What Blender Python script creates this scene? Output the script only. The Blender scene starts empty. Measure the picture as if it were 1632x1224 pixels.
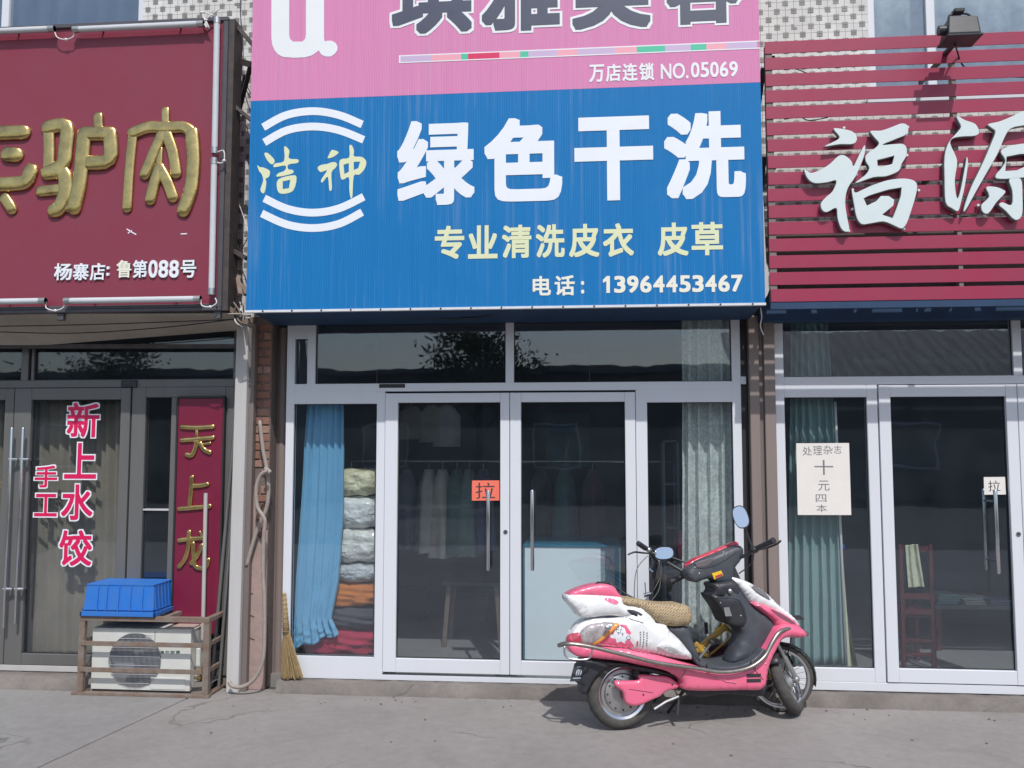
import bpy, bmesh, math, random
from mathutils import Vector, Matrix, noise
from mathutils.geometry import delaunay_2d_cdt
R = math.radians
random.seed(7)
sc = bpy.context.scene
col = sc.collection

# ------------------------------------------------------------------ camera
FPX = 1380.0
CAM = Vector((0.0, -6.15, 1.70))
YAW, PITCH = R(5.14), R(4.26)
cd = bpy.data.cameras.new('camera')
cam = bpy.data.objects.new('camera', cd); col.objects.link(cam)
cam.location = CAM
cam.rotation_euler = (R(90) + PITCH, 0, YAW)
cd.sensor_width = 36.0
cd.lens = 36.0 * FPX / 1632.0
cd.clip_start = 0.05; cd.clip_end = 500
sc.camera = cam

# ------------------------------------------------------------------ sun, sky, exposure
SUN = Vector((-0.30, 1.0, -1.38)).normalized()
sl = bpy.data.lights.new('sun', 'SUN'); sl.energy = 3.55; sl.angle = R(0.6); sl.color = (1.0, 0.975, 0.94)
so = bpy.data.objects.new('sun', sl); col.objects.link(so)
so.rotation_euler = SUN.to_track_quat('-Z', 'Y').to_euler(); so.location = (3, -10, 14)
w = bpy.data.worlds.new('World'); sc.world = w; w.use_nodes = True
nt = w.node_tree
bg = nt.nodes['Background']
sky = nt.nodes.new('ShaderNodeTexSky'); sky.sky_type = 'NISHITA'; sky.sun_disc = False
sky.sun_elevation = math.asin(-SUN.z); sky.sun_rotation = math.atan2(-SUN.x, -SUN.y)
sky.dust_density = 1.6; sky.air_density = 1.2
nt.links.new(sky.outputs[0], bg.inputs[0]); bg.inputs[1].default_value = 0.15
sc.view_settings.view_transform = 'Standard'; sc.view_settings.look = 'None'
sc.view_settings.exposure = -0.02; sc.view_settings.gamma = 1.0
sc.cycles.transparent_max_bounces = 24
sc.cycles.max_bounces = 8

# ------------------------------------------------------------------ picture <-> place
_r = Vector((math.cos(YAW), math.sin(YAW), 0))
_f = Vector((-math.sin(YAW) * math.cos(PITCH), math.cos(YAW) * math.cos(PITCH), math.sin(PITCH)))
_u = _r.cross(_f)
def ray(px, py):
    return (_f + _r * ((px - 816) / FPX) - _u * ((py - 612) / FPX))
def P(px, py, Y=0.0):
    d = ray(px, py); t = (Y - CAM.y) / d.y
    return CAM + d * t
def G(px, py, Z=0.0):
    d = ray(px, py); t = (Z - CAM.z) / d.z
    return CAM + d * t
def X(px, py=850, Y=0.0): return P(px, py, Y).x
def Z(py, px=816, Y=0.0): return P(px, py, Y).z

# ------------------------------------------------------------------ materials
MATS = {}
def mat(name, rgb, rough=0.5, metal=0.0, var=0.0, vscale=8.0, rgb2=None, bump=0.0, bscale=60.0,
        coat=0.0, trans=0.0, rvar=0.12, sheen=0.0, spec=0.5, streak=False, alpha=None):
    if name in MATS: return MATS[name]
    m = bpy.data.materials.new(name); m.use_nodes = True
    n = m.node_tree.nodes; l = m.node_tree.links
    b = n['Principled BSDF']
    b.inputs['Base Color'].default_value = (*rgb, 1)
    b.inputs['Roughness'].default_value = rough
    b.inputs['Metallic'].default_value = metal
    b.inputs['Specular IOR Level'].default_value = spec
    b.inputs['Coat Weight'].default_value = coat
    b.inputs['Coat Roughness'].default_value = 0.08
    if sheen: b.inputs['Sheen Weight'].default_value = sheen
    tc = n.new('ShaderNodeTexCoord')
    src = tc.outputs['Object']
    if streak:
        mp = n.new('ShaderNodeMapping'); mp.inputs['Scale'].default_value = (1, 1, 0.08)
        l.new(src, mp.inputs[0]); src2 = mp.outputs[0]
    else: src2 = src
    if var > 0:
        nz = n.new('ShaderNodeTexNoise'); nz.inputs['Scale'].default_value = vscale
        nz.inputs['Detail'].default_value = 6; nz.inputs['Roughness'].default_value = 0.62
        l.new(src2, nz.inputs[0])
        rp = n.new('ShaderNodeValToRGB')
        rp.color_ramp.elements[0].position = 0.32; rp.color_ramp.elements[1].position = 0.68
        c2 = rgb2 if rgb2 else tuple(c * 0.55 for c in rgb)
        c2 = tuple(a * (1 - var) + b_ * var for a, b_ in zip(rgb, c2))
        rp.color_ramp.elements[0].color = (*c2, 1); rp.color_ramp.elements[1].color = (*rgb, 1)
        l.new(nz.outputs[0], rp.inputs[0]); l.new(rp.outputs[0], b.inputs['Base Color'])
    if rvar > 0:
        nr = n.new('ShaderNodeTexNoise'); nr.inputs['Scale'].default_value = 11; nr.inputs['Detail'].default_value = 4
        l.new(src, nr.inputs[0])
        mr = n.new('ShaderNodeMapRange'); mr.inputs[3].default_value = max(0.02, rough - rvar); mr.inputs[4].default_value = min(1, rough + rvar)
        l.new(nr.outputs[0], mr.inputs[0]); l.new(mr.outputs[0], b.inputs['Roughness'])
    if bump > 0:
        nb = n.new('ShaderNodeTexNoise'); nb.inputs['Scale'].default_value = bscale; nb.inputs['Detail'].default_value = 5
        l.new(src, nb.inputs[0])
        bp = n.new('ShaderNodeBump'); bp.inputs['Strength'].default_value = bump; bp.inputs['Distance'].default_value = 0.01
        l.new(nb.outputs[0], bp.inputs['Height']); l.new(bp.outputs[0], b.inputs['Normal'])
    m.diffuse_color = (*rgb, 1)
    MATS[name] = m
    return m

def ribbed(name, rgb, rgb2, pitch=0.0115, rough=0.55):
    """printed sheet over vertically ribbed plastic"""
    m = mat(name, rgb, rough, var=0.45, vscale=1.6, rgb2=rgb2, rvar=0.08, spec=0.25)
    n = m.node_tree.nodes; l = m.node_tree.links; b = n['Principled BSDF']
    tc = n.new('ShaderNodeTexCoord')
    wv = n.new('ShaderNodeTexWave'); wv.wave_type = 'BANDS'; wv.bands_direction = 'X'
    wv.inputs['Scale'].default_value = 2 * math.pi / pitch / 20.0; wv.inputs['Distortion'].default_value = 0.0
    l.new(tc.outputs['Object'], wv.inputs[0])
    bp = n.new('ShaderNodeBump'); bp.inputs['Strength'].default_value = 0.55; bp.inputs['Distance'].default_value = 0.0016
    l.new(wv.outputs[1], bp.inputs['Height'])
    # rain streaks and uneven fading
    ms = n.new('ShaderNodeMapping'); ms.inputs['Scale'].default_value = (34, 1, 0.9); l.new(tc.outputs['Object'], ms.inputs[0])
    ns = n.new('ShaderNodeTexNoise'); ns.inputs['Scale'].default_value = 1.0; ns.inputs['Detail'].default_value = 4; l.new(ms.outputs[0], ns.inputs[0])
    rs_ = n.new('ShaderNodeMapRange'); rs_.inputs[1].default_value = 0.5; rs_.inputs[2].default_value = 0.8; rs_.inputs[4].default_value = 0.30
    l.new(ns.outputs[0], rs_.inputs[0])
    nf = n.new('ShaderNodeTexNoise'); nf.inputs['Scale'].default_value = 1.3; nf.inputs['Detail'].default_value = 5; l.new(tc.outputs['Object'], nf.inputs[0])
    mf = n.new('ShaderNodeMapRange'); mf.inputs[1].default_value = 0.4; mf.inputs[2].default_value = 0.65; l.new(nf.outputs[0], mf.inputs[0])
    mul = n.new('ShaderNodeMath'); mul.operation = 'MULTIPLY'; l.new(rs_.outputs[0], mul.inputs[0]); l.new(mf.outputs[0], mul.inputs[1])
    mxs = n.new('ShaderNodeMixRGB'); mxs.inputs[2].default_value = (0.42, 0.44, 0.50, 1)
    prev = b.inputs['Base Color'].links[0].from_socket
    l.new(mul.outputs[0], mxs.inputs[0]); l.new(prev, mxs.inputs[1]); l.new(mxs.outputs[0], b.inputs['Base Color'])
    # long sag wrinkles in the sheet
    mp = n.new('ShaderNodeMapping'); mp.inputs['Scale'].default_value = (9, 1, 0.55)
    l.new(tc.outputs['Object'], mp.inputs[0])
    nz = n.new('ShaderNodeTexNoise'); nz.inputs['Scale'].default_value = 1.0; nz.inputs['Detail'].default_value = 3
    l.new(mp.outputs[0], nz.inputs[0])
    bp2 = n.new('ShaderNodeBump'); bp2.inputs['Strength'].default_value = 0.35; bp2.inputs['Distance'].default_value = 0.03
    l.new(nz.outputs[0], bp2.inputs['Height']); l.new(bp.outputs[0], bp2.inputs['Normal'])
    l.new(bp2.outputs[0], b.inputs['Normal'])
    return m

def glass(name, tint=(0.86, 0.9, 0.9), refl=1.0, dirt=0.03):
    m = bpy.data.materials.new(name); m.use_nodes = True
    n = m.node_tree.nodes; l = m.node_tree.links
    out = n['Material Output']; n.remove(n['Principled BSDF'])
    tr = n.new('ShaderNodeBsdfTransparent'); tr.inputs[0].default_value = (*tint, 1)
    gl = n.new('ShaderNodeBsdfGlossy'); gl.inputs['Roughness'].default_value = 0.015; gl.inputs[0].default_value = (0.84, 0.88, 1.0, 1)
    lw = n.new('ShaderNodeLayerWeight'); lw.inputs['Blend'].default_value = 0.5
    pw = n.new('ShaderNodeMath'); pw.operation = 'POWER'; pw.inputs[1].default_value = 4.0
    l.new(lw.outputs['Facing'], pw.inputs[0])
    mr = n.new('ShaderNodeMapRange'); mr.inputs[3].default_value = 0.055 * refl; mr.inputs[4].default_value = 0.9
    l.new(pw.outputs[0], mr.inputs[0])
    mx = n.new('ShaderNodeMixShader'); l.new(mr.outputs[0], mx.inputs[0]); l.new(tr.outputs[0], mx.inputs[1]); l.new(gl.outputs[0], mx.inputs[2])
    # dust film
    df = n.new('ShaderNodeBsdfDiffuse'); df.inputs[0].default_value = (0.42, 0.50, 0.58, 1)
    tc = n.new('ShaderNodeTexCoord'); nz = n.new('ShaderNodeTexNoise'); nz.inputs['Scale'].default_value = 3.5; nz.inputs['Detail'].default_value = 7
    l.new(tc.outputs['Object'], nz.inputs[0])
    md = n.new('ShaderNodeMapRange'); md.inputs[1].default_value = 0.3; md.inputs[2].default_value = 0.75
    md.inputs[3].default_value = dirt * 0.5; md.inputs[4].default_value = dirt * 1.6
    l.new(nz.outputs[0], md.inputs[0])
    mx2 = n.new('ShaderNodeMixShader'); l.new(md.outputs[0], mx2.inputs[0]); l.new(mx.outputs[0], mx2.inputs[1]); l.new(df.outputs[0], mx2.inputs[2])
    # faint waviness of float glass
    n2 = n.new('ShaderNodeTexNoise'); n2.inputs['Scale'].default_value = 2.2
    l.new(tc.outputs['Object'], n2.inputs[0])
    bp = n.new('ShaderNodeBump'); bp.inputs['Strength'].default_value = 0.12; bp.inputs['Distance'].default_value = 0.01
    l.new(n2.outputs[0], bp.inputs['Height']); l.new(bp.outputs[0], gl.inputs['Normal'])
    l.new(mx2.outputs[0], out.inputs[0])
    return m

M_glass = glass('window_glass', (0.91, 0.94, 0.955), 1.3, 0.012)
M_glass_dark = glass('dark_tinted_glass', (0.62, 0.68, 0.69), 1.5, 0.03)
M_up_glass = glass('upper_window_glass', (0.88, 0.92, 0.93), 2.5, 0.05)

def _pat(name, base):
    m = mat(name, base, 0.85)
    return m, m.node_tree.nodes, m.node_tree.links, m.node_tree.nodes['Principled BSDF']

# white powder coated aluminium / mill aluminium
M_white = mat('white_powder_coat', (0.63, 0.65, 0.70), 0.38, var=0.16, vscale=3.0, rgb2=(0.55, 0.53, 0.5), streak=True)
M_alu = mat('dull_aluminium', (0.158, 0.155, 0.152), 0.5, metal=0.3, var=0.35, vscale=5, rgb2=(0.095, 0.092, 0.09), streak=True)
M_alu_dark = mat('brown_kick_aluminium', (0.19, 0.18, 0.17), 0.5, metal=0.3, var=0.3, vscale=5)
M_gasket = mat('black_gasket', (0.02, 0.02, 0.022), 0.6)
M_chrome = mat('brushed_steel', (0.62, 0.63, 0.65), 0.22, metal=1.0, rvar=0.08)
M_dirty_chrome = mat('worn_chrome', (0.42, 0.38, 0.35), 0.33, metal=0.9, var=0.5, vscale=30, rgb2=(0.2, 0.15, 0.12))
M_black = mat('black_plastic', (0.022, 0.024, 0.03), 0.42, var=0.3, vscale=20, rgb2=(0.06, 0.06, 0.065), rvar=0.12)
M_dkgrey = mat('dark_grey_plastic', (0.045, 0.052, 0.066), 0.5, var=0.5, vscale=9, rgb2=(0.10, 0.10, 0.11))
M_rubber = mat('tyre_rubber', (0.045, 0.043, 0.042), 0.85, var=0.6, vscale=18, rgb2=(0.11, 0.10, 0.09), bump=0.4, bscale=90)
M_pink_s = mat('pink_scooter_paint', (0.78, 0.125, 0.24), 0.30, coat=0.5, var=0.45, vscale=6, rgb2=(0.60, 0.18, 0.24), rvar=0.12)
M_white_s = mat('white_scooter_paint', (0.76, 0.77, 0.78), 0.28, coat=0.6, var=0.35, vscale=5, rgb2=(0.56, 0.54, 0.51), rvar=0.12)
M_red_s = mat('red_scooter_shell', (0.52, 0.02, 0.06), 0.28, coat=0.5)
M_silver = mat('cast_aluminium', (0.5, 0.5, 0.5), 0.42, metal=0.9, var=0.4, vscale=25)
M_lens_r = mat('red_lens', (0.42, 0.05, 0.08), 0.12, coat=0.8)
M_lens_c = mat('clear_lens', (0.46, 0.42, 0.42), 0.12, coat=1.0, var=0.8, vscale=22, rgb2=(0.16, 0.14, 0.15))
M_lens_o = mat('orange_lens', (0.72, 0.28, 0.05), 0.18, coat=0.8)
M_yellow = mat('yellow_sticker', (0.75, 0.45, 0.02), 0.5)
M_mirror = mat('mirror_glass', (0.80, 0.80, 0.80), 0.04, metal=1.0, rvar=0.0)
M_bluecrate = mat('blue_crate_plastic', (0.014, 0.15, 0.54), 0.5, var=0.7, vscale=9, rgb2=(0.05, 0.16, 0.42))
M_ac = mat('aged_white_casing', (0.60, 0.61, 0.58), 0.45, var=0.4, vscale=5, rgb2=(0.45, 0.42, 0.36))
M_rust = mat('painted_rusty_steel', (0.20, 0.175, 0.155), 0.72, var=0.8, vscale=16, rgb2=(0.16, 0.085, 0.05), bump=0.3)
M_brownpost = mat('brown_grey_painted_steel', (0.235, 0.19, 0.175), 0.6, var=0.5, vscale=3, rgb2=(0.16, 0.12, 0.11), streak=True, bump=0.08)
M_brownpipe = mat('brown_grey_steel_pipe', (0.19, 0.16, 0.15), 0.55, var=0.6, vscale=4, rgb2=(0.10, 0.075, 0.065), streak=True, bump=0.1)
M_whitepost = mat('off_white_painted_post', (0.50, 0.49, 0.49), 0.6, var=0.5, vscale=3, rgb2=(0.33, 0.30, 0.27), streak=True)
M_brick = mat('red_brick', (0.26, 0.12, 0.085), 0.9, var=0.8, vscale=14, rgb2=(0.18, 0.10, 0.08), bump=0.5, bscale=70)
M_brick2 = mat('pale_red_brick', (0.34, 0.20, 0.155), 0.9, var=0.8, vscale=14, rgb2=(0.2, 0.12, 0.1), bump=0.5, bscale=70)
M_mortar = mat('mortar', (0.17, 0.13, 0.115), 0.95, var=0.5, vscale=25, bump=0.5, bscale=80)
M_plaster = mat('worn_pinkish_plaster', (0.36, 0.25, 0.225), 0.92, var=0.7, vscale=7, rgb2=(0.24, 0.19, 0.17), bump=0.35, bscale=30)
M_hose = mat('ivory_plastic_hose', (0.33, 0.28, 0.25), 0.6, var=0.6, vscale=14, rgb2=(0.22, 0.18, 0.16), bump=0.2)
M_straw = mat('straw', (0.33, 0.24, 0.12), 0.85, var=0.7, vscale=40, rgb2=(0.19, 0.13, 0.06))
M_maroon = mat('maroon_sign_panel', (0.215, 0.030, 0.054), 0.42, var=0.5, vscale=2.2, rgb2=(0.19, 0.048, 0.075), spec=0.4)
M_board = mat('dark_red_lacquer_board', (0.17, 0.008, 0.036), 0.4, var=0.4, vscale=6, rgb2=(0.13, 0.015, 0.04))
M_frame_dk = mat('dark_sign_frame', (0.10, 0.095, 0.11), 0.5, metal=0.3, var=0.4)
M_black_steel = mat('blackened_angle_steel', (0.035, 0.032, 0.035), 0.65, var=0.7, vscale=12, rgb2=(0.10, 0.07, 0.06))
M_gold = mat('gilt_brass', (0.68, 0.50, 0.20), 0.25, metal=0.95, var=0.7, vscale=11, rgb2=(0.32, 0.22, 0.10), bump=0.28, bscale=14, rvar=0.1)
M_tube = mat('frosted_tube', (0.52, 0.54, 0.57), 0.3, var=0.3, vscale=9, rgb2=(0.4, 0.38, 0.36))
M_wirew = mat('white_cable', (0.62, 0.6, 0.6), 0.5)
M_wireb = mat('black_cable', (0.02, 0.02, 0.02), 0.5)
M_print_w = mat('white_vinyl', (0.74, 0.77, 0.82), 0.42, var=0.12, vscale=3)
M_print_w2 = mat('white_vinyl_on_pink', (0.74, 0.76, 0.78), 0.42, var=0.12, vscale=3)
M_print_k = mat('slate_vinyl', (0.055, 0.065, 0.105), 0.45)
M_cream = mat('cream_vinyl', (0.66, 0.68, 0.42), 0.42, var=0.25, vscale=14, rgb2=(0.6, 0.66, 0.52))
M_creamw = mat('off_white_vinyl', (0.74, 0.72, 0.62), 0.42)
M_blue = ribbed('blue_printed_sheet', (0.002, 0.155, 0.42), (0.006, 0.14, 0.36))
M_pink = ribbed('pink_printed_sheet', (0.61, 0.215, 0.405), (0.57, 0.22, 0.39))
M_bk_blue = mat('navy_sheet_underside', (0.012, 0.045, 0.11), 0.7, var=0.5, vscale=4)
M_slat = mat('crimson_lacquered_slat', (0.30, 0.017, 0.060), 0.4, var=0.4, vscale=4, rgb2=(0.22, 0.045, 0.08), rvar=0.1)
M_letter = mat('white_acrylic_letter', (0.60, 0.67, 0.67), 0.3, coat=0.2, var=0.1)
M_letter_side = mat('dark_letter_edge', (0.16, 0.19, 0.18), 0.5)
M_brownband = mat('brown_wall_band', (0.16, 0.13, 0.12), 0.8, var=0.5, vscale=4)
M_tan = mat('tan_awning_sheet', (0.40, 0.36, 0.30), 0.6, var=0.6, vscale=3, rgb2=(0.25, 0.21, 0.17))
M_tile_dk = mat('dark_mosaic_tile', (0.17, 0.165, 0.16), 0.5, var=0.8, vscale=9, rgb2=(0.30, 0.29, 0.27))
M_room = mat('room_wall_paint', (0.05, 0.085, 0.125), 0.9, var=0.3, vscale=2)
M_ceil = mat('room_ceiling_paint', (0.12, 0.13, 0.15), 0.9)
M_roomfloor = mat('shop_floor_tile', (0.24, 0.23, 0.22), 0.5, var=0.3, vscale=2.5)
M_sun_lav = mat('lavender_vinyl', (0.50, 0.38, 0.56), 0.45)
M_sun_sal = mat('salmon_vinyl', (0.74, 0.33, 0.40), 0.45)
M_green_v = mat('green_vinyl', (0.06, 0.46, 0.30), 0.45)
M_red_v = mat('red_vinyl', (0.60, 0.02, 0.10), 0.45)
M_paper = mat('white_paper', (0.74, 0.70, 0.66), 0.8, var=0.15, vscale=6)
M_paper_o = mat('coral_paper', (0.82, 0.17, 0.11), 0.75, var=0.12, vscale=8)
M_ink = mat('ink', (0.035, 0.035, 0.045), 0.6)
M_ink_soft = mat('faded_marker', (0.16, 0.15, 0.17), 0.6)

# tiled wall
def tile_wall_mat():
    m, n, l, b = _pat('white_mosaic_tile', (0.52, 0.51, 0.47))
    b.inputs['Roughness'].default_value = 0.35
    tc = n.new('ShaderNodeTexCoord')
    mp = n.new('ShaderNodeMapping'); mp.inputs['Rotation'].default_value = (R(90), 0, 0)
    l.new(tc.outputs['Object'], mp.inputs[0])
    br = n.new('ShaderNodeTexBrick'); br.offset = 0; br.squash = 1
    br.inputs['Scale'].default_value = 1.0
    br.inputs['Brick Width'].default_value = TP / 2; br.inputs['Row Height'].default_value = TP / 2
    br.inputs['Mortar Size'].default_value = 0.0018; br.inputs['Mortar Smooth'].default_value = 0.2
    br.inputs['Color1'].default_value = (0.60, 0.60, 0.59, 1); br.inputs['Color2'].default_value = (0.68, 0.68, 0.66, 1)
    br.inputs['Mortar'].default_value = (0.30, 0.29, 0.27, 1)
    l.new(mp.outputs[0], br.inputs[0])
    nz = n.new('ShaderNodeTexNoise'); nz.inputs['Scale'].default_value = 2.3; nz.inputs['Detail'].default_value = 6
    l.new(tc.outputs['Object'], nz.inputs[0])
    mx = n.new('ShaderNodeMixRGB'); mx.blend_type = 'MULTIPLY'; mx.inputs[0].default_value = 0.45
    rp = n.new('ShaderNodeValToRGB'); rp.color_ramp.elements[0].color = (0.62, 0.60, 0.57, 1); rp.color_ramp.elements[1].color = (1, 1, 1, 1)
    rp.color_ramp.elements[0].position = 0.3; rp.color_ramp.elements[1].position = 0.6
    l.new(nz.outputs[0], rp.inputs[0]); l.new(br.outputs[0], mx.inputs[1]); l.new(rp.outputs[0], mx.inputs[2])
    l.new(mx.outputs[0], b.inputs['Base Color'])
    bp = n.new('ShaderNodeBump'); bp.inputs['Strength'].default_value = 0.5; bp.inputs['Distance'].default_value = 0.002
    inv = n.new('ShaderNodeMath'); inv.operation = 'SUBTRACT'; inv.inputs[0].default_value = 1
    l.new(br.outputs['Fac'], inv.inputs[1]); l.new(inv.outputs[0], bp.inputs['Height']); l.new(bp.outputs[0], b.inputs['Normal'])
    return m
TP = 0.118     # tile pattern pitch

def concrete(name, c1, c2, c3, sc_=1.0):
    m, n, l, b = _pat(name, c1)
    b.inputs['Roughness'].default_value = 0.88
    tc = n.new('ShaderNodeTexCoord')
    n1 = n.new('ShaderNodeTexNoise'); n1.inputs['Scale'].default_value = 0.9 * sc_; n1.inputs['Detail'].default_value = 8; n1.inputs['Roughness'].default_value = 0.6
    n2 = n.new('ShaderNodeTexNoise'); n2.inputs['Scale'].default_value = 14 * sc_; n2.inputs['Detail'].default_value = 8; n2.inputs['Roughness'].default_value = 0.7
    n3 = n.new('ShaderNodeTexVoronoi'); n3.inputs['Scale'].default_value = 5.5 * sc_
    n4 = n.new('ShaderNodeTexNoise'); n4.inputs['Scale'].default_value = 160; n4.inputs['Detail'].default_value = 4
    for q in (n1, n2, n3, n4): l.new(tc.outputs['Object'], q.inputs[0])
    r1 = n.new('ShaderNodeValToRGB')
    r1.color_ramp.elements[0].position = 0.36; r1.color_ramp.elements[0].color = (*c2, 1)
    r1.color_ramp.elements[1].position = 0.62; r1.color_ramp.elements[1].color = (*c1, 1)
    l.new(n1.outputs[0], r1.inputs[0])
    r2 = n.new('ShaderNodeValToRGB')
    r2.color_ramp.elements[0].position = 0.3; r2.color_ramp.elements[0].color = (0.72, 0.7, 0.69, 1)
    r2.color_ramp.elements[1].position = 0.72; r2.color_ramp.elements[1].color = (1.12, 1.12, 1.12, 1)
    l.new(n2.outputs[0], r2.inputs[0])
    mx = n.new('ShaderNodeMixRGB'); mx.blend_type = 'MULTIPLY'; mx.inputs[0].default_value = 0.5
    l.new(r1.outputs[0], mx.inputs[1]); l.new(r2.outputs[0], mx.inputs[2])
    # spots and small stains
    r3 = n.new('ShaderNodeValToRGB'); r3.color_ramp.elements[0].position = 0.04; r3.color_ramp.elements[0].color = (1, 1, 1, 1)
    r3.color_ramp.elements[1].position = 0.10; r3.color_ramp.elements[1].color = (0, 0, 0, 1)
    l.new(n3.outputs[0], r3.inputs[0])
    mx3 = n.new('ShaderNodeMixRGB'); mx3.blend_type = 'MIX'; mx3.inputs[2].default_value = (*c3, 1)
    mm = n.new('ShaderNodeMath'); mm.operation = 'MULTIPLY'; mm.inputs[1].default_value = 0.35
    l.new(r3.outputs[0], mm.inputs[0]); l.new(mm.outputs[0], mx3.inputs[0]); l.new(mx.outputs[0], mx3.inputs[1])
    nd = n.new('ShaderNodeTexNoise'); nd.inputs['Scale'].default_value = 2.2; nd.inputs['Detail'].default_value = 6; l.new(tc.outputs['Object'], nd.inputs[0])
    md2 = n.new('ShaderNodeMixRGB'); md2.inputs[0].default_value = 0.22; l.new(tc.outputs['Object'], md2.inputs[1]); l.new(nd.outputs['Color'], md2.inputs[2])
    vc = n.new('ShaderNodeTexVoronoi'); vc.feature = 'DISTANCE_TO_EDGE'; vc.inputs['Scale'].default_value = 0.75; l.new(md2.outputs[0], vc.inputs[0])
    rc = n.new('ShaderNodeMapRange'); rc.inputs[1].default_value = 0.0; rc.inputs[2].default_value = 0.0045; rc.inputs[3].default_value = 1; rc.inputs[4].default_value = 0
    l.new(vc.outputs[0], rc.inputs[0])
    rm = n.new('ShaderNodeMapRange'); rm.inputs[1].default_value = 0.48; rm.inputs[2].default_value = 0.56; rm.inputs[4].default_value = 0.55; l.new(n1.outputs[0], rm.inputs[0])
    mc_ = n.new('ShaderNodeMath'); mc_.operation = 'MULTIPLY'; l.new(rc.outputs[0], mc_.inputs[0]); l.new(rm.outputs[0], mc_.inputs[1])
    mxc = n.new('ShaderNodeMixRGB'); mxc.inputs[2].default_value = (0.05, 0.045, 0.04, 1); l.new(mc_.outputs[0], mxc.inputs[0]); l.new(mx3.outputs[0], mxc.inputs[1])
    nst = n.new('ShaderNodeTexNoise'); nst.inputs['Scale'].default_value = 1.7; nst.inputs['Detail'].default_value = 3; nst.inputs['Distortion'].default_value = 0.6
    mst = n.new('ShaderNodeMapping'); mst.inputs['Location'].default_value = (3.1, 7.7, 0); l.new(tc.outputs['Object'], mst.inputs[0]); l.new(mst.outputs[0], nst.inputs[0])
    rst = n.new('ShaderNodeMapRange'); rst.inputs[1].default_value = 0.60; rst.inputs[2].default_value = 0.72; rst.inputs[4].default_value = 0.35; l.new(nst.outputs[0], rst.inputs[0])
    mxd = n.new('ShaderNodeMixRGB'); mxd.inputs[2].default_value = (*c3, 1); l.new(rst.outputs[0], mxd.inputs[0]); l.new(mxc.outputs[0], mxd.inputs[1])
    l.new(mxd.outputs[0], b.inputs['Base Color'])
    ad = n.new('ShaderNodeMath'); ad.operation = 'MULTIPLY_ADD'; ad.inputs[1].default_value = 3.0
    l.new(n2.outputs[0], ad.inputs[0]); l.new(n4.outputs[0], ad.inputs[2])
    bp = n.new('ShaderNodeBump'); bp.inputs['Strength'].default_value = 0.5; bp.inputs['Distance'].default_value = 0.004
    l.new(ad.outputs[0], bp.inputs['Height']); l.new(bp.outputs[0], b.inputs['Normal'])
    return m
M_conc_l = concrete('pale_grey_concrete', (0.255, 0.25, 0.242), (0.22, 0.212, 0.205), (0.15, 0.14, 0.13))
M_conc_r = concrete('warm_grey_concrete', (0.270, 0.252, 0.240), (0.228, 0.212, 0.202), (0.16, 0.145, 0.135))
M_step = concrete('rough_step_concrete', (0.20, 0.18, 0.165), (0.13, 0.115, 0.105), (0.06, 0.055, 0.05), 3.0)
M_street = concrete('street_asphalt', (0.07, 0.068, 0.066), (0.055, 0.053, 0.052), (0.03, 0.03, 0.03))

def cloth(name, rgb, rgb2, scale=12, var=0.6, weave=0.25, rough=0.9):
    return mat(name, rgb, rough, var=var, vscale=scale, rgb2=rgb2, bump=weave, bscale=220, sheen=0.15, rvar=0.05)
M_cur_blue = cloth('sky_blue_curtain', (0.19, 0.44, 0.64), (0.14, 0.36, 0.54), 3, 0.5)
M_cur_green = cloth('sage_curtain', (0.24, 0.36, 0.34), (0.19, 0.30, 0.28), 4, 0.5)
M_cur_brown = cloth('brown_grey_curtain', (0.27, 0.22, 0.165), (0.13, 0.115, 0.085), 4, 0.5)
def damask():
    m, n, l, b = _pat('damask_curtain', (0.4, 0.43, 0.38))
    tc = n.new('ShaderNodeTexCoord')
    vz = n.new('ShaderNodeTexNoise'); vz.inputs['Scale'].default_value = 24; vz.inputs['Distortion'].default_value = 1.6; vz.inputs['Detail'].default_value = 2
    l.new(tc.outputs['Object'], vz.inputs[0])
    rp = n.new('ShaderNodeValToRGB'); rp.color_ramp.elements[0].position = 0.46; rp.color_ramp.elements[0].color = (0.50, 0.52, 0.48, 1)
    rp.color_ramp.elements[1].position = 0.54; rp.color_ramp.elements[1].color = (0.66, 0.68, 0.63, 1)
    l.new(vz.outputs[0], rp.inputs[0]); l.new(rp.outputs[0], b.inputs['Base Color'])
    return m
M_damask = damask()
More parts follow.
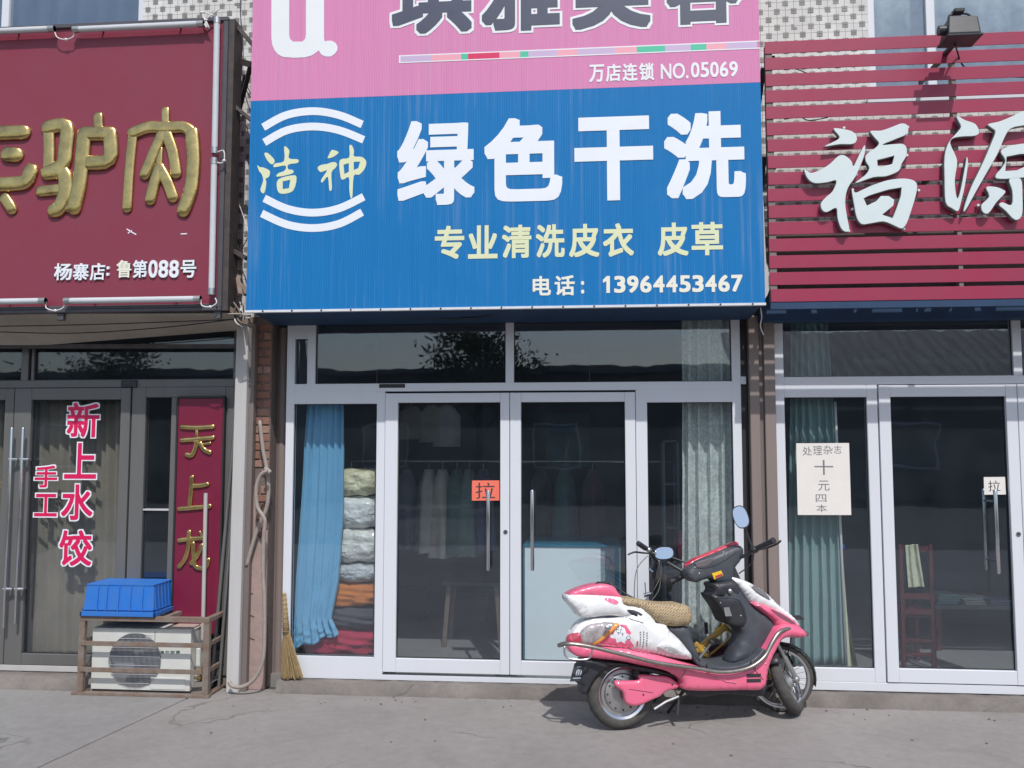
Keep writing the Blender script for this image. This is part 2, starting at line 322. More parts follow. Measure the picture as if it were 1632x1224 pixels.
def seatmat():
    m, n, l, b = _pat('tan_patterned_seat_cover', (0.4, 0.3, 0.16))
    tc = n.new('ShaderNodeTexCoord')
    mp = n.new('ShaderNodeMapping'); mp.inputs['Rotation'].default_value = (R(90), R(0), R(32))
    l.new(tc.outputs['Object'], mp.inputs[0])
    nz = n.new('ShaderNodeTexNoise'); nz.inputs['Scale'].default_value = 9; l.new(mp.outputs[0], nz.inputs[0])
    mxv = n.new('ShaderNodeMixRGB'); mxv.inputs[0].default_value = 0.03; l.new(mp.outputs[0], mxv.inputs[1]); l.new(nz.outputs['Color'], mxv.inputs[2])
    br = n.new('ShaderNodeTexBrick'); br.inputs['Scale'].default_value = 1.0; br.inputs['Brick Width'].default_value = 0.028; br.inputs['Row Height'].default_value = 0.0115
    br.inputs['Mortar Size'].default_value = 0.0024; br.inputs['Mortar Smooth'].default_value = 0.3; br.offset = 0.5
    br.inputs['Color1'].default_value = (0.21, 0.145, 0.085, 1); br.inputs['Color2'].default_value = (0.30, 0.215, 0.125, 1); br.inputs['Mortar'].default_value = (0.44, 0.35, 0.22, 1)
    l.new(mxv.outputs[0], br.inputs[0]); l.new(br.outputs[0], b.inputs['Base Color'])
    b.inputs['Roughness'].default_value = 0.6
    bp = n.new('ShaderNodeBump'); bp.inputs['Strength'].default_value = 0.3; bp.inputs['Distance'].default_value = 0.002
    l.new(br.outputs['Fac'], bp.inputs['Height']); l.new(bp.outputs[0], b.inputs['Normal'])
    return m
M_seat = seatmat()
def plasticbag(name, rgb, rgb2):
    m = mat(name, rgb, 0.32, var=0.7, vscale=11, rgb2=rgb2, coat=0.4)
    n = m.node_tree.nodes; l = m.node_tree.links; b = n['Principled BSDF']
    tc = n.new('ShaderNodeTexCoord')
    nz = n.new('ShaderNodeTexNoise'); nz.inputs['Scale'].default_value = 18; nz.inputs['Distortion'].default_value = 1.2; nz.inputs['Detail'].default_value = 5
    l.new(tc.outputs['Object'], nz.inputs[0])
    bp = n.new('ShaderNodeBump'); bp.inputs['Strength'].default_value = 0.9; bp.inputs['Distance'].default_value = 0.02
    l.new(nz.outputs[0], bp.inputs['Height']); l.new(bp.outputs[0], b.inputs['Normal'])
    return m

# ------------------------------------------------------------------ object helpers
def tag(o, label=None, cat=None, group=None, kind=None):
    if label: o['label'] = label
    if cat: o['category'] = cat
    if group: o['group'] = group
    if kind: o['kind'] = kind
    return o
def thing(name, label, cat, loc=(0, 0, 0), rot=(0, 0, 0), group=None):
    o = bpy.data.objects.new(name, None); col.objects.link(o)
    o.location = loc; o.rotation_euler = rot; o.empty_display_size = 0.1
    return tag(o, label, cat, group)
def worldloc(p):
    v = Vector((0, 0, 0))
    while p is not None:
        v = v + Vector(p.location); p = p.parent
    return v
def link(o, parent=None, local=False):
    col.objects.link(o)
    if parent is not None:
        if not local:
            off = worldloc(parent)
            o.data.transform(Matrix.Translation(-off))
        o.parent = parent
    return o

class MB:
    def __init__(s): s.v = []; s.f = []
    def add(s, vs, fs):
        k = len(s.v); s.v += [tuple(q) for q in vs]; s.f += [tuple(i + k for i in f) for f in fs]; return s
    def box(s, a, b):
        x0, x1 = sorted((a[0], b[0])); y0, y1 = sorted((a[1], b[1])); z0, z1 = sorted((a[2], b[2]))
        vs = [(x0,y0,z0),(x1,y0,z0),(x1,y1,z0),(x0,y1,z0),(x0,y0,z1),(x1,y0,z1),(x1,y1,z1),(x0,y1,z1)]
        return s.add(vs, [(0,3,2,1),(4,5,6,7),(0,1,5,4),(1,2,6,5),(2,3,7,6),(3,0,4,7)])
    def beam(s, a, b, w, h, up=(0, 0, 1)):
        a, b = Vector(a), Vector(b); d = (b - a).normalized(); up = Vector(up)
        if abs(d.dot(up)) > 0.98: up = Vector((0, 1, 0))
        r = d.cross(up).normalized() * w / 2; u = r.cross(d).normalized() * h / 2
        vs = [a-r-u, a+r-u, a+r+u, a-r+u, b-r-u, b+r-u, b+r+u, b-r+u]
        return s.add(vs, [(0,1,2,3),(7,6,5,4),(0,4,5,1),(1,5,6,2),(2,6,7,3),(3,7,4,0)])
    def tube(s, pts, r, n=10, flat=None, closed=False, sq=1):
        """r may be a number or one per point; flat=(axis, k) squashes the section along an axis"""
        pts = [Vector(p) for p in pts]; m = len(pts)
        rs = r if isinstance(r, (list, tuple)) else [r] * m
        t = []
        for i in range(m):
            if closed: d = pts[(i + 1) % m] - pts[i - 1]
            else: d = pts[min(i + 1, m - 1)] - pts[max(i - 1, 0)]
            t.append(d.normalized())
        ref = Vector((0, 0, 1)) if abs(t[0].z) < 0.9 else Vector((0, 1, 0))
        nrm = (ref - t[0] * ref.dot(t[0])).normalized()
        k = len(s.v)
        for i in range(m):
            nrm = (nrm - t[i] * nrm.dot(t[i])).normalized(); bn = t[i].cross(nrm)
            for j in range(n):
                a = 2 * math.pi * j / n
                ca_, sa_ = math.cos(a), math.sin(a)
                if sq != 1: ca_, sa_ = math.copysign(abs(ca_)**sq, ca_), math.copysign(abs(sa_)**sq, sa_)
                o = (nrm * ca_ + bn * sa_) * rs[i]
                if flat: o = Vector([o[q] * (flat[1] if q == flat[0] else 1) for q in range(3)])
                s.v.append(tuple(pts[i] + o))
        for i in range(m if closed else m - 1):
            i2 = (i + 1) % m
            for j in range(n):
                j2 = (j + 1) % n
                s.f.append((k + i*n + j, k + i*n + j2, k + i2*n + j2, k + i2*n + j))
        if not closed:
            s.f.append(tuple(k + j for j in reversed(range(n)))); s.f.append(tuple(k + (m-1)*n + j for j in range(n)))
        return s
    def cap_tube(s, pts, r, n=12, flat=None, sq=1):
        """tube with rounded ends"""
        pts = [Vector(p) for p in pts]
        d0 = (pts[0] - pts[1]).normalized(); d1 = (pts[-1] - pts[-2]).normalized()
        P2, R2 = [], []
        for a in (80, 55, 30):
            P2.append(pts[0] + d0 * r * math.sin(R(a))); R2.append(r * math.cos(R(a)))
        for p in pts: P2.append(p); R2.append(r)
        for a in (30, 55, 80):
            P2.append(pts[-1] + d1 * r * math.sin(R(a))); R2.append(r * math.cos(R(a)))
        return s.tube(P2, R2, n, flat, sq=sq)
    def ell(s, c, rad, nu=16, nv=10, fn=None):
        c = Vector(c); k = len(s.v)
        for i in range(nv + 1):
            th = math.pi * i / nv
            for j in range(nu):
                ph = 2 * math.pi * j / nu
                d = Vector((math.sin(th) * math.cos(ph), math.sin(th) * math.sin(ph), math.cos(th)))
                q = fn(d) if fn else 1.0
                s.v.append((c.x + d.x * rad[0] * q, c.y + d.y * rad[1] * q, c.z + d.z * rad[2] * q))
        for i in range(nv):
            for j in range(nu):
                j2 = (j + 1) % nu
                s.f.append((k + i*nu + j, k + (i+1)*nu + j, k + (i+1)*nu + j2, k + i*nu + j2))
        return s
    def prism(s, poly, y0, y1, holes=()):
        """poly in (x, z); solid between y0 (front) and y1 (back)"""
        vs = [Vector((p[0], p[1])) for p in poly]; edges = []; n0 = len(vs)
        loops = [list(range(n0))]
        for h in holes:
            k = len(vs); vs += [Vector((p[0], p[1])) for p in h]; loops.append(list(range(k, k + len(h))))
        for lp in loops: edges += [(lp[i], lp[(i+1) % len(lp)]) for i in range(len(lp))]
        ov, oe, of, *_ = delaunay_2d_cdt(vs, edges, [], 0, 1e-7)
        k = len(s.v); n = len(ov)
        s.v += [(p.x, y0, p.y) for p in ov] + [(p.x, y1, p.y) for p in ov]
        cnt = {}
        for f in of:
            cx = sum(ov[i].x for i in f) / len(f); cz = sum(ov[i].y for i in f) / len(f)
            if not inside((cx, cz), poly) or any(inside((cx, cz), h) for h in holes): continue
            s.f.append(tuple(k + i for i in f)); s.f.append(tuple(k + n + i for i in reversed(f)))
            for i in range(len(f)):
                e = (f[i], f[(i+1) % len(f)]); cnt[e] = 1
        for (a, b) in cnt:
            if (b, a) not in cnt: s.f.append((k + b, k + a, k + n + a, k + n + b))
        return s
    def build(s, name, m, parent=None, smooth=False, bevel=0.0, local=False, label=None, sub=0, seg=1):
        me = bpy.data.meshes.new(name)
        me.from_pydata([tuple(q) for q in s.v], [], s.f); me.update()
        bm = bmesh.new(); bm.from_mesh(me); bmesh.ops.recalc_face_normals(bm, faces=bm.faces); bm.to_mesh(me); bm.free()
        me.materials.append(m)
        if smooth:
            for p in me.polygons: p.use_smooth = True
        o = bpy.data.objects.new(name, me); link(o, parent, local)
        if smooth == 'auto':
            for e in me.polygons: e.use_smooth = True
            me.set_sharp_from_angle(angle=R(38))
        if bevel > 0:
            b = o.modifiers.new('b', 'BEVEL'); b.width = bevel; b.segments = seg; b.limit_method = 'ANGLE'
        if sub:
            q = o.modifiers.new('s', 'SUBSURF'); q.levels = q.render_levels = sub
        if label: o['label'] = label
        return o

def inside(p, poly):
    x, y = p; c = False; n = len(poly); j = n - 1
    for i in range(n):
        xi, yi = poly[i][0], poly[i][1]; xj, yj = poly[j][0], poly[j][1]
        if (yi > y) != (yj > y) and x < (xj - xi) * (y - yi) / (yj - yi) + xi: c = not c
        j = i
    return c
def smoothloop(pts, k=4, closed=True):
    out = []; n = len(pts)
    rng = range(n if closed else n - 1)
    for i in rng:
        if closed: p0, p1, p2, p3 = pts[i-1], pts[i], pts[(i+1) % n], pts[(i+2) % n]
        else: p0, p1, p2, p3 = pts[max(i-1, 0)], pts[i], pts[i+1], pts[min(i+2, n-1)]
        for j in range(k):
            t = j / k
            out.append(tuple(0.5 * (2*b + (c - a)*t + (2*a - 5*b + 4*c - d)*t*t + (3*b - a - 3*c + d)*t**3) for a, b, c, d in zip(p0, p1, p2, p3)))
    if not closed: out.append(tuple(pts[-1]))
    return out
def segdist(p, a, b):
    ax, ay = a; bx, by = b; dx, dy = bx - ax, by - ay; L = dx*dx + dy*dy
    t = 0 if L == 0 else max(0, min(1, ((p[0]-ax)*dx + (p[1]-ay)*dy) / L))
    return math.hypot(p[0] - ax - dx*t, p[1] - ay - dy*t)
def inflate(mb, poly, W, r, w0=0.0, k=3, flatside=False, fn=None, cell=None):
    """solid pillow: poly in local (u, z), half width W reached r inside the outline, centred on lateral w0"""
    pl = smoothloop(poly, k) if k > 1 else list(poly)
    n = len(pl); pts = [Vector(p) for p in pl]; dist = [0.0] * n
    def D(p): return min(segdist(p, pl[i], pl[(i+1) % n]) for i in range(n))
    area = 0.5 * sum(pl[i][0]*pl[(i+1) % n][1] - pl[(i+1) % n][0]*pl[i][1] for i in range(n))
    sg = 1 if area > 0 else -1
    for q in (0.06, 0.25, 0.6, 1.0):
        for i in range(n):
            a, b = pl[i-1], pl[(i+1) % n]; tx, ty = b[0]-a[0], b[1]-a[1]; L = math.hypot(tx, ty) or 1
            p = (pl[i][0] - sg*ty/L*r*q, pl[i][1] + sg*tx/L*r*q)
            if inside(p, pl):
                d = D(p)
                if d > 0.93 * r * q: pts.append(Vector(p)); dist.append(d)
    xs = [p[0] for p in pl]; zs = [p[1] for p in pl]
    c = cell or max(0.012, min(max(xs)-min(xs), max(zs)-min(zs)) / 9)
    x = min(xs) + c/2
    while x < max(xs):
        z = min(zs) + c/2
        while z < max(zs):
            if inside((x, z), pl):
                d = D((x, z))
                if d > 0.35*r and d > 0.3*c:
                    if all((abs(d - r*q) > c*0.3) for q in (0.6, 1.0)): pts.append(Vector((x, z))); dist.append(d)
            z += c
        x += c
    ov, oe, of, orig, *_ = delaunay_2d_cdt(pts, [(i, (i+1) % n) for i in range(n)], [], 0, 1e-6)
    kf = len(mb.v); m = len(ov); bnd = set()
    H = []
    for i, p in enumerate(ov):
        ids = orig[i]; on = any(q < n for q in ids)
        d = 0 if on else D((p.x, p.y))
        t = min(d / r, 1.0); h = W * math.sqrt(max(0, 1 - (1 - t)**2))
        ww = fn(p.x, p.y) if fn else 1.0
        H.append((h * ww, on))
    for i, p in enumerate(ov): mb.v.append((p.x, w0 - H[i][0], p.y))
    back = {}
    for i, p in enumerate(ov):
        if H[i][1]: back[i] = kf + i
        else:
            back[i] = len(mb.v); mb.v.append((p.x, w0 + (0.15*H[i][0] if flatside else H[i][0]), p.y))
    for f in of:
        cx = sum(ov[i].x for i in f)/3; cz = sum(ov[i].y for i in f)/3
        if not inside((cx, cz), pl): continue
        mb.f.append(tuple(kf + i for i in f)); mb.f.append(tuple(back[i] for i in reversed(f)))
    return mb

# lettering ---------------------------------------------------------------
def glyph(name, text, m, parent, box, Y, depth=0.002, bold=0.0, bevel=0.0, shear=0.0, keep_aspect=False):
    """text fitted to the world rectangle box = (x0, x1, z0, z1), its face at Y - depth"""
    c = bpy.data.curves.new('t', 'FONT'); c.body = text; c.size = 1.0
    c.extrude = 0.0; c.offset = bold; c.resolution_u = 4; c.fill_mode = 'FRONT' if depth == 0 else 'BOTH'
    c.extrude = 0.05; c.shear = shear; c.offset = 0.0
    if bevel: c.bevel_depth = bevel; c.bevel_resolution = 2
    o = bpy.data.objects.new('t', c); col.objects.link(o)
    dg = bpy.context.evaluated_depsgraph_get(); dg.update()
    me = bpy.data.meshes.new_from_object(o.evaluated_get(dg))
    bpy.data.objects.remove(o)
    if not me.vertices: return None
    V = [tuple(v.co) for v in me.vertices]; F = [tuple(p.vertices) for p in me.polygons]
    vs, fs = [], []
    shifts = [(0, 0)]
    if bold > 0:
        q = tuple(i/4.5-1 for i in range(10)) if bold > 0.03 else (-1, -0.33, 0.33, 1)
        bb = bold*0.92
        shifts += [(a*bb, b*bb) for a in q for b in q if max(abs(a), abs(b)) > 0.999]
        if bold > 0.045: shifts += [(a*bb*.5, b*bb*.5) for a in (-1, 1) for b in (-1, 1)]
    for k, (dx, dy) in enumerate(shifts):
        q = len(vs); vs += [(x+dx, y+dy, z, k) for x, y, z in V]; fs += [tuple(i+q for i in f) for f in F]
    x0, x1 = min(v[0] for v in vs), max(v[0] for v in vs); y0, y1 = min(v[1] for v in vs), max(v[1] for v in vs)
    sx = (box[1]-box[0])/(x1-x0); sz = (box[3]-box[2])/(y1-y0)
    me2 = bpy.data.meshes.new(name)
    me2.from_pydata([(box[0]+(x-x0)*sx, Y-(depth if z > 0 else 0)-k*2.5e-5, box[2]+(y-y0)*sz) for x, y, z, k in vs], [], fs)
    bpy.data.meshes.remove(me); me2.materials.append(m); me2.update()
    ob = bpy.data.objects.new(name, me2); link(ob, parent)
    return ob
def pxbox(x0, y0, x1, y1, Y):
    a = P((x0+x1)/2, (y0+y1)/2, Y)
    l_, r_ = P(x0, (y0+y1)/2, Y), P(x1, (y0+y1)/2, Y); t, b = P((x0+x1)/2, y0, Y), P((x0+x1)/2, y1, Y)
    return (l_.x, r_.x, b.z, t.z)
def pg(name, text, m, parent, px, Y, depth=0.002, bold=0.0, pad=0.0, **kw):
    bx = pxbox(*px, Y)
    if pad: bx = (bx[0]-pad, bx[1]+pad, bx[2]-pad, bx[3]+pad)
    return glyph(name, text, m, parent, bx, Y, depth, bold, **kw)
def tr(pts, org, s): return [(org[0] + x/s, org[1] + y/s) for x, y in pts]
def onplane(pts, Y): return [(P(x, y, Y).x, P(x, y, Y).z) for x, y in pts]
# ------------------------------------------------------------------ ground
FY = -0.03
g = MB().add([(-60,-60,-0.012),(60,-60,-0.012),(60,40,-0.012),(-60,40,-0.012)], [(0,1,2,3)]).build('street', M_street); tag(g, 'dark grey street surface running on behind the viewer', kind='structure')
# forecourt slabs: joint seen running from the lower left towards the cage
ja, jb = G(62, 1222), G(330, 1098)
jd = (jb - ja); jd /= jd.y
def jx(y, off=0): return ja.x + jd.x * (y - ja.y) + off
def slab(name, poly, m, lab):
    mb = MB(); n = len(poly)
    N = 40
    mb.add([(x, y, 0.0) for x, y in poly] + [(x, y, -0.08) for x, y in poly], [tuple(range(n)), tuple(reversed(range(n, 2*n)))] + [(i, i+n, (i+1) % n + n, (i+1) % n) for i in range(n)])
    o = mb.build(name, m, bevel=0.004); tag(o, lab, kind='structure'); return o
YF = -9.0
slab('concrete_forecourt', [(-9, YF), (jx(YF, -0.007), YF), (jx(-0.05, -0.007), -0.05), (-9, -0.05)], M_conc_l, 'pale grey concrete slab at the left of the slanting joint')
slab('concrete_forecourt', [(jx(YF, 0.007), YF), (9, YF), (9, -0.05), (jx(-0.05, 0.007), -0.05)], M_conc_r, 'brownish concrete slab in front of the dry cleaner')
# low rough step under the shopfronts
def stepmesh(x0, x1, z, y0, seed):
    mb = MB(); nx = int((x1-x0)/0.05); rnd = random.Random(seed)
    for i in range(nx+1):
        x = x0 + (x1-x0)*i/nx; j = rnd.uniform(-0.008, 0.008); j2 = rnd.uniform(-0.006, 0.004)
        mb.v += [(x, y0 - 0.03 + j, -0.01), (x, y0 + j, z + j2), (x, 0.05, z), (x, 0.05, -0.01)]
    for i in range(nx):
        k = i*4
        for a in range(3): mb.f.append((k+a, k+4+a, k+5+a, k+1+a))
    return mb
zc0 = Z(1083, 612, FY)
o = stepmesh(-5.2, X(362), zc0 - 0.004, -0.20, 1).build('concrete_step', M_step, smooth=True); tag(o, 'low rough concrete step below the dumpling shop doors', kind='structure')
o = stepmesh(X(455), 5.6, zc0 - 0.004, -0.13, 2).build('concrete_step', M_step, smooth=True); tag(o, 'low crumbling concrete step below the two white shopfronts', kind='structure')

# ------------------------------------------------------------------ building
B = thing('shop_building', 'row of shops with white mosaic tiled upper wall behind the signs', 'building', (0, 0, 0))
ZT = 2.66      # top of the shopfronts
ZTOP = 6.4
xl0, xl1 = X(-260, 20, 0), X(228, 20, 0)
zlb = Z(62, 100, 0)
xr0, xr1 = X(1385, 80, 0), X(1790, 80, 0); zrb = Z(157, 1430, 0)
# wall with two window openings
wall = MB().prism([(-6.5, ZT), (6.5, ZT), (6.5, ZTOP), (-6.5, ZTOP)], 0.0, 0.24,
                  holes=[[(xl0, zlb), (xl1, zlb), (xl1, zlb+1.5), (xl0, zlb+1.5)], [(xr0, zrb), (xr1, zrb), (xr1, zrb+1.5), (xr0, zrb+1.5)]])
wall.build('upper_wall', tile_wall_mat(), B)
mb = MB(); rnd = random.Random(5)
i0, i1 = int(-4.2/TP), int(4.2/TP)
for j in range(0, 40):
    for i in range(i0, i1):
        cx = (i + (0.5 if j % 2 else 0)) * TP; cz = 3.0 + j * TP/2
        if cz > 5.3 or (xl0 - .03 < cx < xl1 + .03 and cz > zlb - .03) or (xr0 - .03 < cx < xr1 + .03 and cz > zrb - .03): continue
        if X(425, 250, 0) < cx < X(1185, 250, 0): continue
        for a in (-1, 1):
            for b in (-1, 1):
                if rnd.random() < 0.03: continue
                d = rnd.uniform(0.0015, 0.003); s = TP*0.078
                x, z = cx + a*TP*0.088, cz + b*TP*0.088
                mb.box((x-s, -d, z-s), (x+s, 0.002, z+s))
tag(mb.build('mosaic_tile', M_tile_dk, B), kind='stuff')
MB().box((-6.6, -0.35, ZTOP), (6.6, 4.2, ZTOP+0.14)).build('roof_slab', M_conc_l, B)
for k, (a, b) in enumerate(((-6.5, -6.3), (6.3, 6.5))): MB().box((a, 0.241, 0), (b, 4.1, ZTOP-0.002)).build('end_wall', M_plaster, B)
MB().box((-6.3, 3.9, 0), (6.3, 4.1, ZTOP-0.002)).build('back_wall', M_plaster, B)
# rooms: three ground floor shops and a floor slab above
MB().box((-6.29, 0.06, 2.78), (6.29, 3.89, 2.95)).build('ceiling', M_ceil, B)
f = MB().box((-6.29, 0.05, -0.05), (6.29, 3.89, zc0)).build('shop_floor', M_roomfloor); tag(f, 'pale tiled floor inside the shops', kind='structure')
xp0, xp1 = X(395), X(432)       # brick pier
xq0, xq1 = X(1186), X(1238)     # brown pier
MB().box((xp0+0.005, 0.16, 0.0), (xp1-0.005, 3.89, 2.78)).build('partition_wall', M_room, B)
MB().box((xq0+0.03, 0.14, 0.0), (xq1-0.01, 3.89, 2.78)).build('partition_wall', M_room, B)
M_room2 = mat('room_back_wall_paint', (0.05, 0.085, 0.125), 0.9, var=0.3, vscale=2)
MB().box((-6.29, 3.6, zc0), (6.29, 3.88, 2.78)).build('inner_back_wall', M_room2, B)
# brown band behind the slatted sign
MB().box((X(1218), -0.02, 2.66), (5.6, -0.003, Z(372, 1400, 0))).build('wall_band', M_brownband, B)

def window(name_, x0, x1, z0, z1, mull, y=0.05, cur=None):
    fr = MB(); t = 0.05
    fr.box((x0, y-0.03, z0), (x1, y+0.03, z0+t)).box((x0, y-0.03, z1-t), (x1, y+0.03, z1))
    fr.box((x0, y-0.029, z0+t), (x0+t, y+0.029, z1-t)).box((x1-t, y-0.029, z0+t), (x1, y+0.029, z1-t))
    for mx in mull: fr.box((mx-0.03, y-0.028, z0+t), (mx+0.03, y+0.028, z1-t))
    f = fr.build('window', M_white, B, bevel=0.003)
    e = [x0+t] + [v for mx in mull for v in (mx-0.03, mx+0.03)] + [x1-t]
    for i in range(0, len(e), 2):
        MB().box((e[i]+0.001, y-0.003, z0+t+0.001), (e[i+1]-0.001, y+0.003, z1-t-0.001)).build('pane', M_up_glass, f)
    s = MB().box((x0-0.03, -0.03, z0-0.035), (x1+0.03, 0.02, z0-0.002)).build('sill', M_white, f, bevel=0.003)
    # net curtain behind
    cb = MB(); n = int((x1-x0)/0.03)
    for i in range(n+1):
        x = x0 + t + (x1-x0-2*t)*i/n; yy = 0.16 + 0.02*math.sin(x*38) + 0.012*math.sin(x*17)
        cb.v += [(x, yy, z0+0.02), (x, yy, z1-0.02)]
    for i in range(n): cb.f.append((2*i, 2*i+2, 2*i+3, 2*i+1))
    c = cb.build('curtain', cur or M_cur_net, f, smooth=True); sd = c.modifiers.new('s', 'SOLIDIFY'); sd.thickness = 0.003
M_cur_net = mat('leaf_print_curtain', (0.52, 0.56, 0.52), 0.9, var=0.9, vscale=5.5, rgb2=(0.14, 0.19, 0.20))
M_cur_dk = mat('slate_blue_curtain', (0.16, 0.22, 0.27), 0.9, var=0.5, vscale=3)
window('l', xl0, xl1, zlb, zlb+1.5, [X(5, 20, 0)], cur=M_cur_dk)
window('r', xr0, xr1, zrb, zrb+1.5, [X(1486, 60, 0)])

# ------------------------------------------------------------------ shopfronts
def bars(lst, y0=-0.03, y1=0.03):
    mb = MB()
    for x0, x1, z0, z1 in lst: mb.box((x0, y0, z0), (x1, y1, z1))
    return mb
def bar_handle(parent, x, za, zb, m=M_chrome, ys=(-1,), r=0.013):
    for s in ys:
        y = FY - 0.055 if s < 0 else 0.09
        mb = MB().cap_tube([(x, y, za), (x, y, zb)], r, 12)
        for z in (za + 0.07*(1 if zb > za else -1), zb - 0.07): mb.tube([(x, y, z), (x, -s*0.0, z)], r*0.6, 8)
        mb.build('handle', m, parent, smooth='auto')
def lock(parent, x, z):
    mb = MB().tube([(x, FY-0.012, z), (x, FY+0.005, z)], 0.016, 14); mb.build('lock', M_chrome, parent, smooth='auto')
    MB().tube([(x, FY-0.015, z), (x, FY-0.0125, z)], 0.007, 10).build('keyhole', M_black, parent)
def pane(parent, x0, x1, z0, z1, m=M_glass, y=0.0):
    MB().box((x0+0.001, y-0.003, z0+0.001), (x1-0.001, y+0.003, z1-0.001)).build('pane', m, parent)
    t = 0.006
    gb = bars([(x0, x1, z0, z0+t), (x0, x1, z1-t, z1), (x0, x0+t, z0+t, z1-t), (x1-t, x1, z0+t, z1-t)], -0.012, -0.0035)
    gb.build('gasket', M_gasket, parent)
def door(parent, x0, x1, z0, z1, gx0, gx1, gz0, gz1, m=M_white, y0=-0.038, y1=0.012, glassm=None):
    d = bars([(x0, gx0, z0, z1), (gx1, x1, z0, z1)], y0, y1)
    d.box((gx0, y0+0.002, z0), (gx1, y1-0.002, gz0)).box((gx0, y0+0.002, gz1), (gx1, y1-0.002, z1))
    d = d.build('door', m, parent, bevel=0.0025)
    pane(d, gx0, gx1, gz0, gz1, glassm or M_glass)
    return d

# --- dry cleaner (centre)
S = thing('shopfront', 'white framed dry cleaner shopfront with double glass doors under the blue sign', 'shopfront', (X(820), 0, zc0))
xa, xb = X(454.5), X(467); xA, xB = X(600), X(613.6)
d1a, d1b, d1c, d1d = X(613.8), X(634), X(798), X(812.6)
d2a, d2b, d2c, d2d = X(813.6), X(831), X(997.5), X(1014)
e0, e1, e2, e3 = X(1014.5), X(1033), X(1170), X(1184)
zs0 = zc0; zs1 = Z(1074.5, 560, FY); zg0 = Z(1047, 560, FY); zg1 = Z(643.5, 560, FY); zh0 = Z(624.5, 500, FY); zh1 = Z(612, 500, FY)
dz0 = Z(1070.5, 612, FY); dz1 = Z(627.5, 700, FY)+0.004; dg0 = Z(1051, 720, FY); dg1 = Z(641.5, 720, FY)
fr = [(xa, xb, zs0, ZT), (e2, e3, zs0, ZT), (xb, e2, zh0, zh1), (xb, e2, ZT-0.045, ZT), (xa+0.0, e3, zs0-0.002, zs0)]
fr += [(xb, e2, zs0, zs1)]
fr += [(xA, xB-0.002, zs1, zh0), (e0+0.002, e1, zs1, zh0)]
fr += [(xb, xA, zs1, zg0), (e1, e2, zs1, zg0), (xb, xA, zg1, zh0), (e1, e2, zg1, zh0)]
mu0, mu1 = X(806.5, 560), X(819.5, 560)
ma0, ma1 = X(492, 575), X(504.5, 575)
fr += [(mu0, mu1, zh1, ZT-0.045), (ma0, ma1, zh1, ZT-0.045)]
lz = Z(540, 480, FY)
fr += [(xb, ma0, lz, ZT-0.045)]
bars(fr).build('frame', M_white, S, bevel=0.003)
pane(S, xb, xA, zg0, zg1); pane(S, e1, e2, zg0, zg1)
pane(S, xb+0.01, ma0-0.0, zh1, lz, M_glass_dark); pane(S, ma1, mu0, zh1, ZT-0.045); pane(S, mu1, e2, zh1, ZT-0.045)
v = MB().box((X(606, 612), FY-0.004, Z(618, 628, FY)), (X(647, 612), FY-0.0005, Z(612, 628, FY))); v.build('vent_slot', M_gasket, S)
DR1 = door(S, d1a, d1d, dz0, dz1, d1b, d1c, dg0, dg1)
DR2 = door(S, d2a, d2d, dz0, dz1, d2b, d2c, dg0, dg1)
bar_handle(DR1, X(778, 845, -0.08), Z(907, 778, -0.08), Z(783, 778, -0.08))
bar_handle(DR2, X(848.5, 845, -0.08), Z(907, 848, -0.08), Z(783, 848, -0.08))
lock(DR1, X(806.5), Z(847.5, 806, FY))
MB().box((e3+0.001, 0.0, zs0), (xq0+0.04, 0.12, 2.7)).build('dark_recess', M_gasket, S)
MB().box((e3+0.001, FY+0.01, Z(612, 1190, FY)), (xq0+0.03, -0.001, Z(600, 1190, FY))).build('frame', M_white, S)

# --- right shop
S3 = thing('shopfront', 'white framed bookshop front with a paper notice under the slatted sign', 'shopfront', (X(1430), 0, zc0))
ra, rb = X(1238.5), X(1253.5); rA, rB = X(1385.5), X(1403.5)
r1a, r1b, r1c, r1d = X(1404.5), X(1423), X(1608), X(1626)
rz1 = Z(1086.5, 1330, FY); rg0 = Z(1064.5, 1330, FY); rg1 = Z(633, 1330, FY); rh0 = Z(612.5, 1430, FY); rh1 = Z(599.5, 1430, FY)
rdz0 = Z(1087, 1412, FY); rdz1 = Z(612.8, 1500, FY)-0.0; rdg0 = Z(1067, 1500, FY); rdg1 = Z(632, 1500, FY)
r2a, r2b, r2c, r2d = r1d+0.004, r1d+0.085, r1d+0.9, r1d+0.98
rE0, rE1 = r2d+0.004, r2d+0.9
fr = [(ra, rb, zs0, ZT), (rb, rE1, rh0, rh1), (rb, rE1, ZT-0.045, ZT), (rb, rE1, zs0, rz1), (rA, rB-0.003, rz1, rh0), (rb, rA, rz1, rg0), (rb, rA, rg1, rh0), (rE1, rE1+0.07, zs0, ZT), (rE0, rE0+0.08, rz1, rh0)]
rm0, rm1 = X(1611, 560), X(1625, 560)
fr += [(rm0, rm1, rh1, ZT-0.045)]
bars(fr).build('frame', M_white, S3, bevel=0.003)
pane(S3, rb, rA, rg0, rg1); pane(S3, rb, rm0, rh1, ZT-0.045); pane(S3, rm1, rE1, rh1, ZT-0.045); pane(S3, rE0+0.08, rE1, rz1, rh0)
DR3 = door(S3, r1a, r1d, rdz0, rdz1-0.003, r1b, r1c, rdg0, rdg1)
DR4 = door(S3, r2a, r2d, rdz0, rdz1-0.003, r2b, r2c, rdg0, rdg1)
bar_handle(DR3, X(1588, 845, -0.08), Z(912, 1590, -0.08), Z(783, 1590, -0.08), ys=(-1, 1))
lock(DR3, X(1618.5), Z(851, 1618, FY))
MB().box((rE1+0.071, 0.0, 0.0), (6.3, 0.2, ZT-0.001)).build('end_pier', M_plaster, B)
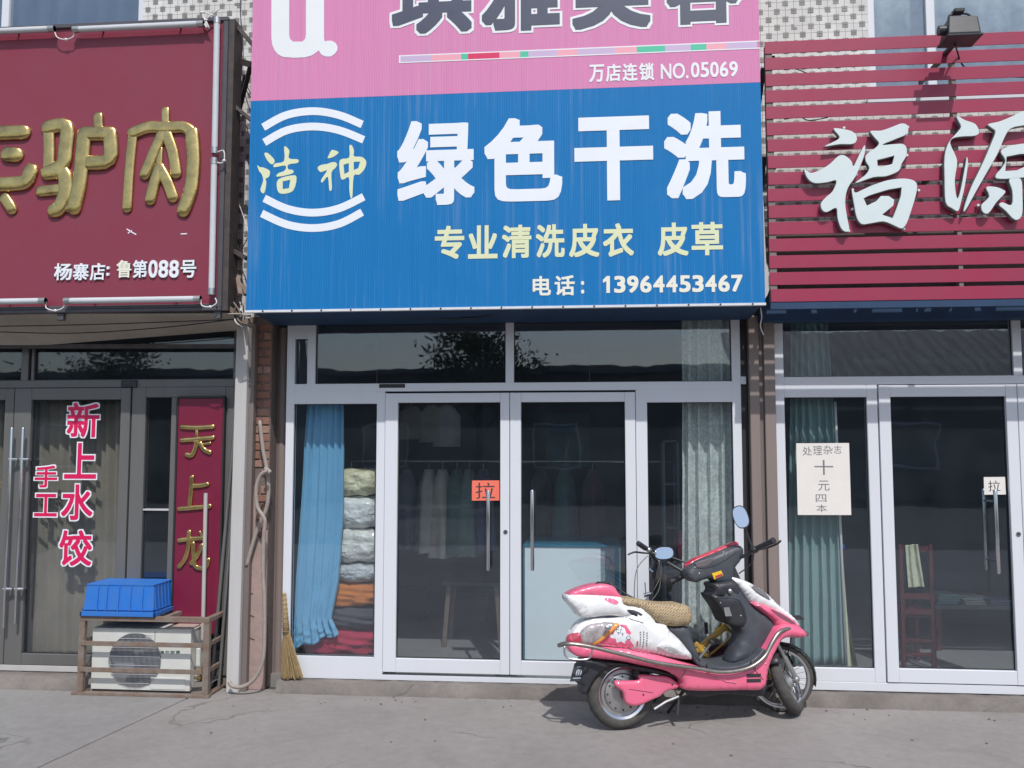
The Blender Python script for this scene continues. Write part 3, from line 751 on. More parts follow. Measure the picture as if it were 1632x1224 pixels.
MB().box((-6.5, 0.0, 0.0), (-5.001, 0.2, ZT-0.001)).build('end_pier', M_plaster, B)

# --- dumpling shop (left)
S1 = thing('shopfront', 'dull aluminium framed dumpling shop front with double glass doors', 'shopfront', (X(150), 0, zc0))
la = -5.0; lb = X(378)
lz0 = Z(1060.5, 70, FY); lzh0 = Z(617.3, 200, FY); lzh1 = Z(605, 200, FY); lzt = ZT
lgx = [X(36, 850)]
xs_ = X(19.0)          # meeting line of the doors
b0, b1, b2, b3 = xs_+0.003, X(46.5), X(190), X(205)
p0_, p1_ = X(207), X(229)
fr = [(la, lb, lzh0, lzh1), (la, lb, lzt-0.03, lzt), (la, la+0.08, zs0, lzt), (X(357), lb, zs0, lzh0), (X(368), lb, lzh1, lzt-0.03), (p0_, p1_, lz0, lzh0), (la+0.08, X(357), zs0, lz0)]
fr += [(p1_, X(357), Z(1035, 290, FY), lz0+0.0) , (p1_, X(357), Z(633, 290, FY), lzh0)]
fr += [(X(38, 580), X(49, 580), lzh1, lzt-0.03), (X(54, 580), X(58, 580), lzh1, lzt-0.03)]
a0 = xs_-0.003-0.86
fr += [(a0-0.6, a0-0.004, lz0, lz0+0.12), (a0-0.08, a0-0.004, lz0+0.12, lzh0)]
bars(fr).build('frame', M_alu, S1, bevel=0.003)
MB().box((la+0.08, FY-0.006, zs0), (p1_, FY-0.0005, lz0)).build('threshold', M_whitepost, S1, bevel=0.002)
pane(S1, p1_, X(357), Z(1035, 290, FY), Z(633, 290, FY)); pane(S1, X(58, 580), X(368), lzh1, lzt-0.03, M_glass_dark); pane(S1, la+0.08, X(38, 580), lzh1, lzt-0.03, M_glass_dark)
pane(S1, la+0.08, a0-0.08, lz0+0.12, lzh0)
MB().box((X(271)-0.003, FY+0.005, zs0+0.3), (X(278), 0.025, Z(633, 290, FY)-0.002)).build('frame', M_alu, S1)
MB().box((p1_+0.001, FY+0.008, Z(812.5, 250, FY)-0.006), (X(271)-0.004, 0.02, Z(812.5, 250, FY)+0.006)).build('reflection_bar', M_whitepost, S1)  # solid pale bar standing in for a reflection on the pane
DL1 = door(S1, a0, xs_-0.003, lz0+0.003, lzh0-0.003, a0+0.13, X(4.5), Z(1045, 60, FY), Z(637, 120, FY), M_alu)
DL2 = door(S1, b0, b3, lz0+0.003, lzh0-0.003, b1, b2, Z(1042, 60, FY), Z(637, 120, FY), M_alu)
for dd, px in ((DL1, 12), (DL2, 30)):
    x = X(px, 850, -0.1); za = Z(1000 if px == 12 else 993, px, -0.1); zb = Z(683, px, -0.1)
    mb = MB().cap_tube([(x, -0.1, za), (x, -0.1, zb)], 0.010, 12)
    mb.build('handle', M_chrome, dd, smooth='auto')
    mb = MB()
    for py in (732, 939):
        z = Z(py, px, -0.1); mb.tube([(x-0.015, -0.1, z), (x+0.045, -0.085, z)], 0.012, 10); mb.tube([(x+0.02, -0.09, z), (x+0.02, -0.03, z)], 0.008, 8)
    mb.build('handle_bracket', M_chrome, dd, smooth='auto')
# patterned strip inside the door glass
M_lace = mat('tan_lattice_film', (0.26, 0.22, 0.155), 0.55, var=0.9, vscale=40, rgb2=(0.15, 0.13, 0.10))
MB().box((X(194.5), 0.006, lz0+0.05), (X(207)+0.02, 0.03, Z(622, 200, FY))).build('lattice_film', M_lace, S1)
MB().box((X(198, 620), FY-0.02, Z(617, 205, FY)), (X(222, 620), FY-0.001, Z(606, 205, FY))).build('door_closer', M_black, S1, bevel=0.003)

# red letters with white edge on the dumpling door
M_red_st = mat('red_sticker', (0.62, 0.008, 0.09), 0.4)
def sticker(ch, px, parent, yy=-0.0045):
    pg('sticker_edge', ch, M_print_w, parent, px, yy, 0.0008, bold=0.055, pad=0.0)
    x0, y0, x1, y1 = px; q = 2.0
    pg('sticker_letter', ch, M_red_st, parent, (x0+q, y0+q, x1-q, y1-q), yy-0.0012, 0.001, bold=0.022)
for ch, px in (('新', (105, 640, 160.5, 699)), ('上', (101, 704, 156, 765)), ('水', (96, 770, 150, 831)), ('饺', (92.5, 843, 148.5, 904)), ('手', (53.5, 740, 93.5, 779)), ('工', (53, 785, 93, 825))):
    sticker(ch, px, DL2)
c_ = MB().tube([(X(-6), -0.006, Z(770, 0, 0)), (X(4), -0.006, Z(768, 0, 0)), (X(3), -0.006, Z(775, 0, 0)), (X(-4), -0.006, Z(778, 0, 0))], 0.008, 8, flat=(1, 0.2)).build('sticker_letter', M_gold, DL1, label='gilt sticker at the edge of the door')

# ------------------------------------------------------------------ posts and piers
pier = thing('brick_pillar', 'narrow red brick pillar with plaster on its lower half behind the hose', 'pillar', ((xp0+xp1)/2, 0, 0))
zpl = Z(800, 412, -0.06)
MB().box((xp0, -0.055, 0.0), (xp1, 0.155, 2.66)).build('mortar_core', M_mortar, pier)
bh = 0.062; z = zpl - 0.25; row = 0; rnd = random.Random(3)
protos = [None, None]
while z < 2.6:
    spl = [xp0 + (xp1-xp0)*0.62] if row % 2 else [xp0 + (xp1-xp0)*0.34]
    e = [xp0+0.004] + [q for s in spl for q in (s-0.005, s+0.005)] + [xp1-0.004]
    for i in range(0, 4, 2):
        d = rnd.uniform(0.004, 0.012)
        bw = e[i+1]-e[i]
        if rnd.random() < 0.06: continue
        MB().box((e[i]+rnd.uniform(0, .004), -0.055-d, z+rnd.uniform(0, .004)), (e[i+1]-rnd.uniform(0, .004), -0.05, z+bh-0.010)).build('brick', M_brick if rnd.random() < 0.65 else M_brick2, pier, bevel=0.003)
    z += bh; row += 1
# plaster coat with ragged top
pts = [(xp0-0.002, 0.0), (xp1+0.002, 0.0)]
for i in range(8): pts.append((xp1+0.002-(xp1-xp0+0.004)*i/7, zpl - 0.20 + (0.30 if i > 3 else -0.04) + rnd.uniform(-0.05, 0.05)))
MB().prism(pts, -0.080, -0.056).build('plaster_coat', M_plaster, pier, bevel=0.004)
mb = MB()
for i in range(5):
    zz = 0.35 + i*0.16; x = xp0 + 0.02 + 0.02*rnd.random()
    mb.tube([(x, -0.081, zz), (x+0.02, -0.081, zz+0.012), (x+0.05*rnd.random()+.03, -0.081, zz-0.004)], 0.003, 5)
mb.build('crack', M_black, pier)

# off white box post, slightly out of plumb
a = P(391.5, 548, -0.12); b = P(374.5, 1083, -0.12); b.z = 0.0; b.x = P(374.5, 1083, -0.12).x
wp = thing('box_post', 'off white steel post between the dumpling shop and the brick pillar', 'post', (b.x, -0.12, 0))
MB().beam(b, (a.x-0.006, a.y, 2.62), 0.088, 0.10, up=(0, 1, 0)).build('post', M_whitepost, wp, bevel=0.004)
MB().beam((b.x+0.066, -0.10, 0.0), (a.x+0.056, -0.10, 2.60), 0.038, 0.06, up=(0, 1, 0)).build('shaded_side_strip', M_brownpipe, wp, bevel=0.003)  # dark strip standing in for the shaded right face of the post
# round brown pipe
a = G(435, 1091); 
pp = thing('steel_pipe_post', 'brown grey steel pipe post left of the white dry cleaner frame', 'post', (a.x, a.y+0.05, 0))
xt = X(444, 560, a.y)
MB().beam((a.x-0.022, a.y+0.05, 0.0), (xt-0.022, a.y+0.05, 2.60), 0.045, 0.08, up=(0, 1, 0)).build('channel', M_brownpipe, pp, bevel=0.006)
MB().tube([(a.x+0.022, a.y+0.045, 0.0), (xt+0.022, a.y+0.045, 2.60)], 0.034, 16).build('pipe', M_brownpost, pp, smooth='auto')
MB().ell((a.x-0.02, a.y+0.0, Z(812, 430, a.y)), (0.008, 0.008, 0.008), 8, 6).build('screw', M_chrome, pp, smooth=True)

# brown double post
bp_ = thing('shutter_post', 'brown painted double steel post between the two white shopfronts', 'post', ((xq0+xq1)/2, -0.04, 0))
q0, q1, q2, q3 = X(1196.5), X(1212), X(1220), X(1238)
MB().box((q0, -0.075, 0), (q1, 0.02, 2.62)).build('post', M_brownpost, bp_, bevel=0.004)
MB().box((q2, -0.075, 0), (q3-0.002, 0.02, 2.62)).build('post', M_brownpost, bp_, bevel=0.004)
MB().box((q1+0.001, -0.045, 0), (q2-0.001, 0.02, 2.62)).build('guide_channel', M_brownpipe, bp_)

# hose on the pillar
hp = lambda x, y, Y=-0.13: tuple(P(370 + x/2.6, 640 + y/2.6, Y))
HZ = [(115, 85), (120, 130), (128, 200), (142, 270), (150, 330), (149, 400), (138, 455), (112, 510), (88, 580), (60, 682)]
LP = [(146, 285), (118, 305), (102, 345), (99, 390), (106, 440), (128, 475), (136, 500), (131, 560), (128, 700), (134, 820), (134, 960), (129, 1060), (108, 1125), (75, 1165), (35, 1183), (0, 1178), (-14, 1160)]
h = thing('hose', 'ivory plastic hose looped and hanging down the brick pillar', 'hose', hp(115, 85))
def hosepath(pts, Y, r, extra=1):
    q = [Vector(hp(x, y, Y)) for x, y in pts]
    for v in q: v.z = max(v.z, r)
    return smoothloop([tuple(v) for v in q], 5, False)
MB().tube([(hp(115, 85, -0.05))] + hosepath(HZ, -0.125, 0.018), 0.014, 12).build('hose_end', M_hose, h, smooth=True)
MB().tube(hosepath(LP, -0.23, 0.018), 0.0135, 12).build('hose_loop', M_hose, h, smooth=True)
MB().tube([hp(135, 275, -0.17), hp(157, 295, -0.17)], 0.018, 10).build('hose_tie', M_hose, h, smooth='auto')
# ------------------------------------------------------------------ centre sign
SY = -0.55
sx0, sx1 = X(397.5, 250, SY), X(1214.5, 250, SY)
sz0 = Z(488.5, 800, SY); sz1 = sz0 + 2.75; szm = Z(146.3, 800, SY)
CS = thing('shop_sign', 'wide banner sign, pink above and blue below, over the dry cleaner', 'sign', ((sx0+sx1)/2, SY, sz0))
def sheet(name, x0, x1, z0, z1, m):
    """stretched sheet with slight sag waves, 12 mm thick"""
    nx, nz = 90, 20; mb = MB()
    for sgn, yy in ((0, SY), (1, SY+0.012)):
        for j in range(nz+1):
            for i in range(nx+1):
                x = x0+(x1-x0)*i/nx; z = z0+(z1-z0)*j/nz
                mb.v.append((x, yy, z))
    N = (nx+1)*(nz+1)
    for s in (0, 1):
        for j in range(nz):
            for i in range(nx):
                k = s*N + j*(nx+1)+i; mb.f.append((k, k+1, k+nx+2, k+nx+1) if s == 0 else (k, k+nx+1, k+nx+2, k+1))
    ring = [i for i in range(nx+1)] + [j*(nx+1)+nx for j in range(1, nz+1)] + [nz*(nx+1)+i for i in range(nx-1, -1, -1)] + [j*(nx+1) for j in range(nz-1, 0, -1)]
    for a, b in zip(ring, ring[1:]+ring[:1]): mb.f.append((a, a+N, b+N, b))
    return mb.build(name, m, CS)
sheet('blue_panel', sx0, sx1, sz0, szm-0.0005, M_blue)
sheet('pink_panel', sx0, sx1, szm+0.0005, sz1, M_pink)
# edge trim and side returns
M_trim = mat('white_edge_trim', (0.66, 0.67, 0.7), 0.4, var=0.3, vscale=12)
tb = MB().box((sx0-0.004, SY-0.006, sz0-0.016), (sx1+0.004, SY+0.03, sz0-0.001)).build('bottom_trim', M_trim, CS)
mb = MB()
for i in range(17):
    x = sx0 + 0.12 + i*(sx1-sx0-0.2)/16; mb.tube([(x, SY-0.010, sz0-0.008), (x, SY-0.004, sz0-0.008)], 0.006, 8)
mb.build('rivet_row', M_gasket, tb)
fb = MB().box((sx0+0.002, SY+0.013, sz0), (sx0+0.035, SY+0.06, sz1)).box((sx1-0.035, SY+0.013, sz0), (sx1-0.002, SY+0.06, sz1)).box((sx0+0.035, SY+0.013, sz1-0.04), (sx1-0.035, SY+0.06, sz1)).box((sx0+0.035, SY+0.013, sz0), (sx1-0.035, SY+0.06, sz0+0.04))
fb.build('back_frame', M_black_steel, CS)
# loose canvas hanging off the right edge
cv = [(1214, 285), (1217, 330), (1219, 380), (1221, 420), (1228, 435), (1229, 452), (1223, 470), (1217, 480), (1213, 470), (1212, 380)]
MB().prism(onplane(cv, SY+0.02), SY+0.016, SY+0.024).build('loose_canvas', M_whitepost, CS)
# underside sheet between the sign and the wall
zs_w = Z(514.5, 816, FY)
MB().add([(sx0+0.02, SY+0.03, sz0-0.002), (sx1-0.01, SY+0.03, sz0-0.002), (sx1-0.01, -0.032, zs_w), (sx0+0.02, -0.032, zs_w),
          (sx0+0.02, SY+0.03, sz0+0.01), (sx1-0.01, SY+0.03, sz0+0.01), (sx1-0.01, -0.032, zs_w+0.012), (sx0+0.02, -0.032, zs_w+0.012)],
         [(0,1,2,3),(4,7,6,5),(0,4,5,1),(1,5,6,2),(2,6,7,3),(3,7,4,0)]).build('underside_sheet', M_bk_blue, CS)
MB().box((sx0+0.05, -0.10, zs_w+0.013), (sx1-0.05, -0.033, zs_w+0.06)).build('rear_rail', M_black_steel, CS)
for x in (sx0+0.02, sx0+1.2, sx0+2.4, sx1-0.03):
    for z in (sz0+0.35, sz0+1.35, sz0+2.3):
        MB().beam((x, SY+0.06, z), (x, 0.0, z-0.02), 0.035, 0.035).build('bracket_arm', M_black_steel, CS)
br = [((372, 35, -0.44), (405, 74, -0.42), 0.035), ((366, 163, -0.44), (402, 193, -0.40), 0.03), ((400, 103, -0.40), (373, 205, -0.10), 0.03), ((378, 97, -0.30), (404, 104, -0.45), 0.05),
      ((372, 210, -0.06), (392, 120, -0.30), 0.035), ((365, 395, -0.40), (393, 412, -0.42), 0.035), ((383, 470, -0.45), (376, 430, -0.3), 0.03), ((392, 470, -0.40), (380, 440, -0.25), 0.025), ((362, 490, -0.45), (402, 520, -0.35), 0.04)]
for (a, b, w_) in br:
    pa, pb = P(*a), P(*b)
    MB().beam(pa, pb, w_, w_*0.8).build('brace', M_black_steel if a[1] < 420 else M_rust, CS)
# big white characters
for ch, px in (('绿', (633, 192, 756.5, 327)), ('色', (772, 188, 896, 321)), ('干', (915.5, 186, 1041, 319.5)), ('洗', (1058.5, 178, 1188, 317))):
    pg('letter', ch, M_print_w, CS, px, SY-0.0005, 0.002, bold=0.033 if ch == '绿' else 0.040)
cx_ = [(693, 740), (746, 793), (800, 847), (854, 900), (907, 955), (961, 1010), (1048, 1097), (1102, 1152)]
for ch, (a, b) in zip('专业清洗皮衣皮草', cx_):
    m_ = (a+b)/2; yt = 360 - (m_-716)*6/410; pg('letter', ch, M_cream, CS, (a, yt, b, yt+53), SY-0.0005, 0.002, bold=0.028)
pg('letter', '电', M_creamw, CS, (849, 440, 878, 471), SY-0.0005, 0.002, bold=0.026)
pg('letter', '话', M_creamw, CS, (884, 439, 916, 471), SY-0.0005, 0.002, bold=0.026)
pg('letter', ':', M_creamw, CS, (926, 448, 931, 468), SY-0.0005, 0.002, bold=0.02)
for i, ch in enumerate('13964453467'):
    a = 958 + i*20.75
    if ch == '1':
        one = [(a+3, 446), (a+9, 440), (a+14, 440), (a+14, 467), (a+8.5, 467), (a+8.5, 448), (a+3, 451)]
        MB().prism(onplane(one, SY), SY-0.0025, SY-0.0005).build('numeral', M_creamw, CS)
    else: pg('numeral', ch, M_creamw, CS, (a + (5 if ch == '1' else 0), 440-i*0.2, a + (13.5 if ch == '1' else 18), 467-i*0.2), SY-0.0005, 0.002, bold=0.03)
for ch, px in (('琪', (623, -78, 754, 55)), ('雅', (766, -82, 894, 51)), ('美', (910, -86, 1038, 47)), ('容', (1060, -92, 1180, 40))):
    x0, y0, x1, y1 = px
    pg('letter_outline', ch, M_print_w2, CS, (x0-2, y0-2, x1+2, y1+2), SY-0.0005, 0.0015, bold=0.062)
    pg('letter', ch, M_print_k, CS, (x0+2, y0+2, x1-2, y1-2), SY-0.0024, 0.0015, bold=0.036)
for i, ch in enumerate('万店连锁'):
    a = 939 + i*26.5; pg('letter', ch, M_print_w2, CS, (a, 103-i*0.9, a+24, 131-i*0.9), SY-0.0005, 0.002, bold=0.026)
pg('letter', 'NO.', M_print_w2, CS, (1053, 101, 1097, 126), SY-0.0005, 0.002, bold=0.018)
for i, ch in enumerate('05069'):
    a = 1101 + i*15.3; pg('numeral', ch, M_print_w2, CS, (a, 99.5-i*0.4, a+13.6, 124-i*0.4), SY-0.0005, 0.002, bold=0.02)
# coloured band
def bandpt(x, dy): return 94 - (x-636)*22/572 + dy
def zb(dy): return Z(bandpt(925, dy), 925, SY)
mb = MB().box((X(636, 92, SY), SY-0.002, zb(6.3)), (sx1, SY-0.0003, zb(4.7))).box((X(636, 92, SY), SY-0.002, zb(-4.7)), (sx1, SY-0.0003, zb(-6.3))).box((X(636, 92, SY), SY-0.002, zb(4.7)), (X(638.3, 92, SY), SY-0.0003, zb(-4.7)))
mb.build('band_outline', M_print_w2, CS)
seg_ = [(638.3, 688, 0), (688, 735, 1), (735, 746, 2), (746, 796, 3), (796, 829, 1), (829, 842, 2), (842, 888, 0), (888, 920, 1), (920, 980, 0), (980, 1015, 1), (1015, 1060, 2), (1060, 1101, 0), (1101, 1126, 2), (1126, 1158, 1), (1158, 1207, 0)]
for a, b, c in seg_:
    MB().box((X(a, 92, SY), SY-0.002, zb(4.7)), (X(b, 92, SY), SY-0.0003, zb(-4.7))).build('band_segment', (M_sun_lav, M_sun_sal, M_green_v, M_red_v)[c], CS)
Z4s = lambda pts: onplane(tr(pts, (360, 0), 2.448), SY)
uu = [(178,-170),(178,150),(181,175),(190,197),(205,214),(225,223),(268,226),(310,224),(335,217),(352,206),(362,197),(372,213),(388,221),(410,221),(426,210),(435,196),(436,182),(428,168),(415,160),(400,159),(386,162),(383,150),(383,-170),(313,-170),(313,135),(310,152),(298,163),(262,163),(250,152),(247,135),(247,-170)]
MB().prism(Z4s(uu), SY-0.002, SY-0.0005).build('curved_emblem', M_print_w2, CS)
def arcband(c, t=15):
    c = smoothloop(c, 6, False); up, dn = [], []
    for i in range(len(c)):
        a, b = c[max(i-1, 0)], c[min(i+1, len(c)-1)]; dx, dy = b[0]-a[0], b[1]-a[1]; L = math.hypot(dx, dy)
        up.append((c[i][0]-dy/L*t, c[i][1]+dx/L*t)); dn.append((c[i][0]+dy/L*t, c[i][1]-dx/L*t))
    return up + dn[::-1]
for c in ([(146,497),(235,450),(340,434),(440,449),(532,486)], [(150,556),(238,509),(340,494),(440,508),(538,546)], [(150,774),(240,815),(340,830),(440,814),(538,768)], [(140,833),(238,876),(340,890),(440,874),(532,828)]):
    MB().prism(Z4s(arcband(c)), SY-0.002, SY-0.0005).build('emblem_arc', M_print_w, CS)
ink = [
 ([(150,600),(165,598),(190,625),(182,642),(165,630)], []),
 ([(123,645),(132,652),(150,655),(172,668),(168,690),(155,698),(158,712),(153,745),(145,755),(135,740),(146,705),(140,680),(130,668)], []),
 ([(228,572),(248,588),(246,618),(281,622),(280,636),(245,642),(243,660),(262,664),(258,678),(200,690),(205,676),(230,666),(232,646),(188,653),(193,638),(228,628)], []),
 ([(205,700),(255,685),(276,692),(262,745),(215,756),(200,735)], [[(222,708),(252,702),(246,735),(222,738)]]),
 ([(413,586),(428,588),(440,596),(420,612),(398,618),(402,605)], []),
 ([(358,655),(372,644),(395,640),(420,632),(434,640),(428,655),(412,675),(414,735),(404,742),(398,690),(377,712),(372,702),(395,665),(370,672)], []),
 ([(445,625),(481,615),(482,570),(492,568),(500,590),(500,610),(532,613),(548,632),(541,660),(520,682),(499,687),(494,765),(487,772),(482,740),(480,692),(455,702),(446,680)], [[(459,643),(480,637),(480,670),(463,680)], [(499,632),(524,631),(517,656),(499,664)]])]
for o_, h_ in ink:
    MB().prism(onplane(tr([p for p in (smoothloop(o_, 3))], (360, 0), 2.448), SY), SY-0.002, SY-0.0005, [Z4s(q) for q in h_]).build('brush_stroke', M_cream, CS)

# ------------------------------------------------------------------ left sign
LY = -0.50
LS = thing('shop_sign', 'maroon sign with raised gilt characters and tube lights round its edge', 'sign', (X(150, 250, LY), LY, Z(490, 150, LY)))
lx1 = X(352, 250, LY); lz0_ = Z(496, 300, LY); lz1_ = Z(33, 250, LY); lx0 = -4.9
MB().box((lx0, LY, lz0_+0.05), (lx1-0.02, LY+0.02, lz1_-0.03)).build('panel', M_maroon, LS)
MB().box((lx0, LY-0.018, lz1_-0.03), (lx1+0.035, LY+0.06, lz1_)).box((lx0, LY-0.018, lz0_), (lx1+0.035, LY+0.06, lz0_+0.022)).box((lx1-0.0, LY-0.017, lz0_+0.022), (lx1+0.035, LY+0.06, lz1_-0.03)).box((lx0, LY-0.008, lz0_+0.022), (lx1, LY+0.06, lz0_+0.05)).build('frame', M_frame_dk, LS, bevel=0.004)
MB().box((lx1+0.0355, LY+0.0, lz0_+0.003), (lx1+0.075, LY+0.14, lz1_-0.012)).build('side_return', M_black_steel, LS)
MB().box((lx1-0.0205, LY-0.004, lz0_+0.05), (lx1-0.0005, LY+0.02, lz1_-0.031)).build('edge_strip', M_maroon, LS)
for px in (95, 345): MB().box((X(px-4, 500, LY), LY, lz0_-0.05), (X(px+6, 500, LY), LY+0.03, lz0_-0.001)).build('hanger', M_frame_dk, LS)
def lamp_tube(a, b):
    a, b = P(a[0], a[1], LY-0.055), P(b[0], b[1], LY-0.055)
    if abs(a.z-b.z) < 0.05: z = (a.z+b.z)/2; a.z = b.z = z
    d = (b-a).normalized()
    t = MB().tube([a, b], 0.021, 14).build('tube_light', M_tube, LS, smooth='auto')
    for a2, b2 in ((a, a+d*0.045), (b-d*0.045, b)): MB().tube([a2, b2], 0.0235, 14).build('end_cap', M_silver, t, smooth='auto')
    mb = MB()
    for q in (0.2, 0.8):
        c = a.lerp(b, q); mb.tube([c+Vector((0, 0.018, 0)), c+Vector((0, 0.056, 0))], 0.006, 8)
    mb.build('clip', M_gasket, t)
zt_, zb_ = 44, 480
lamp_tube((-230, 55), (87, 51)); lamp_tube((117, 47), (325, 38)); lamp_tube((-240, 483), (73, 481)); lamp_tube((103, 479), (320, 477)); lamp_tube((346, 28), (342, 245)); lamp_tube((341.5, 252), (337, 470))
def wire(name, pts, r, m, parent, Y=None, k=6):
    q = [tuple(P(p[0], p[1], p[2] if len(p) > 2 else Y)) for p in pts]
    return MB().tube(smoothloop(q, k, False), r, 7).build(name, m, parent, smooth=True)
for pts in ([(87, 51), (92, 60), (105, 63), (117, 58), (116, 47)], [(73, 481), (74, 491), (88, 495), (101, 490), (103, 479)], [(320, 477), (322, 487), (335, 489), (345, 483), (343, 475)], [(325, 38), (330, 44), (328, 32), (350, 14)], [(342, 245), (356, 240), (357, 256), (349, 260), (341.5, 252)], [(326, 28), (334, 46), (322, 20), (340, 25)]):
    wire('wire', pts, 0.0045, M_wirew, LS, LY-0.05)
    c = P(pts[len(pts)//2][0], pts[len(pts)//2][1], LY-0.05); MB().ell(c, (0.014, 0.01, 0.01), 8, 6).build('wire_joint', M_wirew, LS, smooth=True)
# gilt characters as raised rounded strokes, traced in the frame of the sign
def gilt(strokes, s, org, Y, parent, r, m=M_gold, name='gilt_stroke', depth=0.6, k=4):
    for st in strokes:
        rr = r
        if isinstance(st[0], (int, float)): rr = st[0]; st = st[1]
        q = [P(org[0]+x/s, org[1]+y/s, Y) for x, y in st]
        q = [Vector(t) for t in smoothloop([tuple(v) for v in q], k, False)] if len(q) > 2 else q
        MB().cap_tube(q, rr, 16, flat=(1, depth), sq=0.62).build(name, m, parent, smooth=True)
GL = [
 # tail of the first character, cut by the picture edge
 [(-230,500),(-60,502),(90,497)], (0.056, [(30,580),(62,582)]), [(-230,700),(-60,695),(60,690),(100,680),(118,640)], (0.041, [(20,745),(45,785)]), (0.043, [(-90,520),(-110,640),(-190,780)]), (0.036, [(-60,560),(-60,640)]),
 # 驴
 [(182,480),(250,475),(248,560),(236,620),(180,650)], (0.043, [(184,485),(186,560),(184,645)]), [(184,650),(240,650),(248,720),(225,780),(205,790)], (0.041, [(155,718),(222,712)]),
 (0.036, [(370,438),(372,485)]), [(318,503),(415,503)], [(415,503),(412,600),(330,612)], [(318,505),(310,600),(298,700),(280,780)], (0.036, [(280,785),(245,775)]),
 # 肉
 (0.036, [(500,505),(488,620),(478,780)]), (0.0440, [(500,500),(560,478),(620,480),(690,478),(722,500)]), (0.050, [(722,500),(728,600),(718,710),(690,790)]), (0.0300, [(622,415),(622,480)]),
 (0.041, [(612,500),(585,560),(545,655)]), (0.041, [(625,500),(650,570),(662,650)]), (0.024, [(600,560),(598,620)]), (0.041, [(600,630),(580,690),(565,750)]), (0.041, [(605,640),(632,690),(650,740)])]
gilt(GL, 2.355, (0, 0), LY-0.008, LS, 0.054, depth=0.45)
for ch, (a, b) in zip('杨寨店', ((88, 116), (118, 143), (145, 169))): pg('letter', ch, M_print_w, LS, (a, 420, b, 447), LY-0.001, 0.012, bold=0.02)
pg('letter', ':', M_print_w, LS, (171, 425, 175.5, 440), LY-0.001, 0.012, bold=0.02)
for ch, (a, b) in zip('鲁第088号', ((187, 211), (213, 236), (238, 252), (254, 269), (271, 286), (289, 314))): pg('letter', ch, M_creamw if ch in '鲁' else M_print_w, LS, (a, 415, b, 443), LY-0.001, 0.012, bold=0.02)
for pts in ([(202, 365), (208, 369), (217, 374)], [(204, 372), (210, 367)], [(288, 373), (298, 372.5)]):
    q = [P(x, y, LY-0.001) for x, y in pts]; MB().tube(q, 0.004, 6, flat=(1, 0.3)).build('paint_chip', M_print_w, LS)

# awning of tan sheet under it
AW = thing('awning', 'sagging tan sheet awning folded under the maroon sign', 'awning', (X(150), -0.3, 2.5))
mb = MB(); nx, ns = 40, 10
for i in range(nx+1):
    px = -560 + (385+560)*i/nx
    top = P(px, 499, LY+0.03)
    eb = 549 if px < 70 else 549 - (px-70)*24/313
    bot = P(px, eb, -0.14)
    for j in range(ns+1):
        t = j/ns; q = top.lerp(bot, t); st = (math.floor(t*4.999)/5)
        q.z += 0.010*math.sin(t*math.pi*10) ; mb.v.append(tuple(q))
for i in range(nx):
    for j in range(ns):
        k = i*(ns+1)+j; mb.f.append((k, k+ns+1, k+ns+2, k+1))
o = mb.build('awning_sheet', M_tan, AW); sd = o.modifiers.new('s', 'SOLIDIFY'); sd.thickness = 0.006
wire('sag_line', [(0, 529, -0.36), (120, 531, -0.36), (260, 522, -0.36), (380, 508, -0.38)], 0.004, M_wireb, AW)
wire('sag_line', [(0, 520, -0.42), (150, 517, -0.42), (380, 509, -0.42)], 0.004, M_wireb, AW)
MB().beam(P(-560, 553, -0.12), P(383, 552, -0.12), 0.03, 0.03).build('support_rail', M_black_steel, AW)

# ------------------------------------------------------------------ slatted sign
RY = -0.55
RS = thing('shop_sign', 'crimson horizontal slat sign with large white brush characters', 'sign', (X(1450, 250, RY), RY, Z(478, 1450, RY)))
rx0, rx1 = X(1223, 250, RY), 5.3
zt0 = Z(67.5, 1218, RY); zbt = Z(481.5, 1228, RY); n_s = 16
pitch = None
tops = [67.5, 93.2, 120, 146.7, 173, 199.5, 225, 251, 277.2, 303.8, 330.5, 356.5, 382.5, 409, 435.5, 461.6]
ztop = [Z(y, 1223, RY) for y in tops]
# even spacing through the first and last top
z_a, z_b = Z(66.5, 1219, RY), Z(461.0, 1228, RY); pitch = (z_a - z_b)/15
sh = Z(461, 1228, RY) - Z(481.5, 1228, RY)
slat0 = MB().box((rx0, RY, 0), (rx1, RY+0.005, sh)).build('slat', M_slat, RS, bevel=0.002)
for v in slat0.data.vertices: v.co.z += RS.location.z
me_s = slat0.data
rnd = random.Random(4)
for i in range(n_s):
    z = z_a - pitch*i - sh
    o = slat0 if i == 0 else slat0.copy()
    if i: col.objects.link(o); o.parent = RS
    o.location = (rnd.uniform(-0.004, 0.004), 0, z - RS.location.z)
for px in (1226, 1527, 1800):
    x = X(px, 300, RY)
    MB().box((x-0.012 if px > 1300 else rx0+0.002, RY+0.006, z_b-sh+0.01), (x+0.014 if px > 1300 else rx0+0.045, RY+0.055, z_a-0.02)).build('upright', M_brownpipe, RS)
for px in (1240, 1527, 1800):
    x = X(px, 300, RY)
    for zz in (z_b+0.02, (z_a+z_b)/2, z_a-0.1): MB().box((x-0.012, RY+0.056, zz), (x+0.012, 0, zz+0.03)).build('bracket_arm', M_black_steel, RS)
MB().beam((rx0+0.0, RY+0.06, z_a-0.15), (rx0-0.03, -0.02, z_a-0.75), 0.03, 0.03).build('brace', M_black_steel, RS)
MB().beam((rx0-0.0, RY+0.10, z_b+0.9), (rx0-0.03, -0.02, z_b+0.2), 0.03, 0.03).build('brace', M_black_steel, RS)
MB().box((rx0+0.01, -0.16, Z(511, 1430, -0.1)), (rx1, -0.032, Z(490, 1430, -0.1)+0.12)).build('rear_fascia', M_bk_blue, RS)
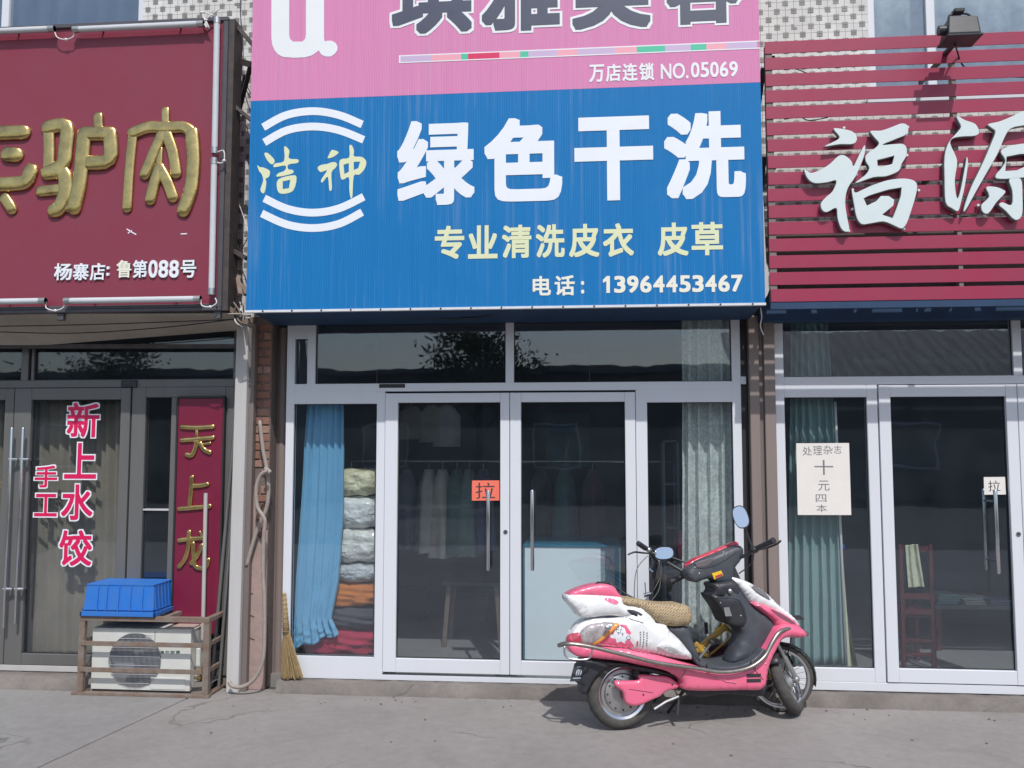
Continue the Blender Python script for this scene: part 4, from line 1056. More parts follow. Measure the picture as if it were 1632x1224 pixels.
MB().box((rx0+0.0, RY+0.002, z_b-sh-0.045), (rx1, RY+0.03, z_b-sh-0.004)).build('bottom_rail', M_bk_blue, RS)
Z6 = lambda pts: onplane(tr(smoothloop(pts, 3), (1200, 0), 2.449), RY-0.05)
BR = [
 ([(314,503),(345,503),(385,512),(404,530),(403,552),(385,563),(340,563),(278,572),(318,552),(338,535)], []),
 ([(200,660),(225,675),(260,665),(300,640),(335,608),(360,608),(385,630),(392,650),(412,610),(436,566),(436,600),(420,645),(400,690),(370,735),(360,790),(368,850),(376,895),(362,905),(343,890),(330,850),(325,812),(290,828),(270,820),(265,795),(285,770),(312,745),(325,705),(290,712),(240,715),(212,695)], []),
 ([(458,512),(500,510),(545,495),(580,482),(603,490),(602,522),(560,542),(505,565),(545,563),(585,562),(600,580),(598,610),(580,640),(568,668),(520,688),(470,692),(398,716),(440,682),(454,655),(440,630),(442,605),(472,582),(492,560),(475,538)], [[(485,625),(518,617),(552,608),(544,640),(500,652),(487,650)]]),
 ([(385,738),(400,752),(425,742),(470,722),(530,703),(590,697),(630,706),(641,728),(635,765),(620,815),(600,872),(580,892),(550,880),(510,865),(460,872),(425,875),(405,850),(395,800)], [[(432,775),(450,765),(480,755),(530,740),(580,732),(577,765),(560,815),(545,852),(505,838),(548,803),(552,780),(530,765),(500,765),(482,785),(445,803)]]),
 ([(796,452),(830,470),(868,484),(883,515),(868,530),(820,533),(782,540),(770,560),(792,610),(797,640),(788,700),(792,755),(800,775),(812,735),(828,650),(835,612),(839,640),(828,720),(812,790),(800,824),(775,812),(752,790),(748,700),(748,610),(765,555),(795,520),(812,495),(800,470)], []),
 ([(917,485),(960,475),(1010,455),(1058,434),(1130,425),(1180,430),(1170,462),(1110,478),(1055,490),(1010,500),(985,530),(955,600),(912,675),(872,745),(830,820),(823,815),(850,735),(892,648),(930,560),(946,515),(932,500)], []),
 ([(967,592),(1000,570),(1060,560),(1110,556),(1132,572),(1118,640),(1090,685),(1010,697),(952,697),(950,680),(972,655),(985,625)], [[(990,612),(1040,602),(1075,600),(1066,648),(1030,665),(985,668)]]),
 ([(1000,700),(1045,698),(1052,760),(1050,840),(1022,858),(985,822),(960,800),(975,790),(1010,800),(1012,745)], []),
 ([(910,731),(948,730),(975,740),(985,752),(950,790),(920,832),(897,828),(892,800),(922,768)], []),
 ([(1075,735),(1120,755),(1145,800),(1115,822),(1085,785)], [])]
for o_, h_ in BR:
    c = MB().prism(Z6(o_), RY-0.052, RY-0.042, [onplane(tr(q, (1200, 0), 2.449), RY-0.05) for q in h_]).build('letter', M_letter, RS, bevel=0.002)
    MB().prism(Z6(o_), RY-0.0415, RY-0.012, [onplane(tr(q, (1200, 0), 2.449), RY-0.05) for q in h_]).build('letter_edge', M_letter_side, c)
for (x, y) in ((356,498),(605,495),(602,605),(648,742),(375,900),(590,892),(390,740),(390,815),(405,680),(880,800),(905,840)):
    p = P(1200+x/2.449, y/2.449, RY-0.03); MB().tube([p, p+Vector((0, 0.029, 0))], 0.008, 8).build('standoff', M_letter, RS)

# ------------------------------------------------------------------ floodlight on the slats
q = 0.235
pc = P(1531, 45, RY-q)
FL = thing('floodlight', 'black box floodlight on an arm at the top of the slatted sign', 'floodlight', tuple(pc))
hw = 0.098; hh = 0.062
mb = MB(); c = pc
fr_ = [(-hw, -0.075), (hw, -0.075), (hw*0.94, 0.075), (-hw*0.94, 0.075)]
body = MB().add([(c.x-hw, c.y-0.06, c.z-hh), (c.x+hw, c.y-0.06, c.z-hh), (c.x+hw*.92, c.y-0.04, c.z+hh), (c.x-hw*.85, c.y-0.04, c.z+hh),
                 (c.x-hw, c.y+0.09, c.z-hh), (c.x+hw, c.y+0.09, c.z-hh), (c.x+hw*.8, c.y+0.06, c.z+hh*.8), (c.x-hw*.8, c.y+0.06, c.z+hh*.8)],
                [(0,1,2,3),(7,6,5,4),(0,4,5,1),(1,5,6,2),(2,6,7,3),(3,7,4,0)])
body.build('housing', M_black, FL, bevel=0.012, seg=3)
MB().box((c.x-hw*1.08, c.y-0.07, c.z-hh-0.016), (c.x+hw*1.06, c.y+0.10, c.z-hh-0.001)).build('glass_rim', M_black, FL, bevel=0.004)
MB().tube(smoothloop([(c.x-hw*.7, c.y, c.z+hh), (c.x-hw*.55, c.y, c.z+hh+0.028), (c.x+hw*.4, c.y, c.z+hh+0.028), (c.x+hw*.75, c.y, c.z+hh-0.01)], 4, False), 0.007, 8).build('carry_bracket', M_black, FL, smooth=True)
MB().box((c.x-hw*.45, c.y-0.03, c.z+hh+0.03), (c.x+hw*.2, c.y+0.03, c.z+hh+0.055)).build('top_cap', M_black, FL, bevel=0.005)
MB().tube([(c.x-hw*1.35, c.y, c.z-0.01), (c.x-hw*.9, c.y, c.z-0.01)], 0.03, 14).build('side_knob', M_black, FL, smooth='auto')
MB().beam((c.x, c.y+0.08, c.z-0.045), (c.x, RY+0.03, c.z-0.055), 0.03, 0.02).build('arm', M_black, FL)
wire('power_cable', [(1522, 72, RY-0.2), (1525, 80, RY-0.05), (1535, 105, RY+0.03), (1560, 120, RY+0.06), (1640, 123, RY+0.06)], 0.005, M_wireb, FL)

# loose wires
lw_ = [([(384, -20, -0.05), (383, 20, -0.05), (387, 60, -0.06), (385, 100, -0.05), (389, 125, -0.06), (400, 150, -0.1)], 'thin black wire sagging down the tiles left of the pink banner', M_wireb),
       ([(372, 118, -0.1), (385, 130, -0.15), (396, 150, -0.2), (403, 160, -0.3)], 'short dark wire curving behind the edge of the blue panel', M_wireb),
       ([(376, 300, -0.3), (380, 322, -0.3), (388, 345, -0.3), (396, 372, -0.35)], 'pale wire slanting between the maroon and blue signs', M_wirew),
       ([(378, 378, -0.2), (384, 398, -0.2), (388, 392, -0.2), (394, 380, -0.25)], 'small loop of dark wire low between the left signs', M_wireb),
       ([(1212, 490, -0.45), (1214, 505, -0.42), (1212, 520, -0.4), (1217, 534, -0.4)], 'frayed pale wire end hanging below the corner of the blue sign', M_wirew),
       ([(1262, 108, -0.45), (1275, 112, -0.4), (1290, 117, -0.42), (1320, 116, -0.45)], 'black wire showing between slats at the upper left of the crimson sign', M_wireb),
       ([(1250, 190, -0.45), (1275, 187, -0.4), (1290, 192, -0.4), (1320, 187, -0.42)], 'loose wire between the slats above the brush characters', M_wireb),
       ([(1490, 338, -0.45), (1505, 340, -0.4), (1530, 346, -0.4), (1560, 341, -0.42)], 'black wire between slats right of the first brush character', M_wireb)]
for pts, lab, m in lw_:
    o = wire('wire', pts, 0.0035, m, None); tag(o, lab, 'wire')
o = wire('cable', [(560, 497, -0.3), (620, 505, -0.25), (680, 508, -0.2), (760, 506, -0.25), (820, 496, -0.35)], 0.006, M_wireb, None); tag(o, 'dark cable sagging under the blue sign above the transom', 'cable')
ws = thing('cable_tangle', 'tangle of cut wires and cloth at the corner between the left signs', 'cable', tuple(P(388, 500, -0.42)))
rnd = random.Random(9)
for i in range(9):
    a = (376+rnd.uniform(-6, 8), 485+rnd.uniform(-8, 12)); b = (388+rnd.uniform(-8, 14), 508+rnd.uniform(-10, 16))
    wire('wire', [(a[0], a[1], -0.42), ((a[0]+b[0])/2+rnd.uniform(-6, 6), (a[1]+b[1])/2+rnd.uniform(-6, 6), -0.45), (b[0], b[1], -0.42)], rnd.uniform(0.003, 0.007), rnd.choice([M_wireb, M_rust, M_wirew]), ws)
# ------------------------------------------------------------------ red board beside the dumpling shop
BY = -0.07
rb0, rb1 = X(280, 800, BY), X(352, 800, BY)
RB = thing('vertical_board', 'upright dark red board with three gilt characters beside the dumpling shop door', 'sign', ((rb0+rb1)/2, BY, Z(1000, 310, BY)))
RB.location.z = Z(1010, 310, BY)
MB().box((rb0, BY, Z(1010, 310, BY)), (rb1, BY+0.025, Z(635, 318, BY))).build('board', M_board, RB, bevel=0.003)
MB().box((rb0-0.010, BY-0.004, Z(1010, 310, BY)), (rb0-0.0005, BY+0.03, Z(633, 318, BY))).box((rb1+0.0005, BY-0.004, Z(1010, 310, BY)), (rb1+0.012, BY+0.03, Z(633, 318, BY))).box((rb0, BY-0.004, Z(635, 318, BY)+0.0005), (rb1, BY+0.03, Z(631, 318, BY))).build('rim', M_gasket, RB)
G2 = [[(1045,722),(1130,726),(1222,720)], [(1043,798),(1130,792),(1222,783)], (0.011, [(1130,730),(1130,795)]), [(1130,800),(1120,850),(1100,885),(1072,880)], [(1150,815),(1170,850),(1205,868)], (0.010, [(1170,820),(1205,815)])]
gilt(G2, 3.6, (0, 480), BY-0.006, RB, 0.0170, depth=0.7)
gilt([[(1103,1008),(1098,1090),(1088,1180)], [(1100,1060),(1150,1058),(1190,1050)], [(1028,1192),(1110,1186),(1205,1176)]], 3.6, (0, 480), BY-0.006, RB, 0.0170, depth=0.7)
gilt([[(932,200),(1000,192),(1062,188)], [(985,155),(980,240),(962,300),(932,338)], [(1005,215),(1010,290),(1020,338),(1070,340),(1084,300)], [(1052,225),(1030,275),(995,320)], (0.010, [(1040,155),(1052,178)])], 3.264, (0, 800), BY-0.006, RB, 0.0170, depth=0.7)

# poles leaning behind the cage
for a, b, r, m, lab in (((328, 786, -0.16), (322, 1075, -0.12), 0.014, M_whitepost, 'pale straight pipe leaning against the red board'),
                        ((372, 700, -0.03), (337, 1085, -0.10), 0.013, M_alu, 'grey pipe slanting behind the steel cage, leftmost of the leaning pair'),
                        ((374, 760, -0.035), (349, 1080, -0.10), 0.012, M_alu, 'grey strip leaning behind the steel cage next to the white post')):
    pa, pb = P(*a), P(*b); pb.z = max(pb.z, r) if b[1] > 1000 else pb.z
    pb.z = 0.02
    o = MB().tube([pa, pb], r, 12).build('leaning_pipe', m, smooth='auto'); tag(o, lab, 'pipe', 'pipes leaning beside the dumpling shop')

# ------------------------------------------------------------------ cage, AC unit, crate
fl_, fr2 = G(131, 1105), G(334, 1114)
yf = (fl_.y + fr2.y)/2
cx0, cx1 = P(131, 1040, yf).x, P(329.5, 1040, yf).x
bk = G(364, 1093); yb = bk.y
ctop = P(335, 984, yf).z
CG = thing('steel_cage', 'rusty angle steel cage guarding the air conditioner unit', 'cage', ((cx0+cx1)/2, (yf+yb)/2, 0))
w_ = 0.042
def cbar(name, a, b, wx=0.03, wz=0.03): return MB().box(a, b).build(name, M_rust, CG, bevel=0.002)
for x, y in ((cx0, yf), (cx1, yf), (cx0, yb), (cx1, yb)):
    cbar('upright', (x-w_/2, y-0.018, 0.022), (x+w_/2, y+0.018, ctop-0.036))
for y in (yf, yb):
    cbar('top_rail', (cx0-w_/2, y-0.02, ctop-0.035), (cx1+w_/2, y+0.02, ctop))
    cbar('bottom_rail', (cx0-0.06, y-0.02, 0.0), (cx1+0.03, y+0.02, 0.021))
    for py in (1026, 1068):
        z = P(240, py, yf).z; yy = y - 0.0225 if y == yf else y + 0.0225
        cbar('guard_rail', (cx0+0.0, yy-0.003, z-0.016), (cx1-w_/2, yy+0.004, z+0.016))
for x in (cx0, cx1, (cx0*0.35+cx1*0.65)):
    y0_, y1_ = yf+0.0205, yb-0.0205
    cbar('side_rail', (x-0.02, y0_, ctop-0.033), (x+0.02, y1_, ctop-0.003))
for x in (cx0, cx1):
    cbar('side_rail', (x-0.02, y0_, 0.001), (x+0.02, y1_, 0.02))
    for py in (1026, 1068):
        z = P(240, py, yf).z; cbar('side_rail', (x-0.012, yf+0.0185, z-0.014), (x+0.012, yb-0.0185, z+0.014))
# AC outdoor unit
ay0 = yf + 0.045; ax0, ax1 = P(146.5, 1050, ay0).x, P(303.5, 1050, ay0).x; az0 = 0.024; az1 = P(220, 1002, ay0).z; ay1 = ay0 + 0.24
AC = thing('ac_outdoor_unit', 'aged white air conditioner outdoor unit standing inside the steel cage', 'air conditioner', ((ax0+ax1)/2, (ay0+ay1)/2, az0))
cxf = P(215, 1053, ay0).x; czf = P(215, 1053, ay0).z; rf = 0.19
# casing front with a round fan opening
ring = [(cxf + rf*math.cos(t*math.pi/24), czf + rf*math.sin(t*math.pi/24)) for t in range(48)]
zlo, zhi = az0+0.004, az1-0.012
ring = [(x, min(max(z, zlo+0.012), zhi-0.02)) for x, z in ring]
MB().prism([(ax0, zlo), (ax1, zlo), (ax1, zhi), (ax0, zhi)], ay0, ay0+0.02, holes=[ring]).build('front_casing', M_ac, AC)
MB().box((ax0+0.001, ay0+0.0205, zlo), (ax0+0.012, ay1, zhi)).box((ax1-0.012, ay0+0.0205, zlo), (ax1-0.001, ay1, zhi)).box((ax0+0.012, ay1-0.01, zlo), (ax1-0.012, ay1, zhi)).build('side_casing', M_ac, AC)
MB().box((ax0-0.003, ay0-0.004, zhi+0.0005), (ax1+0.003, ay1+0.004, az1)).build('top_cover', M_ac, AC, bevel=0.004)
MB().box((ax0+0.02, ay0+0.10, zlo+0.01), (ax1-0.02, ay0+0.11, zhi-0.01)).build('inner_baffle', mat('condenser_fins', (0.20, 0.21, 0.23), 0.6, var=0.4, vscale=30), AC)
fan = MB().tube([(cxf, ay0+0.03, czf), (cxf, ay0+0.08, czf)], 0.035, 20)
for k in range(3):
    a0_ = k*2*math.pi/3; vs = []
    for i in range(7):
        a = a0_ + i*0.18
        for rr, dy in ((0.034, 0.0), (rf*0.9, 0.0)):
            vs.append((cxf+rr*math.cos(a), ay0+0.035+0.04*i/6, czf+rr*math.sin(a)*0.98))
    fan.add(vs, [(2*i, 2*i+1, 2*i+3, 2*i+2) for i in range(6)])
fan.build('fan', M_dkgrey, AC, smooth='auto')
M_grille = mat('grille_wire', (0.42, 0.43, 0.46), 0.5, metal=0.2)
gr = MB()
n = 44
for i in range(n):
    x = cxf - rf*0.99 + 2*rf*0.99*i/(n-1); h_ = math.sqrt(max(rf*rf-(x-cxf)**2, 0)) * 0.99
    z0_, z1_ = max(czf-h_, zlo+0.012), min(czf+h_, zhi-0.02)
    if z1_-z0_ > 0.01: gr.box((x-0.0011, ay0-0.008, z0_), (x+0.0011, ay0-0.005, z1_))
for i in range(6):
    z = czf - rf*0.8 + rf*1.6*i/5; h_ = math.sqrt(rf*rf-(z-czf)**2)*0.99; gr.tube([(cxf-h_, ay0-0.010, z), (cxf+h_, ay0-0.010, z)], 0.0022, 6)
gr.build('fan_grille', M_grille, AC)
xs2 = P(246, 1050, ay0).x
MB().box((xs2-0.0015, ay0-0.002, zlo+0.005), (xs2+0.0015, ay0-0.0003, zhi-0.003)).build('panel_seam', M_dkgrey, AC)
for i in range(4): 
    z = zhi - 0.03 - i*0.009
    MB().box((P(232, 1020, ay0).x, ay0-0.003, z-0.002), (P(242, 1020, ay0).x, ay0-0.0003, z+0.002)).build('louver', M_ac, AC)
MB().box((P(148, 1100, ay0).x+0.42, ay0-0.004, zlo+0.008), (ax1-0.03, ay0-0.0005, zlo+0.09)).build('service_panel', M_ac, AC, bevel=0.002)
M_grn = mat('dark_green_print', (0.03, 0.09, 0.07), 0.6)
for i, ch in enumerate('海尔空调'): pg('letter', ch, M_grn, AC, (255+i*8.3, 1037, 261.5+i*8.3, 1041.8), ay0-0.0005, 0.0008, bold=0.02)
MB().box((ax1+0.0035, ay0+0.07, az0+0.05), (ax1+0.035, ay0+0.15, az0+0.28)).build('valve_cover', M_ac, AC, bevel=0.006)
mb = MB()
for k in range(2): mb.tube(smoothloop([(ax1, ay0+0.08+k*0.05, az0+0.08+k*0.05), (ax1+0.04, ay0+0.08+k*0.05, az0+0.08+k*0.05), (ax1+0.055, ay0+0.12+k*0.04, az0+0.20), (ax1+0.04, ay1+0.02, az0+0.33), (ax1+0.03, ay1+0.05, az0+0.36)], 5, False), 0.010, 8)
mb.build('copper_pipe', M_rubber, AC, smooth=True)
for k in range(2): MB().tube([(ax1+0.02, ay0+0.06, az0+0.08+k*0.05), (ax1+0.055, ay0+0.06, az0+0.08+k*0.05)], 0.014, 8).build('valve', M_gold, AC, smooth='auto')
cb = MB().box((ax1-0.16, ay0+0.03, az1+0.001), (ax1-0.0, ay0+0.14, az1+0.012)).build('cardboard_scrap', mat('pinkish_cardboard', (0.42, 0.31, 0.27), 0.9, var=0.3)); tag(cb, 'flat pinkish cardboard scrap lying on the air conditioner', 'cardboard')

# blue crate, upside down on the cage top
kz = ctop + 0.001; kf = yf - 0.025
bx0, bx1 = P(131, 985, kf).x, P(245, 985, kf).x
kd = 0.30; kh = P(190, 932, kf).z - kz
CR = thing('crate', 'blue plastic crate turned upside down on the steel cage', 'crate', ((bx0+bx1)/2, kf+kd/2, kz))
def fr4(t, inset):   # corner ring at height t
    k = inset
    return [(bx0+k, kf+k, kz+t), (bx1-k, kf+k, kz+t), (bx1-k, kf+kd-k, kz+t), (bx0+k, kf+kd-k, kz+t)]
mb = MB(); rings = [(0.0, 0.0), (kh, 0.016)]
vs = []
for t, k in rings: vs += fr4(t, k)
for t, k in ((kh-0.006, 0.022), (0.0, 0.006)): vs += fr4(t, k)
fs = [(4,5,6,7), (8,11,10,9)]
for i in range(4):
    j = (i+1) % 4; fs += [(i, j, 4+j, 4+i), (8+i, 12+i, 12+j, 8+j), (i, 12+i, 12+j, j)]
mb.add(vs, fs).build('shell', M_bluecrate, CR, bevel=0.004, seg=2)
def lip(t, h, o_):
    mb = MB(); a = 0.016*t/kh
    mb.box((bx0+a-o_, kf+a-o_, kz+t), (bx1-a+o_, kf+a-0.0005, kz+t+h)).box((bx1-a+0.0005, kf+a-o_, kz+t), (bx1-a+o_, kf+kd-a+o_, kz+t+h)).box((bx0+a-o_, kf+a-o_, kz+t), (bx0+a-0.0005, kf+kd-a+o_, kz+t+h)).box((bx0+a, kf+kd-a+0.0005, kz+t), (bx1-a, kf+kd-a+o_, kz+t+h))
    return mb
lip(0.0, 0.030, 0.012).build('rim', M_bluecrate, CR, bevel=0.002)
lip(0.042, 0.006, 0.008).build('rib_band', M_bluecrate, CR)
lip(kh-0.006, 0.006, 0.004).build('base_edge', M_bluecrate, CR)
for i in range(1, 6):
    x = bx0 + (bx1-bx0)*i/6 + (0.02 if i == 1 else 0)
    MB().beam((x, kf-0.004, kz+0.030), (x, kf+0.014, kz+kh-0.006), 0.005, 0.012, up=(0, 1, 0)).build('rib', M_bluecrate, CR)
for i in range(0, 6):
    y = kf + 0.03 + (kd-0.06)*i/5
    MB().beam((bx1+0.002, y, kz+0.030), (bx1-0.014, y, kz+kh-0.006), 0.012, 0.006, up=(1, 0, 0)).build('rib', M_bluecrate, CR)

# ------------------------------------------------------------------ broom
bc = P(458, 1080, -0.07)
BRM = thing('broom', 'straw broom standing on its bristles beside the brown pipe post', 'broom', (bc.x, -0.08, zc0))
top = P(453, 945, -0.06); nk = P(456, 1010, -0.09)
MB().tube([top, top.lerp(nk, 0.5), nk], [0.013, 0.018, 0.026], 12).build('handle', M_straw, BRM, smooth=True)
mb = MB()
for i in range(9):
    c = top.lerp(nk, 0.05+i*0.11); r = 0.014 + 0.013*i/9
    mb.tube([(c.x+r*math.cos(a*math.pi/5), c.y+r*math.sin(a*math.pi/5), c.z) for a in range(10)], 0.003, 5, closed=True)
mb.build('binding', M_straw, BRM)
mb = MB(); rnd = random.Random(2)
for i in range(260):
    a = rnd.uniform(0, 2*math.pi); s_ = math.sqrt(rnd.random())
    b0_ = nk + Vector((0.022*s_*math.cos(a), 0.018*s_*math.sin(a), 0.02))
    x1_ = P(447 + 36*(0.5+0.5*s_*math.cos(a)), 1072, -0.09).x
    b1_ = Vector((x1_, -0.085+0.035*s_*math.sin(a), zc0+0.004 + rnd.uniform(0, 0.03)))
    md = b0_.lerp(b1_, 0.5) + Vector((-0.006+rnd.uniform(-.004, .004), rnd.uniform(-.006, .006), 0.01))
    mb.tube([b0_, md, b1_], 0.0021, 4)
tag(mb.build('bristles', M_straw, BRM), kind='stuff')

# ------------------------------------------------------------------ things behind the glass
def drape(name, m, L, Rr, Y, nf, amp, seed, parent=None, nz=40, hem=0.0, ph=0.0):
    """L, Rr: pixel polylines top->bottom for the left and right edge on plane Y"""
    rnd = random.Random(seed); nx = nf*8
    def at(pl, t):
        t *= len(pl)-1; i = min(int(t), len(pl)-2); f = t-i
        return (pl[i][0]+(pl[i+1][0]-pl[i][0])*f, pl[i][1]+(pl[i+1][1]-pl[i][1])*f)
    phs = [rnd.uniform(-0.8, 0.8) for _ in range(nf+2)]; am = [rnd.uniform(0.5, 1.2) for _ in range(nf+2)]
    mb = MB()
    for j in range(nz+1):
        t = j/nz; a, b = at(L, t), at(Rr, t)
        for i in range(nx+1):
            s = i/nx; p = P(a[0]+(b[0]-a[0])*s, a[1]+(b[1]-a[1])*s, Y)
            u = s*nf; k = int(u); f = u-k; A = am[k]*(1-f)+am[min(k+1, nf+1)]*f; pp = phs[k]*(1-f)+phs[min(k+1, nf+1)]*f
            wv = math.sin(2*math.pi*u + pp + ph + 0.5*math.sin(t*3+k)); wv = wv*(1.0-0.25*wv)
            dy = amp*A*wv
            n3 = noise.noise(Vector((s*6, t*9, seed)))*amp*0.35
            n3 += (abs(noise.noise(Vector((s*4+t*3, t*5-s*2, seed+5.0))))-0.2)*amp*0.5
            dz = hem*math.sin(s*14+seed)*max(0, t-0.9)*10
            if hem: n3 += noise.noise(Vector((s*22, t*30, seed)))*0.03*max(0, t-0.75)*4
            mb.v.append((p.x + 0.3*dy, Y + dy + n3, p.z+dz))
    for j in range(nz):
        for i in range(nx):
            k = j*(nx+1)+i; mb.f.append((k, k+1, k+nx+2, k+nx+1))
    o = mb.build(name, m, parent, smooth=True); sd = o.modifiers.new('s', 'SOLIDIFY'); sd.thickness = 0.003
    return o
o = drape('curtain', M_cur_blue, [(490, 640), (484, 720), (478, 820), (471, 920), (468, 990), (467, 1036)], [(549, 640), (549, 720), (548, 820), (540, 930), (529, 985), (541, 1010), (525, 1024)][:6], 0.10, 6, 0.018, 11, hem=0.015, nz=60)
tag(o, 'sky blue curtain hanging in the left pane of the dry cleaner', 'curtain')
o = drape('curtain', M_damask, [(1088, 500), (1088, 1028)], [(1168, 500), (1174, 1028)], 0.11, 5, 0.040, 21); tag(o, 'pale damask curtain hanging in the right pane of the dry cleaner', 'curtain')
o = drape('curtain', M_cur_green, [(1262, 500), (1255, 1062)], [(1318, 500), (1334, 720), (1347, 1060)], 0.13, 6, 0.03, 31); tag(o, 'sage green curtain behind the paper notice in the right shop', 'curtain')
MB().tube([P(1331, 640, 0.10), P(1349, 1061, 0.10)], 0.009, 8).build('curtain_edging', M_paper, o, smooth=True)
o = drape('curtain', M_cur_brown, [(30, 637), (20, 1045)], [(196, 637), (188, 1045)], 0.16, 11, 0.025, 41); tag(o, 'brown grey curtain behind the glass of the dumpling shop door', 'curtain')
o = drape('curtain', M_cur_brown, [(-215, 637), (-220, 1045)], [(8, 637), (2, 1045)], 0.16, 14, 0.025, 43); tag(o, 'dull brown curtain behind the leftmost dumpling shop door', 'curtain')

# folded bedding piled behind the left pane
stk = [
 ((548, 597), (748, 790), plasticbag('yellowish_clear_bag', (0.78, 0.72, 0.48), (0.55, 0.50, 0.32)), 'quilt_bag', 'yellowish plastic quilt bag on top of the pile behind the left pane', 'bag'),
 ((548, 600), (791, 842), plasticbag('clear_white_bag', (0.85, 0.84, 0.80), (0.58, 0.57, 0.54)), 'quilt_bag', 'clear plastic bag of white bedding, second from the top of the pile', 'bag'),
 ((547, 600), (842, 897), plasticbag('cream_bag', (0.80, 0.77, 0.70), (0.52, 0.50, 0.45)), 'quilt_bag', 'crumpled cream plastic bag in the middle of the pile behind the left pane', 'bag'),
 ((546, 598), (897, 929), plasticbag('grey_bag', (0.58, 0.59, 0.58), (0.30, 0.31, 0.31)), 'quilt_bag', 'grey plastic bag squeezed just above the orange bedding', 'bag'),
 ((534, 598), (927, 967), cloth('orange_cloth', (0.62, 0.20, 0.035), (0.42, 0.12, 0.03), 9), 'folded_bedding', 'orange folded bedding in the pile behind the left pane', 'bedding'),
 ((532, 598), (965, 1004), cloth('slate_cloth', (0.09, 0.08, 0.095), (0.05, 0.05, 0.06), 9), 'folded_bedding', 'dark slate folded bedding between the orange and crimson ones', 'bedding'),
 ((500, 598), (1000, 1047), cloth('crimson_cloth', (0.50, 0.03, 0.07), (0.28, 0.015, 0.04), 9), 'folded_bedding', 'crimson folded bedding at the bottom of the pile', 'bedding')]
for k, ((xa_, xb_), (ya, yb_), m, nm, lab, ct) in enumerate(stk):
    yc = 0.24; a = P(xa_-22, ya, 0.2); b = P(xb_+8, yb_, 0.2); c = Vector(((a.x+b.x)/2, 0.26, (a.z+b.z)/2)); hx, hz = (b.x-a.x)/2, (a.z-b.z)/2*1.05
    if b.z < zc0: c.z += 0.0
    sdv = k*3.1
    def fn(d, c=c): 
        q = 1/ max(1e-6, (abs(d.x)**3.2+abs(d.y)**3.2+abs(d.z)**3.2)**(1/3.2))
        return q*(1 + 0.13*noise.noise(Vector((d.x*2.2+sdv, d.y*2.2, d.z*2.5))) - 0.16*abs(noise.noise(Vector((d.x*3.4+sdv, d.y*3, d.z*4.5)))) + 0.05*noise.noise(Vector((d.x*9, d.y*8+sdv, d.z*12))) + (0.045*math.sin(d.z*14+d.x*5+sdv) if 'bedding' in nm else 0))
    o = MB().ell(c, (hx, 0.13, hz), 48, 30, fn).build(nm, m, smooth=True); tag(o, lab, ct, 'bedding piled behind the left pane')
    o.location.z = max(0, 0)
dk = MB().box((X(468), 0.09, zc0+0.001), (X(598), 0.40, zc0+0.03)).build('floor_mat', cloth('maroon_mat', (0.06, 0.012, 0.03), (0.03, 0.01, 0.02))); tag(dk, 'thin dark maroon mat under the pile of bedding', 'mat')
md_ = MB()

# hanging clothes
rl = thing('clothes_rail', 'steel clothes rail high inside the dry cleaner', 'rail', (X(700), 1.2, 0))
zr = P(700, 735, 1.2).z
MB().tube([(P(560, 735, 1.2).x, 1.2, zr), (P(1075, 735, 1.2).x, 1.2, zr)], 0.012, 10).build('rail_bar', M_chrome, rl)
for px in (560, 1075): MB().tube([(P(px, 735, 1.2).x, 1.2, zr-0.013), (P(px, 735, 1.2).x, 1.2, zc0+0.001)], 0.012, 10).build('leg', M_chrome, rl)
gm = [(683, 745, 878, 'pale grey shirt', (0.30, 0.29, 0.27)), (705, 742, 886, 'cream long coat', (0.34, 0.31, 0.26)), (728, 745, 880, 'dark green jacket', (0.05, 0.10, 0.09)), (748, 742, 884, 'grey green coat', (0.10, 0.14, 0.13)), (770, 745, 876, 'navy jacket', (0.04, 0.05, 0.10)),
      (648, 745, 872, 'slate jacket', (0.09, 0.10, 0.13)), (862, 745, 850, 'black coat', (0.03, 0.03, 0.035)), (900, 743, 862, 'teal coat', (0.03, 0.07, 0.075)), (945, 745, 858, 'dark plum coat', (0.06, 0.03, 0.045))]
for px, y0_, y1_, lab, c in gm:
    x = P(px, 800, 1.2).x; zt, zb2 = zr-0.04, P(px, y1_, 1.2).z
    gmt = thing('garment', lab + ' on a hanger ' + ('behind the left glass door' if px < 800 else 'behind the right glass door'), 'garment', (x, 1.2, zb2), group='clothes hanging inside the dry cleaner')
    c = tuple(min(0.7, q*1.9) for q in c)
    mc = cloth('garment_'+lab.replace(' ', '_'), c, tuple(q*0.5 for q in c), 5)
    mb = MB(); nx_, nz_ = 28, 14
    for j in range(nz_+1):
        t = j/nz_; hw_ = (0.045 + 0.055*min(1, t*5) + 0.05*t)
        for i in range(nx_):
            a = 2*math.pi*i/nx_; rr = 1 + 0.18*math.sin(a*5+px)*t
            mb.v.append((x + hw_*0.75*math.cos(a)*rr, 1.2 + 0.22*(0.5+0.5*min(1, t*6))*math.sin(a)*rr*0.8, zt-0.03+(zb2-zt+0.03)*t))
    for j in range(nz_):
        for i in range(nx_):
            i2 = (i+1) % nx_; mb.f.append((j*nx_+i, j*nx_+i2, (j+1)*nx_+i2, (j+1)*nx_+i))
    mb.f.append(tuple(reversed(range(nx_))))
    g_ = mb.build('cloth', mc, gmt, smooth=True)
    MB().tube([(x, 1.2, zt-0.03), (x, 1.2, zt+0.02), (x, 1.2+0.012, zt+0.05), (x, 1.2, zt+0.055)], 0.0025, 6).build('hanger_hook', M_chrome, gmt)
